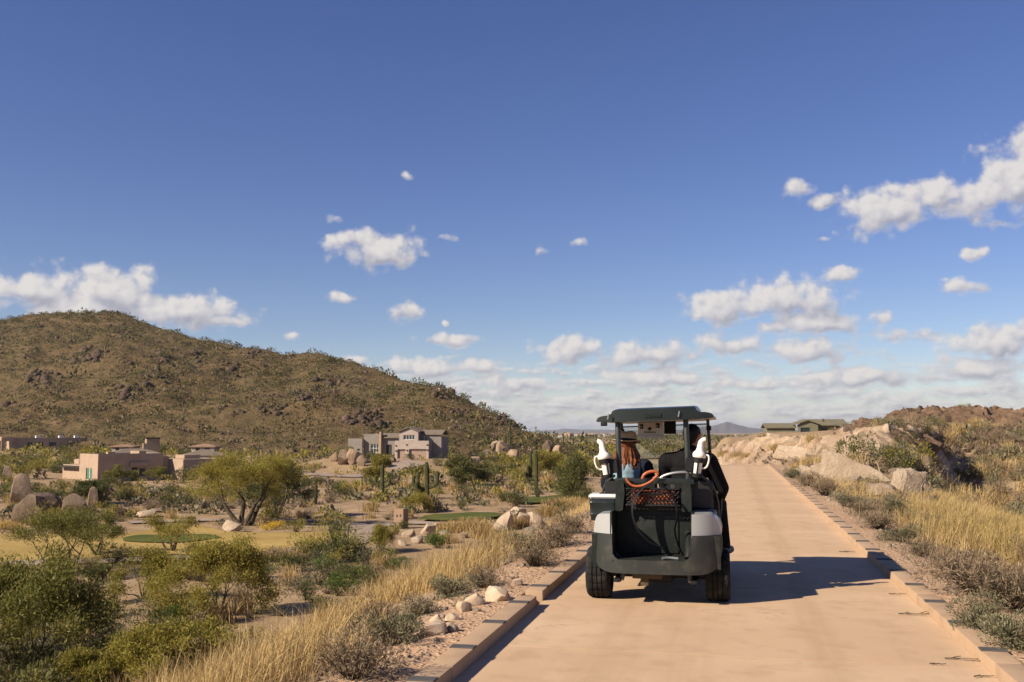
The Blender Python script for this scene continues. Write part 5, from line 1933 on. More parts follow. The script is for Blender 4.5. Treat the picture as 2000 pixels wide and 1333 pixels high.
# rock ribs and crags on the hill
it = []
for (px, row, sx, sy, n, s0) in ((165, 700, 30, 10, 50, 1.5), (180, 690, 16, 8, 40, 1.6), (318, 700, 16, 12, 40, 1.4), (640, 745, 45, 12, 60, 1.2), (590, 775, 30, 10, 50, 1.2), (720, 806, 22, 12, 70, 1.1), (690, 820, 30, 10, 60, 1.0), (745, 832, 16, 7, 40, 0.9), (835, 748, 14, 6, 40, 1.3), (870, 768, 22, 10, 40, 1.1), (985, 820, 12, 6, 36, 0.9), (1000, 832, 14, 6, 30, 0.8), (500, 690, 20, 5, 30, 1.2), (80, 740, 40, 16, 50, 1.4), (440, 720, 40, 14, 50, 1.2), (900, 805, 20, 8, 36, 0.9), (280, 760, 50, 20, 60, 1.2), (520, 800, 40, 15, 50, 1.1), (380, 690, 14, 8, 26, 1.2), (230, 770, 30, 14, 40, 1.2)):
    for k in range(n):
        p = hit(px + g_.normal() * sx * 0.6, row + g_.normal() * sy * 0.6, 1500)
        if depth_of(p) < 700:
            it.append((p[0], p[1], p[2], s0 * 0.62 * math.exp(g_.normal() * 0.5)))
rocks_merged('hill_crags', it, 'rock_dark', 'dark craggy rock ribs jutting from the hillside')

# ------------------------------------------------------------------ verge grass
def verge(name, xr, yr, n, mat, label, g, hmul=1.0, wid=(0.0045, 0.012), clump=0.16, thr=-0.25, per=26, lean=0.42, lean_bias=(0.10, 0.04)):
    nc = n // per
    u = g.random(nc)
    y = yr[0] + (yr[1] - yr[0]) * u ** 1.35
    t = g.random(nc)
    x = xr[0] + (xr[1] - xr[0]) * t
    pn = fbm(x * 0.5, y * 0.35, 91, 3)
    ok = (pn > thr) & ~blocked(x, y) & ((y - np.interp(x, FRONT_X, FRONT_Y) < 0.8) | (x < 1.5))
    x, y, pn = x[ok], y[ok], pn[ok]
    hh = (0.30 + 0.28 * g.random(len(x)) + 0.22 * np.clip(pn, 0, 1)) * hmul
    X = np.repeat(x, per) + g.normal(size=len(x) * per) * clump
    Y = np.repeat(y, per) + g.normal(size=len(x) * per) * clump
    Hh = np.repeat(hh, per) * g.uniform(0.5, 1.15, len(x) * per)
    good = (X < PATH_L - KW - 0.12) | (X > PATH_R + KW + 0.12)
    X, Y, Hh = X[good], Y[good], Hh[good]
    w = np.interp(np.hypot(X, Y), [5, 45], wid)
    v, f = blades(g, np.stack([X, Y], 1), Hh, w, lean, G(X, Y) - 0.03, lean_bias)
    return tag(obj(name, np_mesh(name, v, f, MATS[mat])), label, 'grass', kind='stuff')


gg = np.random.default_rng(5)
verge('verge_grass', (-2.75, -5.0), (3.5, 16), 42000, 'straw', 'tall golden dry grass on the bank left of the path', gg, 0.74, lean=0.6, thr=-0.12)
verge('verge_grass', (-2.7, -6.5), (14, 52), 40000, 'straw', 'golden dry grass running along the bank past the cart', gg, 0.46, clump=0.25)
verge('verge_grass', (-4.5, -11), (6, 46), 22000, 'straw', 'thin pale dry grass on the lower bank', gg, 0.5, clump=0.3, thr=0.05)
verge('verge_grass', (2.9, 8.0), (8, 22), 22000, 'straw_green', 'yellow green grass patches beside the right kerb', gg, 0.72, thr=0.12, lean=0.6)
verge('verge_grass', (2.6, 8.5), (8, 24), 44000, 'straw', 'golden grass beside the right kerb', gg, 0.66, thr=-0.08, lean=0.65)
verge('verge_grass', (2.3, 7.5), (18, 48), 40000, 'straw', 'golden grass along the right verge below the rock cut', gg, 0.66, clump=0.25, thr=-0.15, lean=0.6)
verge('verge_grass', (7.0, 22.0), (14, 60), 30000, 'straw', 'scattered straw grass in the right hand gully', gg, 0.6, clump=0.35, thr=0.0, wid=(0.010, 0.016))
# little weeds at the gravel edge
verge('shoulder_weeds', (-2.15, -2.8), (3.2, 46), 7000, 'dry_twig', 'short dry weeds along the left gravel shoulder', gg, 0.35, clump=0.12, thr=0.0)
verge('shoulder_weeds', (2.0, 2.7), (5, 46), 9000, 'dry_twig', 'short dry weeds along the right gravel shoulder', gg, 0.4, clump=0.12, thr=-0.1)

# gravel lying on the shoulders
def pebbles(name, xr, n, label, g):
    y = 3 + 45 * g.random(n) ** 1.6
    x = xr[0] + (xr[1] - xr[0]) * g.random(n)
    s = np.exp(g.normal(scale=0.5, size=n)) * 0.014
    return rocks_merged(name, list(zip(x, y, G(x, y) + 0.012, s)), 'granite_pale', label)


tag(pebbles('pebbles', (-1.95, -2.9), 2600, 'small loose pebbles on the left gravel shoulder', gg), kind='stuff')
tag(pebbles('pebbles', (1.85, 2.7), 2600, 'small loose pebbles on the right gravel shoulder', gg), kind='stuff')

# close shrubs along both verges, finer than the far ones
NEAR = {
    'dry': [shrub_mesh(500 + k, 0.5, 0.5, 2600, 'dry_twig', 0.055, 260, wid=0.16, lobes=8) for k in range(3)],
    'sage': [shrub_mesh(520 + k, 0.5, 0.45, 3000, 'sage_leaf', 0.042, 160, wid=0.3, lobes=8) for k in range(3)],
    'lush': [shrub_mesh(540 + k, 0.4, 0.35, 1800, 'bright_leaf', 0.04, 60, wid=0.35, lobes=6) for k in range(2)],
}
NB = [
    # (column, row of base, kind, size in m, label)
    (690, 1330, 'dry', 0.62, 'tangled dry shrub leaning over the shoulder where the kerb nears the camera side bank'),
    (770, 1262, 'sage', 0.6, 'grey green shrub at the gravel edge below the flat grey stone'),
    (820, 1205, 'sage', 0.45, 'grey green shrub behind the brown crumbly stone'),
    (735, 1230, 'dry', 0.6, 'brown brittle shrub halfway down the grassy bank'),
    (880, 1168, 'sage', 0.55, 'small grey green shrub behind the wedge shaped stone'),
    (945, 1150, 'dry', 0.5, 'wiry dry shrub behind the white split stone'),
    (1045, 1108, 'dry', 0.65, 'dark twiggy shrub on the shoulder level with the far kerb run'),
    (1085, 1072, 'dry', 0.75, 'grey twiggy shrub in golden grass beside the cooler box'),
    (1115, 1045, 'dry', 0.8, 'bushy dry shrub on the bank just beyond the cart wheel'),
    (1015, 990 + 90, 'sage', 0.7, 'sage shrub amid the golden grass below the tee rocks'),
    (660, 1165, 'lush', 2.6, 'bright green leafy shrub at the foot of the grassy bank'),
    (705, 1130, 'lush', 2.4, 'fresh green shrub behind the bright green leafy one'),
    (630, 1120, 'lush', 2.2, 'fresh green shrub around the feet of the ocotillo'),
    (770, 1110, 'lush', 2.2, 'spreading green shrub below the brown pillar'),
    (855, 1072, 'lush', 2.8, 'dense dark leafed shrub below the tee lawn'),
    (1860, 1125, 'dry', 0.6, 'dry tangled shrub beside the right kerb shadow'),
    (1905, 1165, 'dry', 0.95, 'large grey tangled shrub beside the right kerb'),
    (1975, 1195, 'dry', 0.95, 'large grey tangled shrub next to the sprawling sage'),
    (1915, 1235, 'sage', 0.6, 'sprawling sage with pale green tips at the right gravel edge'),
    (1990, 1270, 'sage', 0.65, 'sprawling sage beside the dark inlaid kerb'),
    (1800, 1090, 'dry', 0.55, 'brown brittle shrub at the edge of the right gravel'),
    (1765, 1062, 'sage', 0.6, 'sage shrub in the yellow green grass right of the path'),
    (1715, 1035, 'dry', 0.7, 'dense grey brown shrub at the gravel edge below the rock cut'),
    (1690, 1012, 'dry', 0.75, 'dark hearted brown shrub on the right verge'),
    (1655, 992, 'sage', 0.7, 'grey sage clump on the right verge below the long slab'),
    (1612, 970, 'dry', 0.95, 'broad grey brown shrub on the right verge below the granite blocks'),
    (1575, 950, 'dry', 0.95, 'broad brown shrub on the far right verge'),
    (1548, 935, 'sage', 0.8, 'far sage clump on the right verge by the smooth granite face'),
    (1740, 1010, 'sage', 0.9, 'sage shrub amid golden grass before the standing fang of rock'),
]
for i, (px, row, k, s, lab) in enumerate(NB):
    p = hit(px, row)
    place('verge_shrub', NEAR[k][i % len(NEAR[k])], p[0], p[1], (s, s, s * 0.95), sink=0.03, label=lab, cat='shrub')
for i in range(64):
    y_ = 10 + 36 * rnd.random() ** 1.2
    x_ = 2.9 + rnd.random() * 6.5
    k = ('dry', 'dry', 'sage')[i % 3]
    s = rnd.uniform(0.45, 0.95)
    place('verge_shrub', NEAR[k][i % 3], x_, y_, (s, s, s * rnd.uniform(0.7, 1.0)), sink=0.03, label=('grey brown twiggy shrub amid the grass of the right verge', 'grey green sage shrub amid the grass of the right verge')[k == 'sage'], cat='shrub', group=('twiggy shrubs of the right verge', 'sage shrubs of the right verge')[k == 'sage'])
for i in range(22):
    y_ = 5 + 38 * rnd.random() ** 1.2
    x_ = -3.3 - rnd.random() * 3.0
    k = ('dry', 'sage', 'dry')[i % 3]
    s = rnd.uniform(0.4, 0.8)
    place('verge_shrub', NEAR[k][i % 3], x_, y_, (s, s, s * rnd.uniform(0.7, 1.0)), sink=0.03, label=('grey brown twiggy shrub amid the grass of the left bank', 'grey green sage shrub amid the grass of the left bank')[k == 'sage'], cat='shrub', group=('twiggy shrubs of the left bank', 'sage shrubs of the left bank')[k == 'sage'])
# golden tufts hanging round the tee rocks
TF = [tuft(600 + k, 1100, 0.75, 0.85, 'straw', 0.022, 0.6) for k in range(3)]
for i, (px, row, s, lab) in enumerate(((1008, 1030, 1.3, 'golden grass tuft spilling between the tee rocks'), (1100, 1002, 2.2, 'big golden grass clump right of the tee rocks'), (1075, 1010, 1.6, 'golden grass clump leaning on the tee rocks'), (880, 1040, 1.3, 'golden grass clump along the near tee lawn'), (925, 1040, 1.6, 'wide golden grass clump along the near tee lawn edge'), (950, 1050, 1.2, 'straw clump under the near tee lawn'), (985, 1058, 1.2, 'straw clump below the tall tee rock'), (1130, 990, 1.6, 'golden grass clump below the tall bush tree'), (865, 1062, 1.1, 'short straw clump beside the dense dark leafed shrub'))):
    p = hit(px, row)
    s = s * min(1.0, depth_of(p) / 70)
    place('grass_tuft', TF[i % 3], p[0], p[1], s, sink=0.05, label=lab, cat='grass')
for i, (px, row, s, lab) in enumerate(((1418, 893, 0.62, 'yellow tuft at the very end of the path'), (1443, 896, 0.66, 'middle one of the yellow tufts at the path end'), (1466, 897, 0.6, 'yellow tuft against the pale rocks at the path end'), (1590, 918, 0.8, 'brown gold tuft between the granite blocks of the rock cut'), (1520, 880, 0.6, 'straw tuft on the face of the rock cut'))):
    p = hit(px, row)
    place('grass_tuft', TF[i % 3], p[0], p[1], s, sink=0.02, label=lab, cat='grass')
p = hit(1488, 868)
place('rock_bush', SH['green'][1], p[0], p[1], 0.8, sink=0.02, label='dark green bush on top of the rock cut by the path end', cat='shrub')
for i, (px, row, s, kk) in enumerate(((1650, 880, 0.8, 'green'), (1700, 890, 1.0, 'dry'), (1740, 905, 1.1, 'green'), (1770, 925, 1.1, 'green'), (1720, 925, 0.9, 'dry'), (1690, 868, 0.8, 'olive'), (1790, 945, 1.0, 'dry'), (1620, 858, 0.7, 'dry'), (1665, 850, 0.6, 'dry'), (1760, 880, 0.9, 'green'), (1580, 862, 0.6, 'dry'), (1730, 950, 0.7, 'straw'), (1545, 858, 0.6, 'straw'))):
    p = hit(px, row)
    place('rock_bush', SH[kk][i % 3], p[0], p[1], s * 0.65, sink=0.03, label={'green': 'dark green bush rooted among the blocks of the rock cut', 'dry': 'dry brown bush rooted among the blocks of the rock cut', 'olive': 'olive bush on the crest of the rock cut', 'straw': 'straw tuft rooted among the blocks of the rock cut'}[kk], cat='shrub', group={'green': 'green bushes in the rock cut', 'dry': 'dry bushes in the rock cut', 'olive': 'olive bushes in the rock cut', 'straw': 'straw tufts in the rock cut'}[kk])
for i, (px, row) in enumerate(((18, 1035), (537, 1034), (520, 1036))):
    p = hit(px, row)
    place('brittlebush', shrub_mesh(650 + i, 0.7, 0.45, 700, 'yellow_bloom', 0.08, 30), p[0], p[1], 1.3, label=('yellow flowering brittlebush behind the fairway by the domed boulder', 'yellow flowering brittlebush beside the forked palo verde', 'smaller yellow flowering brittlebush beside the forked palo verde')[i], cat='shrub')
# ------------------------------------------------------------------ golf cart
principled('cart_plastic', (0.022, 0.028, 0.025), 0.55, 0.25, (0.25, 0.004), build=lambda T, tc: (T.mix(T.smooth(T.noise(tc.outputs['Object'], 7, 5, 0.65), 0.45, 0.75, 0.0, 0.75), (0.011, 0.0145, 0.0132), (0.040, 0.040, 0.033)), T.noise(tc.outputs['Object'], 160, 2, 0.6)))
principled('cart_shell', (0.03, 0.033, 0.03), 0.4, 0.45, (0.25, 0.004), build=lambda T, tc: (T.mix(T.smooth(T.noise(tc.outputs['Object'], 7, 5, 0.65), 0.45, 0.75, 0.0, 0.75), (0.024, 0.027, 0.024), (0.066, 0.063, 0.051)), T.noise(tc.outputs['Object'], 160, 2, 0.6)))
principled('cart_green', (0.020, 0.034, 0.032), 0.33, 0.5, (0.2, 0.004), build=lambda T, tc: (T.mix(T.smooth(T.noise(tc.outputs['Object'], 5, 4, 0.6), 0.45, 0.8, 0.0, 0.5), (0.009, 0.0145, 0.0145), (0.024, 0.028, 0.026)), T.noise(tc.outputs['Object'], 120, 2, 0.6)))
principled('cart_silver', (0.40, 0.41, 0.41), 0.28, 0.5, None, 0.25)
principled('black_matt', (0.008, 0.008, 0.009), 0.6, 0.3)
principled('seat_vinyl', (0.012, 0.012, 0.014), 0.45, 0.4)
principled('rubber', (0.014, 0.016, 0.016), 0.85, 0.2, (0.5, 0.004), build=lambda T, tc: (T.mix(T.smooth(T.noise(tc.outputs['Object'], 14, 4, 0.6), 0.45, 0.75, 0.0, 0.6), (0.012, 0.012, 0.012), (0.05, 0.042, 0.034)), T.noise(tc.outputs['Object'], 60, 2, 0.6)))
principled('post_metal', (0.028, 0.032, 0.03), 0.4, 0.5)
principled('bright_metal', (0.42, 0.42, 0.40), 0.35, 0.5, None, 0.8)
principled('rust_metal', (0.10, 0.07, 0.035), 0.7, 0.3, None, 0.3)
principled('bottle_white', (0.74, 0.70, 0.64), 0.45, 0.4)
principled('cooler_lid', (0.62, 0.64, 0.65), 0.4, 0.4)
principled('panel_white', (0.80, 0.74, 0.70), 0.5, 0.4)
principled('orange_leather', (0.46, 0.115, 0.035), 0.45, 0.4, (0.3, 0.003), build=lambda T, tc: (T.ramp(T.noise(tc.outputs['Object'], 18, 4, 0.6), [(0.3, (0.23, 0.052, 0.018)), (0.7, (0.42, 0.115, 0.04))]), T.noise(tc.outputs['Object'], 60, 2, 0.6)))
m = bpy.data.materials.new('windshield_acrylic')
m.use_nodes = True
T_ = NT(m.node_tree)
o_ = T_.n('ShaderNodeOutputMaterial')
tr_ = T_.n('ShaderNodeBsdfTransparent')
tr_.inputs[0].default_value = (0.90, 0.92, 0.90, 1)
gl_ = T_.n('ShaderNodeBsdfPrincipled')
gl_.inputs['Base Color'].default_value = (0.55, 0.57, 0.54, 1)
gl_.inputs['Roughness'].default_value = 0.25
mx_ = T_.n('ShaderNodeMixShader')
mx_.inputs[0].default_value = 0.10
T_.put(mx_.inputs[1], tr_.outputs[0])
T_.put(mx_.inputs[2], gl_.outputs[0])
T_.put(o_.inputs[0], mx_.outputs[0])
MATS['windshield_acrylic'] = m

CX, CY = -0.68, 9.25
cart = tag(empty('golf_cart', (CX, CY, 0)), 'dark green and silver golf cart driving away along the path', 'golf cart')


def cp(px, row, yl):
    """survey: where the sight line of a photo pixel crosses the cart's cross plane yl"""
    v = ray(px, row)
    q = np.array([0, 0, CAM_H]) + v * ((CY + yl) / v[1])
    return q[0] - CX, q[2]


def cbox(name, x0, x1, y0, y1, z0, z1, mat, bev=0.012, seg=2, parent=cart):
    bm = bevel_box(x0, x1, y0, y1, z0, z1, bev, seg)
    return obj(name, bm_mesh(name, bm, MATS[mat], True, 40), parent)


def sweep(pts, r, k=10, closed=False, flat=1.0):
    """tube through points (Catmull-Rom smoothed)"""
    P = [np.asarray(p, float) for p in pts]
    n = len(P)
    out = []
    rng_ = range(n) if closed else range(n - 1)
    for i in rng_:
        a = P[(i - 1) % n] if (closed or i > 0) else 2 * P[0] - P[1]
        b, c = P[i], P[(i + 1) % n]
        d = P[(i + 2) % n] if (closed or i + 2 < n) else 2 * P[-1] - P[-2]
        for t in np.linspace(0, 1, 6, endpoint=False):
            out.append(0.5 * ((2 * b) + (c - a) * t + (2 * a - 5 * b + 4 * c - d) * t * t + (3 * b - a - 3 * c + d) * t ** 3))
    if not closed:
        out.append(P[-1])
    bm = bmesh.new()
    rings = []
    u = None
    m = len(out)
    for i, q in enumerate(out):
        d = unit(out[(i + 1) % m if closed else min(i + 1, m - 1)] - out[(i - 1) % m if closed else max(i - 1, 0)])
        if u is None:
            u = unit(np.cross(d, [0.31, 0.2, 0.93]))
        u = unit(u - d * (u @ d))
        w = np.cross(d, u)
        rr = r[0] + (r[1] - r[0]) * i / (m - 1) if isinstance(r, tuple) else r
        rings.append([bm.verts.new(q + (u * math.cos(2 * math.pi * j / k) + w * math.sin(2 * math.pi * j / k) * flat) * rr) for j in range(k)])
    for i in range(m if closed else m - 1):
        a, b = rings[i], rings[(i + 1) % m]
        for j in range(k):
            bm.faces.new((a[j], a[(j + 1) % k], b[(j + 1) % k], b[j]))
    if not closed:
        bm.faces.new(rings[0])
        bm.faces.new(rings[-1])
    return bm


def tube(name, pts, r, mat, parent=cart, k=10, closed=False, flat=1.0):
    return obj(name, bm_mesh(name, sweep(pts, r, k, closed, flat), MATS[mat], True, 50), parent)


def prism(name, poly, y0, y1, mat, parent=cart, bev=0.012, bend=None, steps=5, taper=0.0):
    """outline in x-z pushed through y; cut into narrow strips before it is bent so that it curves smoothly"""
    bm = bmesh.new()
    rings = []
    cx_ = sum(p[0] for p in poly) / len(poly)
    cz_ = sum(p[1] for p in poly) / len(poly)
    for y in np.linspace(y0, y1, steps + 1):
        k = 1 - taper * (y - y0) / (y1 - y0)
        rings.append([bm.verts.new((cx_ + (p[0] - cx_) * k, y, cz_ + (p[1] - cz_) * k)) for p in poly])
    n = len(poly)
    for a, b in zip(rings[:-1], rings[1:]):
        for i in range(n):
            j = (i + 1) % n
            bm.faces.new((a[i], a[j], b[j], b[i]))
    f0 = bm.faces.new(rings[0])
    f1 = bm.faces.new(rings[-1])
    if bev:
        bmesh.ops.bevel(bm, geom=list(f0.edges) + list(f1.edges), offset=bev, segments=3, affect='EDGES', clamp_overlap=True)
    if bend:
        xs_ = [p[0] for p in poly]
        zs_ = [p[1] for p in poly]
        for c in np.arange(min(xs_) + 0.02, max(xs_), 0.03):
            bmesh.ops.bisect_plane(bm, geom=bm.verts[:] + bm.edges[:] + bm.faces[:], plane_co=(c, 0, 0), plane_no=(1, 0, 0))
        for c in np.arange(min(zs_) + 0.03, max(zs_), 0.05):
            bmesh.ops.bisect_plane(bm, geom=bm.verts[:] + bm.edges[:] + bm.faces[:], plane_co=(0, 0, c), plane_no=(0, 0, 1))
        for v in bm.verts:
            v.co.y += bend(v.co.x, v.co.z, min(1.0, max(0.0, (v.co.y - y0) / (y1 - y0))))
    bmesh.ops.triangulate(bm, faces=[f for f in bm.faces if len(f.verts) > 4])
    return obj(name, bm_mesh(name, bm, MATS[mat], True, 35), parent)


def rounded(poly, r, n=4):
    """round every corner of an outline: r may be one radius or one per corner"""
    out = []
    m = len(poly)
    for i in range(m):
        rr = r[i] if isinstance(r, (list, tuple)) else r
        p0, p, p1 = (np.array(poly[k % m], float) for k in (i - 1, i, i + 1))
        a, b = p0 - p, p1 - p
        la, lb = np.linalg.norm(a), np.linalg.norm(b)
        q = min(rr, la * 0.48, lb * 0.48)
        if q < 1e-4:
            out.append(tuple(p))
            continue
        A, B = p + a / la * q, p + b / lb * q
        for t in np.linspace(0, 1, n + 1):
            out.append(tuple((1 - t) ** 2 * A + 2 * t * (1 - t) * p + t * t * B))
    return out


def lathe(profile, k=32, axis='z', mod=None):
    """profile of (radius, height)"""
    bm = bmesh.new()
    rings = []
    for i, (r_, h) in enumerate(profile):
        ring = []
        for j in range(k):
            t = 2 * math.pi * j / k
            rr = r_ - (mod(i, j) if mod else 0)
            c, s = rr * math.cos(t), rr * math.sin(t)
            ring.append(bm.verts.new((c, s, h) if axis == 'z' else (h, c, s)))
        rings.append(ring)
    for a, b in zip(rings[:-1], rings[1:]):
        for j in range(k):
            bm.faces.new((a[j], a[(j + 1) % k], b[(j + 1) % k], b[j]))
    return bm, rings


# wheels
W = 0.108
prof = [(0.135, -W * 0.86), (0.17, -W), (0.205, -W * 0.98), (0.223, -W * 0.82)]
tread = [-0.70, -0.44, -0.42, -0.36, -0.34, -0.05, -0.03, 0.03, 0.05, 0.34, 0.36, 0.42, 0.44, 0.70]
for t_ in tread:
    groove = abs(abs(t_) - 0.39) < 0.045 or abs(t_) < 0.035
    prof.append((0.231 - (0.010 if groove else 0.0) - 0.004 * t_ * t_, W * t_))
prof += [(0.223, W * 0.82), (0.205, W * 0.98), (0.17, W), (0.135, W * 0.86)]
bm, _r = lathe(prof, 80, 'x', lambda i, j: 0.007 if (3 < i < len(prof) - 4 and j % 4 == 0) else 0.0)
tyre_me = bm_mesh('wheel', bm, MATS['rubber'], True, 30)
bm, rr_ = lathe([(0.02, -0.03), (0.06, -0.035), (0.115, -0.02), (0.137, -W * 0.80), (0.137, W * 0.80), (0.115, 0.02), (0.06, 0.035), (0.02, 0.03)], 32, 'x')
bm.faces.new(rr_[0])
bm.faces.new(rr_[-1])
rim_me = bm_mesh('rim', bm, MATS['bright_metal'], True, 30)
for x_, y_ in ((-0.53, 0.0), (0.53, 0.0), (-0.50, 1.66), (0.50, 1.66)):
    w_ = obj('wheel', tyre_me, cart)
    w_.location = (x_, y_, 0.2305)
    w_.rotation_euler = (rnd.uniform(0, 1), 0, 0)
    obj('rim', rim_me, w_)

# rear body: U-shaped dark shell round the bag well
bendr = lambda x, z, t: (1 - t) * (0.20 * (abs(x) / 0.57) ** 4 + 0.03 * max(0, z - 0.45))
U = [(-0.40, 0.275), (-0.50, 0.30), (-0.548, 0.40), (-0.566, 0.50), (-0.560, 0.603), (-0.372, 0.603), (-0.366, 0.392), (0.306, 0.392), (0.312, 0.603), (0.574, 0.603), (0.582, 0.50), (0.562, 0.40), (0.512, 0.30), (0.41, 0.275)]
prism('rear_body', rounded(U, [0.05, 0.06, 0.06, 0.05, 0.012, 0.012, 0.05, 0.05, 0.012, 0.012, 0.05, 0.06, 0.06, 0.05]), -0.43, -0.16, 'cart_shell', bend=bendr, bev=0.014)
# silver rear quarter panels
prism('fender', rounded([(-0.558, 0.607), (-0.545, 0.70), (-0.515, 0.775), (-0.378, 0.785), (-0.374, 0.607)], [0.004, 0.05, 0.05, 0.015, 0.004]), -0.405, 0.62, 'cart_silver', bend=bendr, bev=0.018)
prism('fender', rounded([(0.318, 0.607), (0.322, 0.79), (0.50, 0.785), (0.545, 0.72), (0.572, 0.607)], [0.004, 0.015, 0.05, 0.05, 0.004]), -0.405, 0.62, 'cart_silver', bend=bendr, bev=0.018)
# wheel arches and side panels under the seat
for s in (-1, 1):
    arch = [(math.cos(a) * 0.29, 0.24 + math.sin(a) * 0.29) for a in np.linspace(0.25, math.pi - 0.25, 12)]
    bm = bmesh.new()
    xo, xi = s * 0.562, s * 0.40
    A = [bm.verts.new((xo, y, z)) for y, z in arch] + [bm.verts.new((xo, -0.30, 0.60)), bm.verts.new((xo, 0.62, 0.60)), bm.verts.new((xo, 0.62, 0.34))]
    B = [bm.verts.new((xi, v_.co.y, v_.co.z)) for v_ in A]
    order = list(range(len(arch)))
    loop = order + [len(arch), len(arch) + 1, len(arch) + 2]
    for i in range(len(loop)):
        j = (i + 1) % len(loop)
        bm.faces.new((A[loop[i]], A[loop[j]], B[loop[j]], B[loop[i]]))
    f_ = bm.faces.new([A[i] for i in loop])
    f2 = bm.faces.new([B[i] for i in loop])
    bmesh.ops.triangulate(bm, faces=[f_, f2])
    obj('wheel_arch', bm_mesh('wheel_arch', bm, MATS['cart_plastic']), cart)
# bag well: floor, side walls, back panel with its access door
cbox('well_floor', -0.372, 0.312, -0.40, 0.02, 0.372, 0.391, 'cart_plastic', 0.004)
wp = cbox('well_panel', -0.372, 0.312, 0.012, 0.04, 0.391, 0.84, 'cart_plastic', 0.006)
ad = cbox('access_door', -0.22, 0.185, -0.002, 0.0118, 0.41, 0.735, 'cart_plastic', 0.005, 2, wp)
for x_, z_ in ((-0.17, 0.70), (-0.12, 0.705), (0.10, 0.70), (0.15, 0.70)):
    bm, rr_ = lathe([(0.009, 0.0), (0.009, 0.004)], 12)
    bm.faces.new(rr_[1])
    sc = obj('screw', bm_mesh('screw', bm, MATS['black_matt']), wp)
    sc.location = (x_, -0.0021, z_)
    sc.rotation_euler = (R(90), 0, 0)
cbox('well_side', -0.392, -0.3735, -0.36, 0.03, 0.60, 0.80, 'cart_plastic', 0.004)
cbox('well_side', 0.3135, 0.330, -0.36, 0.03, 0.60, 0.80, 'cart_plastic', 0.004)
tube('tow_pin', [(0.06, -0.36, 0.405), (0.12, -0.34, 0.41), (0.20, -0.34, 0.405)], 0.014, 'bright_metal')
tube('bag_guide', [(0.285, -0.30, 0.40), (0.29, -0.24, 0.47), (0.285, -0.12, 0.56), (0.28, 0.0, 0.60)], 0.035, 'cart_plastic')
# bag rack above the well
for s, x0, x1 in ((-1, -0.372, -0.285), (1, 0.225, 0.312)):
    prism('rack_upright', rounded([(x0, 0.79), (x0 - 0.005 * s, 0.95), (x0 + 0.015, 1.07), (x1 - 0.01, 1.07), (x1, 0.95), (x1 - (0.02 if s < 0 else 0.0), 0.79)], 0.012), -0.12, 0.02, 'cart_plastic', bev=0.01)
cbox('rack_beam', -0.375, 0.335, -0.11, 0.03, 1.035, 1.085, 'cart_green', 0.015)
cbox('rack_shelf', -0.285, 0.225, -0.06, 0.03, 0.80, 0.845, 'black_matt', 0.01)
cbox('rack_buckle', 0.13, 0.17, -0.14, -0.105, 0.985, 1.035, 'post_metal', 0.006)
# bag straps looping down into the well
tube('bag_strap', [(-0.06, -0.13, 1.04), (-0.15, -0.17, 0.96), (-0.205, -0.20, 0.86), (-0.20, -0.21, 0.74), (-0.15, -0.20, 0.62), (-0.05, -0.18, 0.52), (0.06, -0.16, 0.47)], 0.028, 'seat_vinyl', k=8, flat=0.3)
tube('bag_strap', [(0.05, -0.13, 1.04), (0.11, -0.17, 0.97), (0.175, -0.20, 0.88), (0.19, -0.21, 0.76), (0.165, -0.21, 0.64), (0.19, -0.22, 0.52), (0.235, -0.22, 0.42)], 0.026, 'seat_vinyl', k=8, flat=0.3)
tube('bag_strap', [(-0.27, -0.13, 1.03), (-0.19, -0.16, 0.97), (-0.05, -0.17, 0.945), (0.06, -0.165, 0.95), (0.12, -0.16, 0.98)], 0.012, 'seat_vinyl', k=8, flat=0.5)
# net basket across the rack
bm = bmesh.new()
for k in range(-9, 16):
    for sgn in (1, -1):
        a = np.array([-0.27 + k * 0.033 * 1.0, 0.0])
        x0_ = -0.27 + k * 0.036
        pts = []
        for z_ in (0.845, 0.99):
            pts.append((x0_ + sgn * (z_ - 0.845) * 0.9, z_))
        (xa, za), (xb, zb) = pts
        t0, t1 = 0.0, 1.0
        lo, hi = -0.265, 0.205
        if xa == xb:
            continue
        ts = sorted(((lo - xa) / (xb - xa), (hi - xa) / (xb - xa)))
        t0, t1 = max(0, ts[0]), min(1, ts[1])
        if t1 - t0 < 0.05:
            continue
        p0 = np.array([xa + (xb - xa) * t0, -0.13 + 0.005 * sgn, za + (zb - za) * t0])
        p1 = np.array([xa + (xb - xa) * t1, -0.13 + 0.005 * sgn, za + (zb - za) * t1])
        v_, f_ = tubes([(p0, p1, 0.0042, 0.0042)], 5)
        vs_ = [bm.verts.new(q) for q in v_]
        for q in f_:
            bm.faces.new([vs_[i] for i in q])
obj('basket_net', bm_mesh('basket_net', bm, MATS['black_matt']), cart)
tube('basket_rim', [(-0.272, -0.02, 0.99), (-0.268, -0.12, 0.992), (-0.22, -0.135, 0.992), (0.16, -0.135, 0.992), (0.206, -0.12, 0.992), (0.21, -0.02, 0.99)], 0.009, 'black_matt')
tube('basket_rim', [(-0.272, -0.02, 0.845), (-0.268, -0.12, 0.845), (-0.22, -0.135, 0.845), (0.16, -0.135, 0.845), (0.206, -0.12, 0.845), (0.21, -0.02, 0.845)], 0.009, 'black_matt')

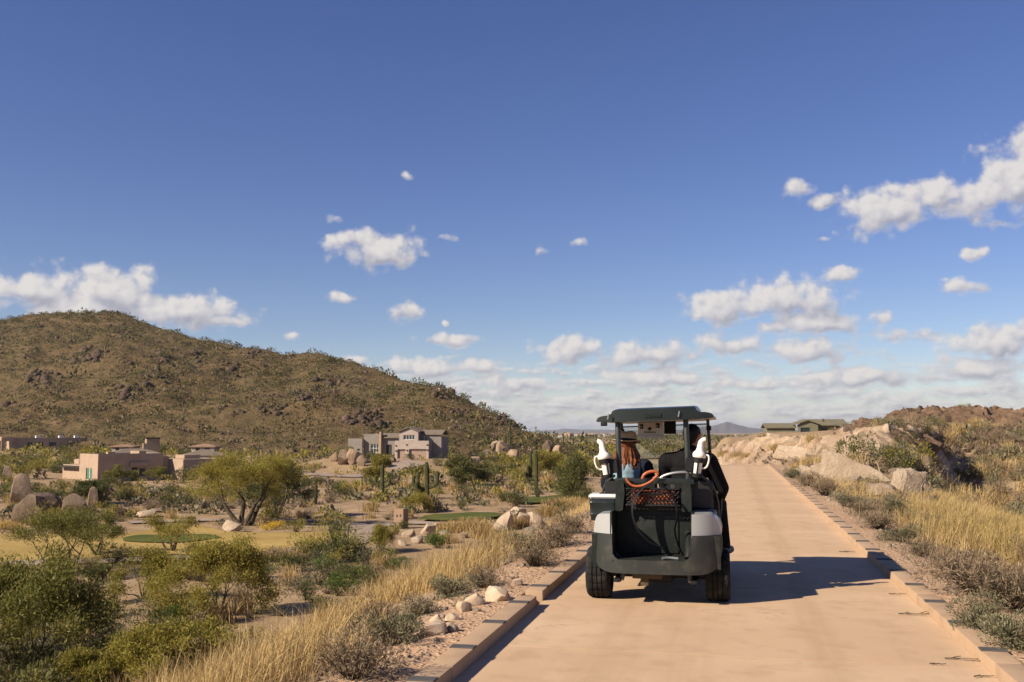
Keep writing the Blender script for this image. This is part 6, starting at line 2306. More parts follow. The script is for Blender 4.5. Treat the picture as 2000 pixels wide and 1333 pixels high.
# seat
cbox('seat_base', -0.50, 0.50, 0.06, 0.72, 0.36, 0.62, 'cart_plastic', 0.02)
for s in (-1, 1):
    cbox('seat_cushion', min(s * 0.01, s * 0.50), max(s * 0.01, s * 0.50), 0.20, 0.76, 0.622, 0.74, 'seat_vinyl', 0.035, 3)
    cbox('seat_back', min(s * 0.015, s * 0.50), max(s * 0.015, s * 0.50), 0.13, 0.215, 0.80, 1.065, 'seat_vinyl', 0.035, 3)
tube('hip_hoop', [(0.00, 0.10, 1.03), (0.04, 0.09, 1.09), (0.14, 0.08, 1.125), (0.26, 0.08, 1.135), (0.36, 0.09, 1.12)], 0.016, 'bright_metal')
for s in (-1, 1):
    tube('arm_rail', [(s * 0.40, 0.10, 1.10), (s * 0.49, 0.16, 1.02), (s * 0.535, 0.22, 0.88), (s * 0.54, 0.28, 0.76), (s * 0.53, 0.30, 0.62)], 0.0125, 'post_metal')
tube('arm_rail', [(0.545, 0.55, 0.66), (0.565, 0.60, 0.84), (0.56, 0.52, 0.94), (0.53, 0.36, 0.94)], 0.013, 'post_metal')

# front of the cart
cbox('floor_pan', -0.53, 0.53, 0.60, 1.46, 0.255, 0.305, 'cart_plastic', 0.01)
cbox('rocker_panel', -0.565, -0.532, 0.45, 1.42, 0.25, 0.36, 'cart_plastic', 0.012)
cbox('rocker_panel', 0.532, 0.565, 0.45, 1.42, 0.25, 0.36, 'cart_plastic', 0.012)
prism('front_cowl', rounded([(-0.52, 0.30), (-0.55, 0.62), (-0.44, 0.86), (0.44, 0.86), (0.55, 0.62), (0.52, 0.30)], 0.08), 1.42, 2.12, 'cart_silver', bend=lambda x, z, t: -0.22 * t * max(0, z - 0.45) - 0.12 * t * (abs(x) / 0.55) ** 2, bev=0.04, taper=0.06)
cbox('front_bumper', -0.46, 0.46, 2.02, 2.16, 0.25, 0.42, 'cart_plastic', 0.04, 3)
cbox('dashboard', -0.50, 0.50, 1.30, 1.45, 0.72, 0.92, 'cart_plastic', 0.04, 3)
tube('steering_column', [(-0.28, 1.36, 0.72), (-0.28, 1.18, 0.87), (-0.28, 1.05, 0.95)], 0.02, 'post_metal')
sw_c, sw_n = np.array([-0.28, 1.04, 0.955]), unit(np.array([0, -0.75, 0.66]))
u_ = np.array([1.0, 0, 0])
v_ = np.cross(sw_n, u_)
sw = tube('steering_wheel', [sw_c + 0.165 * (u_ * math.cos(t) + v_ * math.sin(t)) for t in np.linspace(0, 2 * math.pi, 12, endpoint=False)], 0.013, 'black_matt', closed=True)
obj('spoke', bm_mesh('spoke', sweep([sw_c - u_ * 0.16, sw_c, sw_c + u_ * 0.16], 0.012), MATS['black_matt'], True), sw)

# roof on four posts; the canopy sits a little low on the passenger's left
upper = Matrix.Translation((0, 0, 0.95)) @ Matrix.Rotation(R(-2.0), 4, 'Y') @ Matrix.Translation((0, 0, -0.95))


def up(p):
    return tuple(upper @ Vector(p))


canopy = rounded([(-0.545, 1.618), (-0.53, 1.655), (-0.475, 1.672), (-0.405, 1.672), (-0.375, 1.715), (0.375, 1.715), (0.405, 1.672), (0.475, 1.672), (0.53, 1.655), (0.545, 1.618), (0.40, 1.608), (-0.40, 1.608)], [0.01, 0.015, 0.03, 0.02, 0.02, 0.02, 0.02, 0.03, 0.015, 0.01, 0.01, 0.01], 3)
roof = prism('roof', canopy, 0.0, 1.72, 'cart_green', bev=0.02, bend=lambda x, z, t: (1 - t) * 0.07 * (abs(x) / 0.5) ** 2, steps=10)
me_ = roof.data
for v in me_.vertices:                                  # crowned along its length
    t = v.co.y / 1.72
    if v.co.z > 1.69:
        v.co.z += 0.035 * math.sin(math.pi * min(1, max(0, t * 0.9 + 0.05)))
    v.co = upper @ v.co
me_.update()
pn = obj('maker_plate', boxes_mesh('maker_plate', [(-0.085, 0.075, -0.008, 0.004, 1.633, 1.678)], 'cart_plastic', 0.004), roof)
pn.matrix_local = upper
for k in range(7):
    q = obj('raised_mark', boxes_mesh('raised_mark', [(-0.068 + k * 0.019, -0.055 + k * 0.019, -0.0115, -0.008, 1.645, 1.667)], 'cart_green', 0.001), roof)
    q.matrix_local = upper
for x_ in (-0.425, 0.225):  # highlights on the roof's rear edge, shaped as thin bright strips
    q = obj('clip', boxes_mesh('clip', [(x_, x_ + 0.012, -0.004, 0.01, 1.635, 1.69)], 'bright_metal', 0.002), roof)
    q.matrix_local = upper @ Matrix.Translation((x_, 0, 1.66)) @ Matrix.Rotation(R(14), 4, 'Y') @ Matrix.Translation((-x_, 0, -1.66))
cbox('gutter_end', -0.50, -0.44, 0.06, 0.10, 1.575, 1.612, 'black_matt', 0.008).matrix_local = upper
for s, x_ in ((-1, -0.345), (1, 0.285)):
    tube('roof_post', [(x_ - 0.005, 0.085, 0.96), up((x_, 0.09, 1.2)), up((x_, 0.10, 1.45)), up((x_ * 1.0, 0.12, 1.612))], 0.025, 'post_metal', k=12)
    cbox('post_foot', x_ - 0.04, x_ + 0.03, 0.055, 0.12, 0.93, 1.0, 'post_metal', 0.01)
for s in (-1, 1):
    tube('roof_post', [(s * 0.47, 1.60, 0.80), up((s * 0.46, 1.52, 1.2)), up((s * 0.455, 1.46, 1.61))], 0.017, 'post_metal', k=10)
    q = cbox('post_clamp', s * 0.458 - 0.022, s * 0.458 + 0.028, 1.43, 1.49, 1.505, 1.555, 'black_matt', 0.008)
    q.matrix_local = upper
# windshield in two leaves
wz = [(0.90, 1.24), (1.245, 1.585)]
for k, (a, b) in enumerate(wz):
    y0_ = 1.585 - (a - 0.9) * 0.16
    y1_ = 1.585 - (b - 0.9) * 0.16
    bm = bmesh.new()
    vs_ = [bm.verts.new(upper @ Vector(p)) for p in ((-0.445, y0_, a), (0.445, y0_, a), (0.445, y1_, b), (-0.445, y1_, b), (-0.445, y0_ + 0.006, a), (0.445, y0_ + 0.006, a), (0.445, y1_ + 0.006, b), (-0.445, y1_ + 0.006, b))]
    for q in ((0, 1, 2, 3), (7, 6, 5, 4), (0, 4, 5, 1), (1, 5, 6, 2), (2, 6, 7, 3), (3, 7, 4, 0)):
        bm.faces.new([vs_[i] for i in q])
    ws = obj('windshield', bm_mesh('windshield', bm, MATS['windshield_acrylic']), cart)
    tube('windshield_trim', [up((-0.45, y1_ - 0.004, b - 0.012)), up((0, y1_ - 0.004, b - 0.012)), up((0.45, y1_ - 0.004, b - 0.012))], 0.006, 'post_metal', ws, k=8)
# white notice box and dark mirror back hanging under the roof
(x0_, z0_), (x1_, z1_) = cp(1246, 857, 1.12), cp(1296, 823, 1.12)
nb = cbox('notice_box', x0_, x1_, 1.12, 1.16, z0_ + 0.035, z1_, 'panel_white', 0.006)
cbox('lip', x0_ - 0.002, x1_ + 0.004, 1.10, 1.165, z0_, z0_ + 0.033, 'bottle_white', 0.008, 2, nb)
for (a, b, c, d) in ((1250, 838, 1256, 829), (1281, 836, 1288, 827)):
    (xa, za), (xb, zb) = cp(a, b, 1.118), cp(c, d, 1.118)
    q = cbox('hook', xa, xb, 1.108, 1.1195, za, zb, 'black_matt', 0.003, 1, nb)
    cbox('hook_tip', xa + 0.006, xa + 0.02, 1.103, 1.1078, za + 0.012, za + 0.03, 'bright_metal', 0.002, 1, q)
bm, rr_ = lathe([(0.0185, 0.0), (0.0185, 0.008), (0.012, 0.012)], 20)
bm.faces.new(rr_[-1])
em = obj('round_emblem', bm_mesh('round_emblem', bm, MATS['rust_metal'], True, 40), nb)
xe, ze = cp(1269, 838, 1.119)
em.location = (xe, 1.1195, ze)
em.rotation_euler = (R(90), 0, 0)
(xa, za), (xb, zb) = cp(1258, 845.5, 1.119), cp(1281, 843.5, 1.119)
cbox('caption_strip', xa, xb, 1.1165, 1.1195, za, zb, 'post_metal', 0.0, 1, nb)
(x0_, z0_), (x1_, z1_) = cp(1297, 848, 1.20), cp(1320, 821, 1.20)
cbox('mirror_back', x0_, x1_, 1.20, 1.225, z0_, z1_, 'black_matt', 0.008)
# under the tail: axle, springs, drive case, muffler
tube('rear_axle', [(-0.46, 0.0, 0.225), (0, 0.0, 0.225), (0.46, 0.0, 0.225)], 0.035, 'black_matt')
cbox('drive_case', -0.08, 0.14, -0.12, 0.16, 0.16, 0.32, 'black_matt', 0.04, 3)
cbox('muffler', -0.20, 0.06, -0.36, -0.20, 0.225, 0.272, 'rust_metal', 0.012)
cbox('exhaust_bracket', -0.13, -0.06, -0.34, -0.22, 0.165, 0.224, 'rust_metal', 0.01)
for s in (-1, 1):
    cbox('leaf_spring', s * 0.33 - 0.03, s * 0.33 + 0.03, -0.40, 0.40, 0.195, 0.225, 'black_matt', 0.008)
    tube('shock_absorber', [(s * 0.30, -0.28, 0.20), (s * 0.27, -0.2, 0.34)], 0.02, 'bright_metal')
cbox('frame_rail', -0.30, -0.24, -0.30, 1.9, 0.285, 0.345, 'black_matt', 0.006)
cbox('frame_rail', 0.24, 0.30, -0.30, 1.9, 0.285, 0.345, 'black_matt', 0.006)
tube('front_axle', [(-0.42, 1.66, 0.23), (0.42, 1.66, 0.23)], 0.03, 'black_matt')

# ------------------------------------------------------------------ things carried on the cart
def world_empty(name, lx, ly, lz, rot=(0, 0, 0)):
    e = empty(name, (CX + lx, CY + ly, lz))
    e.rotation_euler = rot
    return e


# sand bottles in their holders (the holders belong to the cart)
for s, (px, row), tilt, lab in ((-1, (1186, 931), -9, 'white sand bottle with spout, in the holder above the cooler box'), (1, (1361, 929), 8, 'white sand bottle with bent spout, in the holder beside the person in black')):
    lx, lz = cp(px, row, -0.02)
    b_ = world_empty('sand_bottle', lx, -0.02, lz, (0, R(tilt), 0))
    pr = [(0.002, 0.0), (0.030, 0.002), (0.034, 0.012), (0.036, 0.10), (0.040, 0.15), (0.058, 0.166), (0.061, 0.180), (0.060, 0.196), (0.050, 0.210), (0.037, 0.224), (0.031, 0.245), (0.027, 0.285)]
    bm, rr_ = lathe(pr, 28)
    obj('body', bm_mesh('body', bm, MATS['bottle_white'], True, 50), b_)
    obj('spout', bm_mesh('spout', sweep([(0, 0, 0.280), (0, 0, 0.298), (s * 0.010, 0, 0.316), (s * 0.024, 0, 0.328), (s * 0.038, 0, 0.332)], (0.027, 0.021), 14), MATS['bottle_white'], True, 50), b_)
    obj('handle', bm_mesh('handle', sweep([(s * 0.05, 0.0, 0.195), (s * 0.080, -0.01, 0.19), (s * 0.090, -0.01, 0.15), (s * 0.080, -0.01, 0.095), (s * 0.06, 0, 0.075), (s * 0.034, 0, 0.07)], 0.008, 10), MATS['bottle_white'], True, 50), b_)
    tag(b_, lab, 'bottle')
    hl = empty('bottle_holder', (lx, -0.02, lz))
    hl.parent = cart
    hl.rotation_euler = (0, R(tilt), 0)
    bm, _q = lathe([(0.0405, 0.118), (0.052, 0.118), (0.054, 0.166), (0.043, 0.166), (0.0405, 0.118)], 24)
    obj('collar', bm_mesh('collar', bm, MATS['black_matt'], True, 40), hl)
    bm, rr_ = lathe([(0.030, -0.018), (0.044, -0.016), (0.046, 0.018), (0.038, 0.018), (0.037, -0.004)], 24)
    bm.faces.new(rr_[0])
    obj('cup', bm_mesh('cup', bm, MATS['black_matt'], True, 40), hl)
    for a in (R(20), R(160), R(270) if s > 0 else R(300), R(90)):
        cxx, cyy = 0.041 * math.cos(a), 0.041 * math.sin(a)
        obj('rib', boxes_mesh('rib', [(cxx - 0.008, cxx + 0.008, cyy - 0.006 if cyy < 0 else cyy, cyy if cyy < 0 else cyy + 0.006, 0.016, 0.12)], 'black_matt'), hl)
    obj('bracket', boxes_mesh('bracket', [(min(-s * 0.04, -s * 0.115), max(-s * 0.04, -s * 0.115), 0.0, 0.05, 0.02, 0.15)], 'black_matt', 0.008), hl)

# cooler hung on the left side
(x0_, z0_), (x1_, z1_) = cp(1151, 1017, 0.02), cp(1205, 966, 0.02)
cl = world_empty('cooler_box', (x0_ + x1_) / 2, 0.12, z0_)
hw_ = (x1_ - x0_) / 2
hh_ = z1_ - z0_
bm = bmesh.new()
for z_, k_ in ((0, 0.90), (hh_ * 0.22, 0.935), (hh_ * 0.25, 0.96), (hh_ * 0.28, 0.945), (hh_ * 0.66, 0.985), (hh_ * 0.69, 1.01), (hh_ * 0.72, 0.99), (hh_ * 0.84, 1.0)):
    bm.verts.ensure_lookup_table()
    ring = rounded([(-hw_ * k_, -0.12 * k_), (hw_ * k_, -0.12 * k_), (hw_ * k_, 0.12 * k_), (-hw_ * k_, 0.12 * k_)], 0.03)
    new = [bm.verts.new((p[0], p[1], z_)) for p in ring]
    if z_ == 0:
        bm.faces.new(new)
    else:
        for i in range(len(new)):
            j = (i + 1) % len(new)
            bm.faces.new((last[i], last[j], new[j], new[i]))
    last = new
bm.faces.new(last)
obj('body', bm_mesh('body', bm, MATS['cart_green'], True, 30), cl)
ld = obj('lid', boxes_mesh('lid', [(-hw_ * 1.03, hw_ * 1.03, -0.125, 0.125, hh_ * 0.842, hh_ * 1.0)], 'cooler_lid', 0.012), cl)
obj('lid_slot', boxes_mesh('lid_slot', [(-hw_ * 0.35, hw_ * 0.98, -0.035, 0.035, hh_ * 1.0005, hh_ * 1.03)], 'black_matt', 0.005), ld)
tag(cl, 'small dark cooler box with a pale lid hung on the cart side', 'cooler')
cbox('cooler_arm', -0.50, -0.36, 0.08, 0.16, 0.80, 0.84, 'post_metal', 0.008)

# orange leather bag in the basket
ob = world_empty('orange_bag', -0.03, -0.045, 0.85)
bm = bevel_box(-0.20, 0.20, -0.062, 0.048, 0.0, 0.125, 0.03, 4)
bmesh.ops.subdivide_edges(bm, edges=bm.edges[:], cuts=1, use_grid_fill=True)
for v in bm.verts:
    v.co.z += 0.012 * math.sin(v.co.x * 17) + 0.006 * math.sin(v.co.y * 50 + v.co.x * 31)
    v.co.y += 0.008 * math.sin(v.co.x * 23 + v.co.z * 30)
obj('body', bm_mesh('body', bm, MATS['orange_leather'], True), ob)


def bagpts(lst, yl):
    return [(cp(px, row, yl)[0] + 0.03, yl + 0.045, cp(px, row, yl)[1] - 0.85) for px, row in lst]


obj('handle', bm_mesh('handle', sweep(bagpts([(1223, 934), (1227, 942), (1236, 949), (1249, 950), (1262, 946), (1274, 939), (1281, 933)], -0.15), 0.0120, 10), MATS['orange_leather'], True), ob)
obj('handle', bm_mesh('handle', sweep(bagpts([(1254, 936), (1258, 928), (1266, 923), (1276, 921), (1284, 923), (1283, 930), (1276, 936)], -0.15), 0.0145, 10), MATS['orange_leather'], True), ob)
tag(ob, 'orange leather bag with looped handles behind the black net of the cart', 'bag')

# ------------------------------------------------------------------ people
principled('skin', (0.42, 0.22, 0.14), 0.55, 0.35)
principled('skin_warm', (0.36, 0.17, 0.105), 0.55, 0.35)
cloth = lambda n, a, b, s=30, r=0.9: principled(n, a, r, 0.15, (0.4, 0.006), build=lambda T, tc: (T.mix(T.smooth(T.noise(tc.outputs['Object'], s, 3, 0.6), 0.4, 0.7, 0, 0.8), a, b), T.noise(tc.outputs['Object'], 14, 4, 0.6)))
cloth('black_cloth', (0.006, 0.006, 0.007), (0.010, 0.010, 0.011), 40)
cloth('denim_pale', (0.22, 0.31, 0.37), (0.14, 0.21, 0.27), 26)
cloth('navy_cloth', (0.010, 0.012, 0.020), (0.016, 0.018, 0.028))
cloth('straw_felt', (0.46, 0.35, 0.225), (0.38, 0.28, 0.17), 30)
cloth('shoe_grey', (0.16, 0.15, 0.14), (0.10, 0.095, 0.09))
cloth('hair_auburn', (0.14, 0.045, 0.015), (0.035, 0.013, 0.007), 34, 0.5)
cloth('hair_dark', (0.012, 0.010, 0.009), (0.02, 0.016, 0.014), 30, 0.5)


_b = bmesh.new()
bmesh.ops.create_icosphere(_b, subdivisions=2, radius=1.0)
_b.verts.index_update()
_ICO = (np.array([w.co[:] for w in _b.verts]), np.array([[w.index for w in q.verts] for q in _b.faces]))
_b.free()
_WORK = bpy.data.scenes.new('workbench')        # scratch scene so that skins can be evaluated quickly


def fuse(name, caps, mat, voxel=0.010, smooth=5, balls=()):
    """tapered limbs and ellipsoids melted into one continuous skin"""
    VV, FF, o_ = [], [], 0
    for a, b, ra, rb in caps:
        a, b = np.array(a, float), np.array(b, float)
        n = max(2, int(np.linalg.norm(b - a) / (min(ra, rb) * 0.35)) + 1)
        for t in np.linspace(0, 1, n):
            VV.append(_ICO[0] * (ra + (rb - ra) * t) + a + (b - a) * t)
            FF.append(_ICO[1] + o_)
            o_ += len(_ICO[0])
    for c, rad, rot in balls:
        m3 = np.array(Euler(rot).to_matrix())
        VV.append((_ICO[0] * np.array(rad)) @ m3.T + np.array(c))
        FF.append(_ICO[1] + o_)
        o_ += len(_ICO[0])
    me = np_mesh(name, np.concatenate(VV), np.concatenate(FF))
    o = bpy.data.objects.new(name, me)
    _WORK.collection.objects.link(o)
    md = o.modifiers.new('remesh', 'REMESH')
    md.mode = 'VOXEL'
    md.voxel_size = voxel
    ms = o.modifiers.new('smooth', 'SMOOTH')
    ms.factor = 0.5
    ms.iterations = smooth
    vl = _WORK.view_layers[0]
    vl.update()
    new = bpy.data.meshes.new_from_object(o.evaluated_get(vl.depsgraph))
    bpy.data.objects.remove(o)
    bpy.data.meshes.remove(me)
    new.name = name
    new.materials.clear()
    new.materials.append(MATS[mat])
    new.polygons.foreach_set('use_smooth', np.ones(len(new.polygons), bool))
    return new


def hand(wrist, d, palm_n, side, curl=0.6, k=1.0):
    """five fingers rooted in a palm: d points along the hand, palm_n out of the palm, side towards the thumb"""
    w, d, n, s = (np.array(v, float) for v in (wrist, unit(np.array(d, float)), unit(np.array(palm_n, float)), unit(np.array(side, float))))
    caps = []
    for i in range(4):
        off = (i - 1.5) * 0.0195
        base = w + d * 0.085 * k + s * (-off)
        caps.append((w + d * 0.015 + s * (-off * 0.6), base, 0.015, 0.0125))
        L = (0.068, 0.078, 0.072, 0.056)[i] * k
        p, dr = base, d
        for seg, f in enumerate((0.45, 0.32, 0.23)):
            dr = unit(dr * math.cos(curl * (0.5 + 0.25 * seg)) + n * math.sin(curl * (0.5 + 0.25 * seg)))
            q = p + dr * L * f
            caps.append((p, q, 0.0098 - 0.0008 * seg, 0.0092 - 0.0010 * seg))
            p = q
    p = w + d * 0.03 + s * 0.03
    q = p + unit(d * 0.6 + s * 0.7 + n * 0.3) * 0.042
    r2 = q + unit(d * 0.9 + s * 0.1 + n * 0.4) * 0.032
    caps += [(w + d * 0.015 + s * 0.012, p, 0.016, 0.013), (p, q, 0.0125, 0.011), (q, r2, 0.011, 0.009)]
    return caps


def head_balls(c, yaw, k=1.0):
    """skull, jaw, nose, ears, lips around the head centre c"""
    f = np.array([math.sin(yaw), math.cos(yaw), 0])
    s = np.array([math.cos(yaw), -math.sin(yaw), 0])
    c = np.array(c)
    B = [(c + f * -0.005 + np.array([0, 0, 0.02]), (0.076 * k, 0.094 * k, 0.098 * k), (0, 0, -yaw)), (c + f * 0.025 + np.array([0, 0, -0.055]), (0.056 * k, 0.062 * k, 0.062 * k), (0, 0, -yaw))]
    C = [(c + f * 0.086 + np.array([0, 0, 0.005]), c + f * 0.106 + np.array([0, 0, -0.025]), 0.008, 0.012), (c + f * 0.083 + s * 0.018 + np.array([0, 0, -0.062]), c + f * 0.083 - s * 0.018 + np.array([0, 0, -0.062]), 0.0075, 0.0075)]
    for e in (-1, 1):
        C.append((c + s * e * 0.074 + np.array([0, 0, 0.012]), c + s * e * 0.076 + f * 0.008 + np.array([0, 0, -0.022]), 0.013, 0.009))
        C.append((c + f * 0.078 + s * e * 0.018 + np.array([0, 0, 0.028]), c + f * 0.072 + s * e * 0.044 + np.array([0, 0, 0.026]), 0.009, 0.008))
    return B, C, f, s


def eyes(parent, c, yaw):
    f = np.array([math.sin(yaw), math.cos(yaw), 0])
    s = np.array([math.cos(yaw), -math.sin(yaw), 0])
    for e in (-1, 1):
        bm = bmesh.new()
        bmesh.ops.create_uvsphere(bm, u_segments=12, v_segments=8, radius=0.0115, matrix=Matrix.Translation(Vector(np.array(c) + f * 0.076 + s * e * 0.031 + np.array([0, 0, 0.008]))))
        obj('eye', bm_mesh('eye', bm, MATS['panel_white'], True), parent)


# --- the person in the straw hat, on the left seat
hc = np.array([-0.315, 0.42, 1.345])
B, C, f_, s_ = head_balls(hc, R(-8), 0.96)
sh_l, sh_r = np.array([-0.47, 0.40, 1.165]), np.array([-0.145, 0.40, 1.165])
el_l, el_r = np.array([-0.53, 0.58, 0.99]), np.array([-0.10, 0.58, 0.98])
wr_l, wr_r = np.array([-0.46, 0.86, 0.985]), np.array([-0.13, 0.86, 0.985])
hip_l, hip_r = np.array([-0.40, 0.42, 0.81]), np.array([-0.23, 0.42, 0.81])
kn_l, kn_r = np.array([-0.42, 0.86, 0.80]), np.array([-0.19, 0.88, 0.80])
an_l, an_r = np.array([-0.40, 1.00, 0.39]), np.array([-0.20, 1.04, 0.39])
caps = C + [(hc + np.array([0, -0.015, -0.07]), hc + np.array([0, -0.03, -0.16]), 0.05, 0.056), (np.array([-0.315, 0.38, 1.17]), np.array([-0.315, 0.38, 0.90]), 0.115, 0.105), (np.array([-0.315, 0.40, 0.90]), np.array([-0.315, 0.42, 0.83]), 0.11, 0.12)]
for a, b, c in ((sh_l, el_l, wr_l), (sh_r, el_r, wr_r)):
    caps += [(np.array([-0.315, 0.38, 1.18]), a, 0.075, 0.052), (a, b, 0.05, 0.038), (b, c, 0.037, 0.024)]
for a, b, c in ((hip_l, kn_l, an_l), (hip_r, kn_r, an_r)):
    caps += [(a, b, 0.082, 0.056), (b, c, 0.055, 0.036), (c, c + np.array([0, 0.14, -0.035]), 0.036, 0.03)]
caps += hand(wr_l, (0.35, 0.75, 0.1), (0.6, 0.1, -0.8), (0.2, -0.1, 0.9), 0.95) + hand(wr_r, (-0.1, 0.75, 0.1), (-0.5, 0.2, -0.8), (-0.2, -0.1, 0.9), 0.95)
p1 = obj('person', fuse('person', caps, 'skin', 0.0085, 3, B), None, (CX, CY, 0))
tag(p1, 'person with long auburn hair under a tan brimmed hat, riding the cart', 'person')
jk = [(np.array([-0.315, 0.375, 1.13]), np.array([-0.315, 0.375, 0.88]), 0.135, 0.13)]
for a in (sh_l, sh_r):
    jk += [(np.array([-0.315, 0.375, 1.17]), a, 0.085, 0.068)]
obj('denim_top', fuse('denim_top', jk, 'denim_pale', 0.010, 5), p1)
for a, b, c in ((sh_l, el_l, wr_l), (sh_r, el_r, wr_r)):
    obj('sleeve', fuse('sleeve', [(a + (np.array([-0.315, 0.38, 1.19]) - a) * 0.12, a, 0.078, 0.086), (a, b, 0.086, 0.066), (b, b + (c - b) * 0.92, 0.055, 0.040)], 'navy_cloth', 0.010, 4), p1)
obj('trousers', fuse('trousers', [(np.array([-0.315, 0.42, 0.86]), np.array([-0.315, 0.42, 0.83]), 0.13, 0.135), (hip_l, kn_l, 0.098, 0.072), (kn_l, an_l + np.array([0, 0, 0.02]), 0.07, 0.052), (hip_r, kn_r, 0.098, 0.072), (kn_r, an_r + np.array([0, 0, 0.02]), 0.07, 0.052)], 'navy_cloth', 0.011, 4), p1)
for a in (an_l, an_r):
    obj('shoe', fuse('shoe', [(a + np.array([0, -0.03, -0.045]), a + np.array([0, 0.17, -0.05]), 0.042, 0.036), (a, a + np.array([0, 0.0, -0.04]), 0.046, 0.044)], 'shoe_grey', 0.009, 3), p1)
eyes(p1, hc, R(-8))
# long hair: many locks over a cap
g = np.random.default_rng(4)
hr = []
for k in range(64):
    a = R(g.uniform(70, 290))
    top = hc + np.array([math.sin(a) * 0.066, math.cos(a) * 0.085, 0.06 - 0.03 * g.random()])
    mid = hc + np.array([math.sin(a) * (0.088 + 0.02 * g.random()), math.cos(a) * 0.100 - 0.012, -0.06 - 0.02 * g.random()]) + g.normal(size=3) * 0.007
    low = hc + np.array([math.sin(a) * (0.11 + 0.04 * g.random()), math.cos(a) * 0.10 - 0.05 - 0.03 * g.random(), -0.15 - 0.05 * g.random()])
    kn = (mid + low) * 0.5 + g.normal(size=3) * np.array([0.012, 0.008, 0.004])
    hr += [(top, mid, 0.014, 0.011), (mid, kn, 0.011, 0.0095), (kn, low, 0.0095, 0.005)]
obj('hair', fuse('hair', hr, 'hair_auburn', 0.006, 1, [(hc + np.array([0, -0.012, 0.035]), (0.085, 0.100, 0.092), (0, 0, 0))]), p1)
# hat with dented crown, band and brim
hat = empty('hat', tuple(hc + np.array([0.0, -0.01, 0.062])))
hat.parent = p1
hat.rotation_euler = (R(-7), R(2), 0)
bm, rr_ = lathe([(0.101, 0.0), (0.102, 0.02), (0.100, 0.05), (0.095, 0.08), (0.086, 0.098), (0.07, 0.104), (0.04, 0.094), (0.012, 0.088)], 36)
bm.faces.new(rr_[-1])
for v in bm.verts:
    v.co.y *= 1.12
    v.co.x *= 0.95
    if v.co.z > 0.08:
        v.co.z -= 0.014 * max(0, 1 - abs(v.co.x) / 0.045)
    if v.co.z > 0.04 and v.co.y > 0:
        v.co.x *= 1 - 0.9 * (v.co.z - 0.04) * 2.2
obj('crown', bm_mesh('crown', bm, MATS['straw_felt'], True), hat)
bm, rr_ = lathe([(0.1035, 0.002), (0.1045, 0.026), (0.1015, 0.027)], 36)
for v in bm.verts:
    v.co.y *= 1.12
    v.co.x *= 0.95
obj('band', bm_mesh('band', bm, MATS['black_matt'], True), hat)
bm, rr_ = lathe([(0.095, 0.004), (0.115, 0.001), (0.125, -0.001), (0.143, 0.004), (0.143, 0.0), (0.125, -0.006), (0.115, -0.004), (0.095, -0.001)], 40)
for v in bm.verts:
    v.co.y *= 1.1
    v.co.x *= 0.95
    v.co.z += 0.02 * (abs(v.co.x) / 0.16) ** 2 - 0.008 * (abs(v.co.y) / 0.18) ** 2
obj('brim', bm_mesh('brim', bm, MATS['straw_felt'], True, 60), hat)

# --- the person in black, on the right seat, one leg out of the side
mc = np.array([0.315, 0.44, 1.455])
yaw = R(38)
B, C, f_, s_ = head_balls(mc, yaw, 1.03)
ch = np.array([0.265, 0.38, 1.20])
msl, msr = np.array([0.07, 0.38, 1.225]), np.array([0.46, 0.39, 1.225])
mel, mer = np.array([0.04, 0.56, 1.0]), np.array([0.575, 0.46, 0.975])
mwl, mwr = np.array([0.14, 0.80, 0.90]), np.array([0.56, 0.74, 0.865])
mhl, mhr = np.array([0.20, 0.44, 0.82]), np.array([0.38, 0.44, 0.82])
mkl, mkr = np.array([0.20, 0.92, 0.82]), np.array([0.535, 0.86, 0.79])
mal, mar = np.array([0.20, 1.08, 0.39]), np.array([0.580, 0.96, 0.385])
caps = C + [(mc + np.array([0, -0.02, -0.07]), mc + np.array([-0.03, -0.05, -0.20]), 0.060, 0.068), (ch, np.array([0.28, 0.40, 0.90]), 0.14, 0.135), (np.array([0.28, 0.42, 0.9]), np.array([0.29, 0.44, 0.84]), 0.135, 0.14)]
for a, b, c in ((msl, mel, mwl), (msr, mer, mwr)):
    caps += [(ch + np.array([0, 0, 0.02]), a, 0.09, 0.064), (a, b, 0.06, 0.047), (b, c, 0.045, 0.030)]
for a, b, c in ((mhl, mkl, mal), (mhr, mkr, mar)):
    caps += [(a, b, 0.092, 0.064), (b, c, 0.06, 0.042), (c, c + np.array([0.02, 0.15, -0.035]), 0.042, 0.035)]
caps += hand(mwl, (0.1, 0.9, -0.1), (0, 0.1, -1), (1, 0, 0), 0.45, 1.08) + hand(mwr, (-0.15, 0.9, -0.15), (-0.1, 0.1, -1), (-1, 0, 0), 0.5, 1.08)
p2 = obj('person', fuse('person', caps, 'skin_warm', 0.0085, 3, B), None, (CX, CY, 0))
tag(p2, 'person in black looking aside on the right seat, knee out of the cart', 'person')
jk = [(ch + np.array([0.0, -0.01, 0.0]), np.array([0.28, 0.385, 0.88]), 0.165, 0.17), (np.array([0.28, 0.38, 1.28]), np.array([0.29, 0.395, 1.325]), 0.085, 0.076)]
for a, b, c in ((msl, mel, mwl), (msr, mer, mwr)):
    jk += [(ch + np.array([0, -0.005, 0.025]), a, 0.11, 0.088), (a, b, 0.088, 0.070), (b, b + (c - b) * 0.93, 0.070, 0.046)]
obj('jacket', fuse('jacket', jk, 'black_cloth', 0.010, 4), p2)
obj('trousers', fuse('trousers', [(np.array([0.28, 0.43, 0.88]), np.array([0.29, 0.44, 0.84]), 0.15, 0.155), (mhl, mkl, 0.108, 0.082), (mkl, mal + np.array([0, 0, 0.01]), 0.08, 0.062), (mhr, mkr, 0.108, 0.085), (mkr, mar + np.array([0, 0, 0.01]), 0.082, 0.066)], 'black_cloth', 0.010, 4), p2)
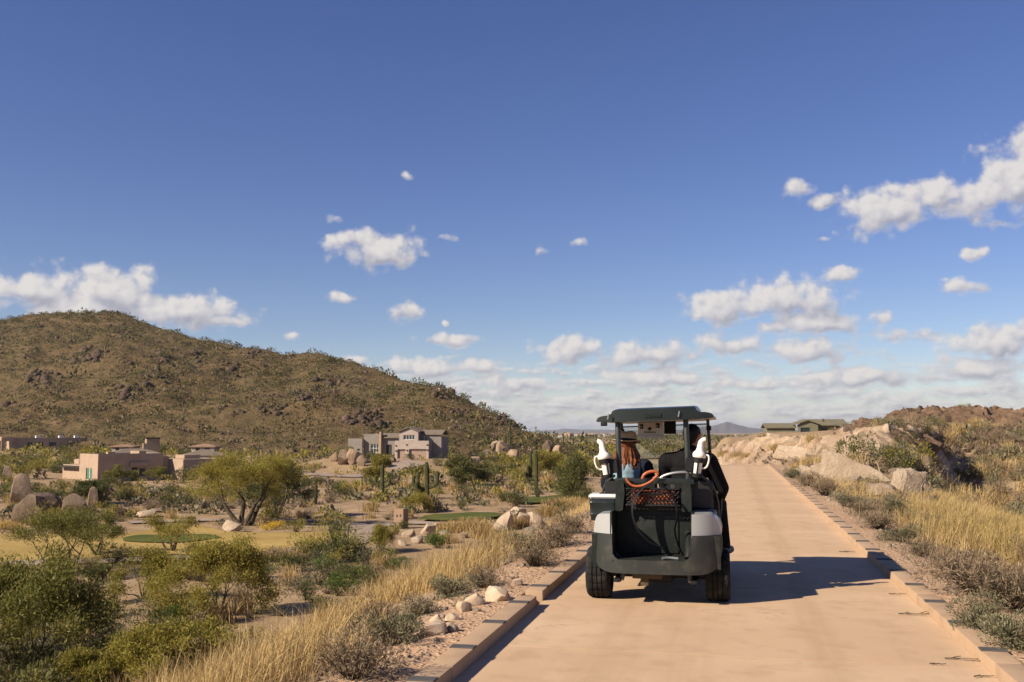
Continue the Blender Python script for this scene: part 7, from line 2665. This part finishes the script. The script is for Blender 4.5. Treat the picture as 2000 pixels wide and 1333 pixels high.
for a, dx in ((mal, 0.0), (mar, 0.06)):
    obj('shoe', fuse('shoe', [(a + np.array([0, -0.03, -0.05]), a + np.array([dx, 0.19, -0.055]), 0.046, 0.040), (a, a + np.array([0, 0, -0.04]), 0.05, 0.048)], 'shoe_grey', 0.009, 3), p2)
eyes(p2, mc, yaw)
obj('hair', fuse('hair', [], 'hair_dark', 0.008, 2, [(mc - f_ * 0.018 + np.array([0, 0, 0.042]), (0.085, 0.098, 0.090), (0, 0, -yaw)), (mc - f_ * 0.045 + np.array([0, 0, -0.01]), (0.072, 0.062, 0.075), (0, 0, -yaw))]), p2)

# ------------------------------------------------------------------ twigs lying on the path
def twig(px, row, L, a, forks, label, seed):
    v = ray(px, row)
    q = np.array([0, 0, CAM_H]) + v * ((0.008 - CAM_H) / v[2])
    g = np.random.default_rng(seed)
    root = empty('fallen_twig', (q[0], q[1], 0.0))
    pts = [np.array([t * L * math.cos(a), t * L * math.sin(a), 0.010]) + np.array([g.normal() * 0.006, g.normal() * 0.006, 0.004 * g.random()]) for t in np.linspace(-0.5, 0.5, 6)]
    obj('stem', bm_mesh('stem', sweep(pts, (0.0045, 0.0022), 6), MATS['bark'], True), root)
    for k in range(forks):
        s = pts[1 + k % 4]
        b = a + g.choice([-1, 1]) * g.uniform(0.4, 1.0)
        l2 = L * g.uniform(0.18, 0.4)
        obj('branchlet', bm_mesh('branchlet', sweep([s, s + np.array([math.cos(b), math.sin(b), 0.12]) * l2 * 0.5, s + np.array([math.cos(b), math.sin(b), 0.05]) * l2], (0.0045, 0.002), 5), MATS['dry_twig'], True), root)
    return tag(root, label, 'twig')


twig(1885, 1288, 0.26, 0.1, 4, 'forked dark twig lying on the path beside the right kerb', 1)
twig(1790, 1200, 0.30, 0.25, 5, 'pale many branched twig lying on the path near the right kerb', 2)
twig(1920, 1322, 0.14, 0.2, 2, 'short dark twig fragment on the path', 3)
twig(1752, 1161, 0.14, 0.1, 2, 'small thin twig on the path below the cart shadow', 4)
twig(1655, 1078, 0.2, 0.3, 3, 'thin twig on the sunlit path beyond the cart shadow', 5)
twig(1830, 1298, 0.10, 0.1, 1, 'tiny straight twig on the path left of the forked dark twig', 6)

bpy.data.scenes.remove(_WORK)

# ------------------------------------------------------------------ the air: far things fade to blue
hzm = bpy.data.materials.new('haze')
hzm.use_nodes = True
T_ = NT(hzm.node_tree)
o_ = T_.n('ShaderNodeOutputMaterial')
pv_ = T_.n('ShaderNodeVolumePrincipled')
pv_.inputs['Color'].default_value = (0.80, 0.88, 1.0, 1)
pv_.inputs['Density'].default_value = HAZE
pv_.inputs['Anisotropy'].default_value = 0.2
T_.put(o_.inputs['Volume'], pv_.outputs[0])
bm = bevel_box(-24000, 24000, -350, 28000, -11, 190, 0)
hz_ = obj('haze', bm_mesh('haze', bm, hzm))
tag(hz_, 'thin pale haze lying over the whole plain', 'haze', kind='stuff')
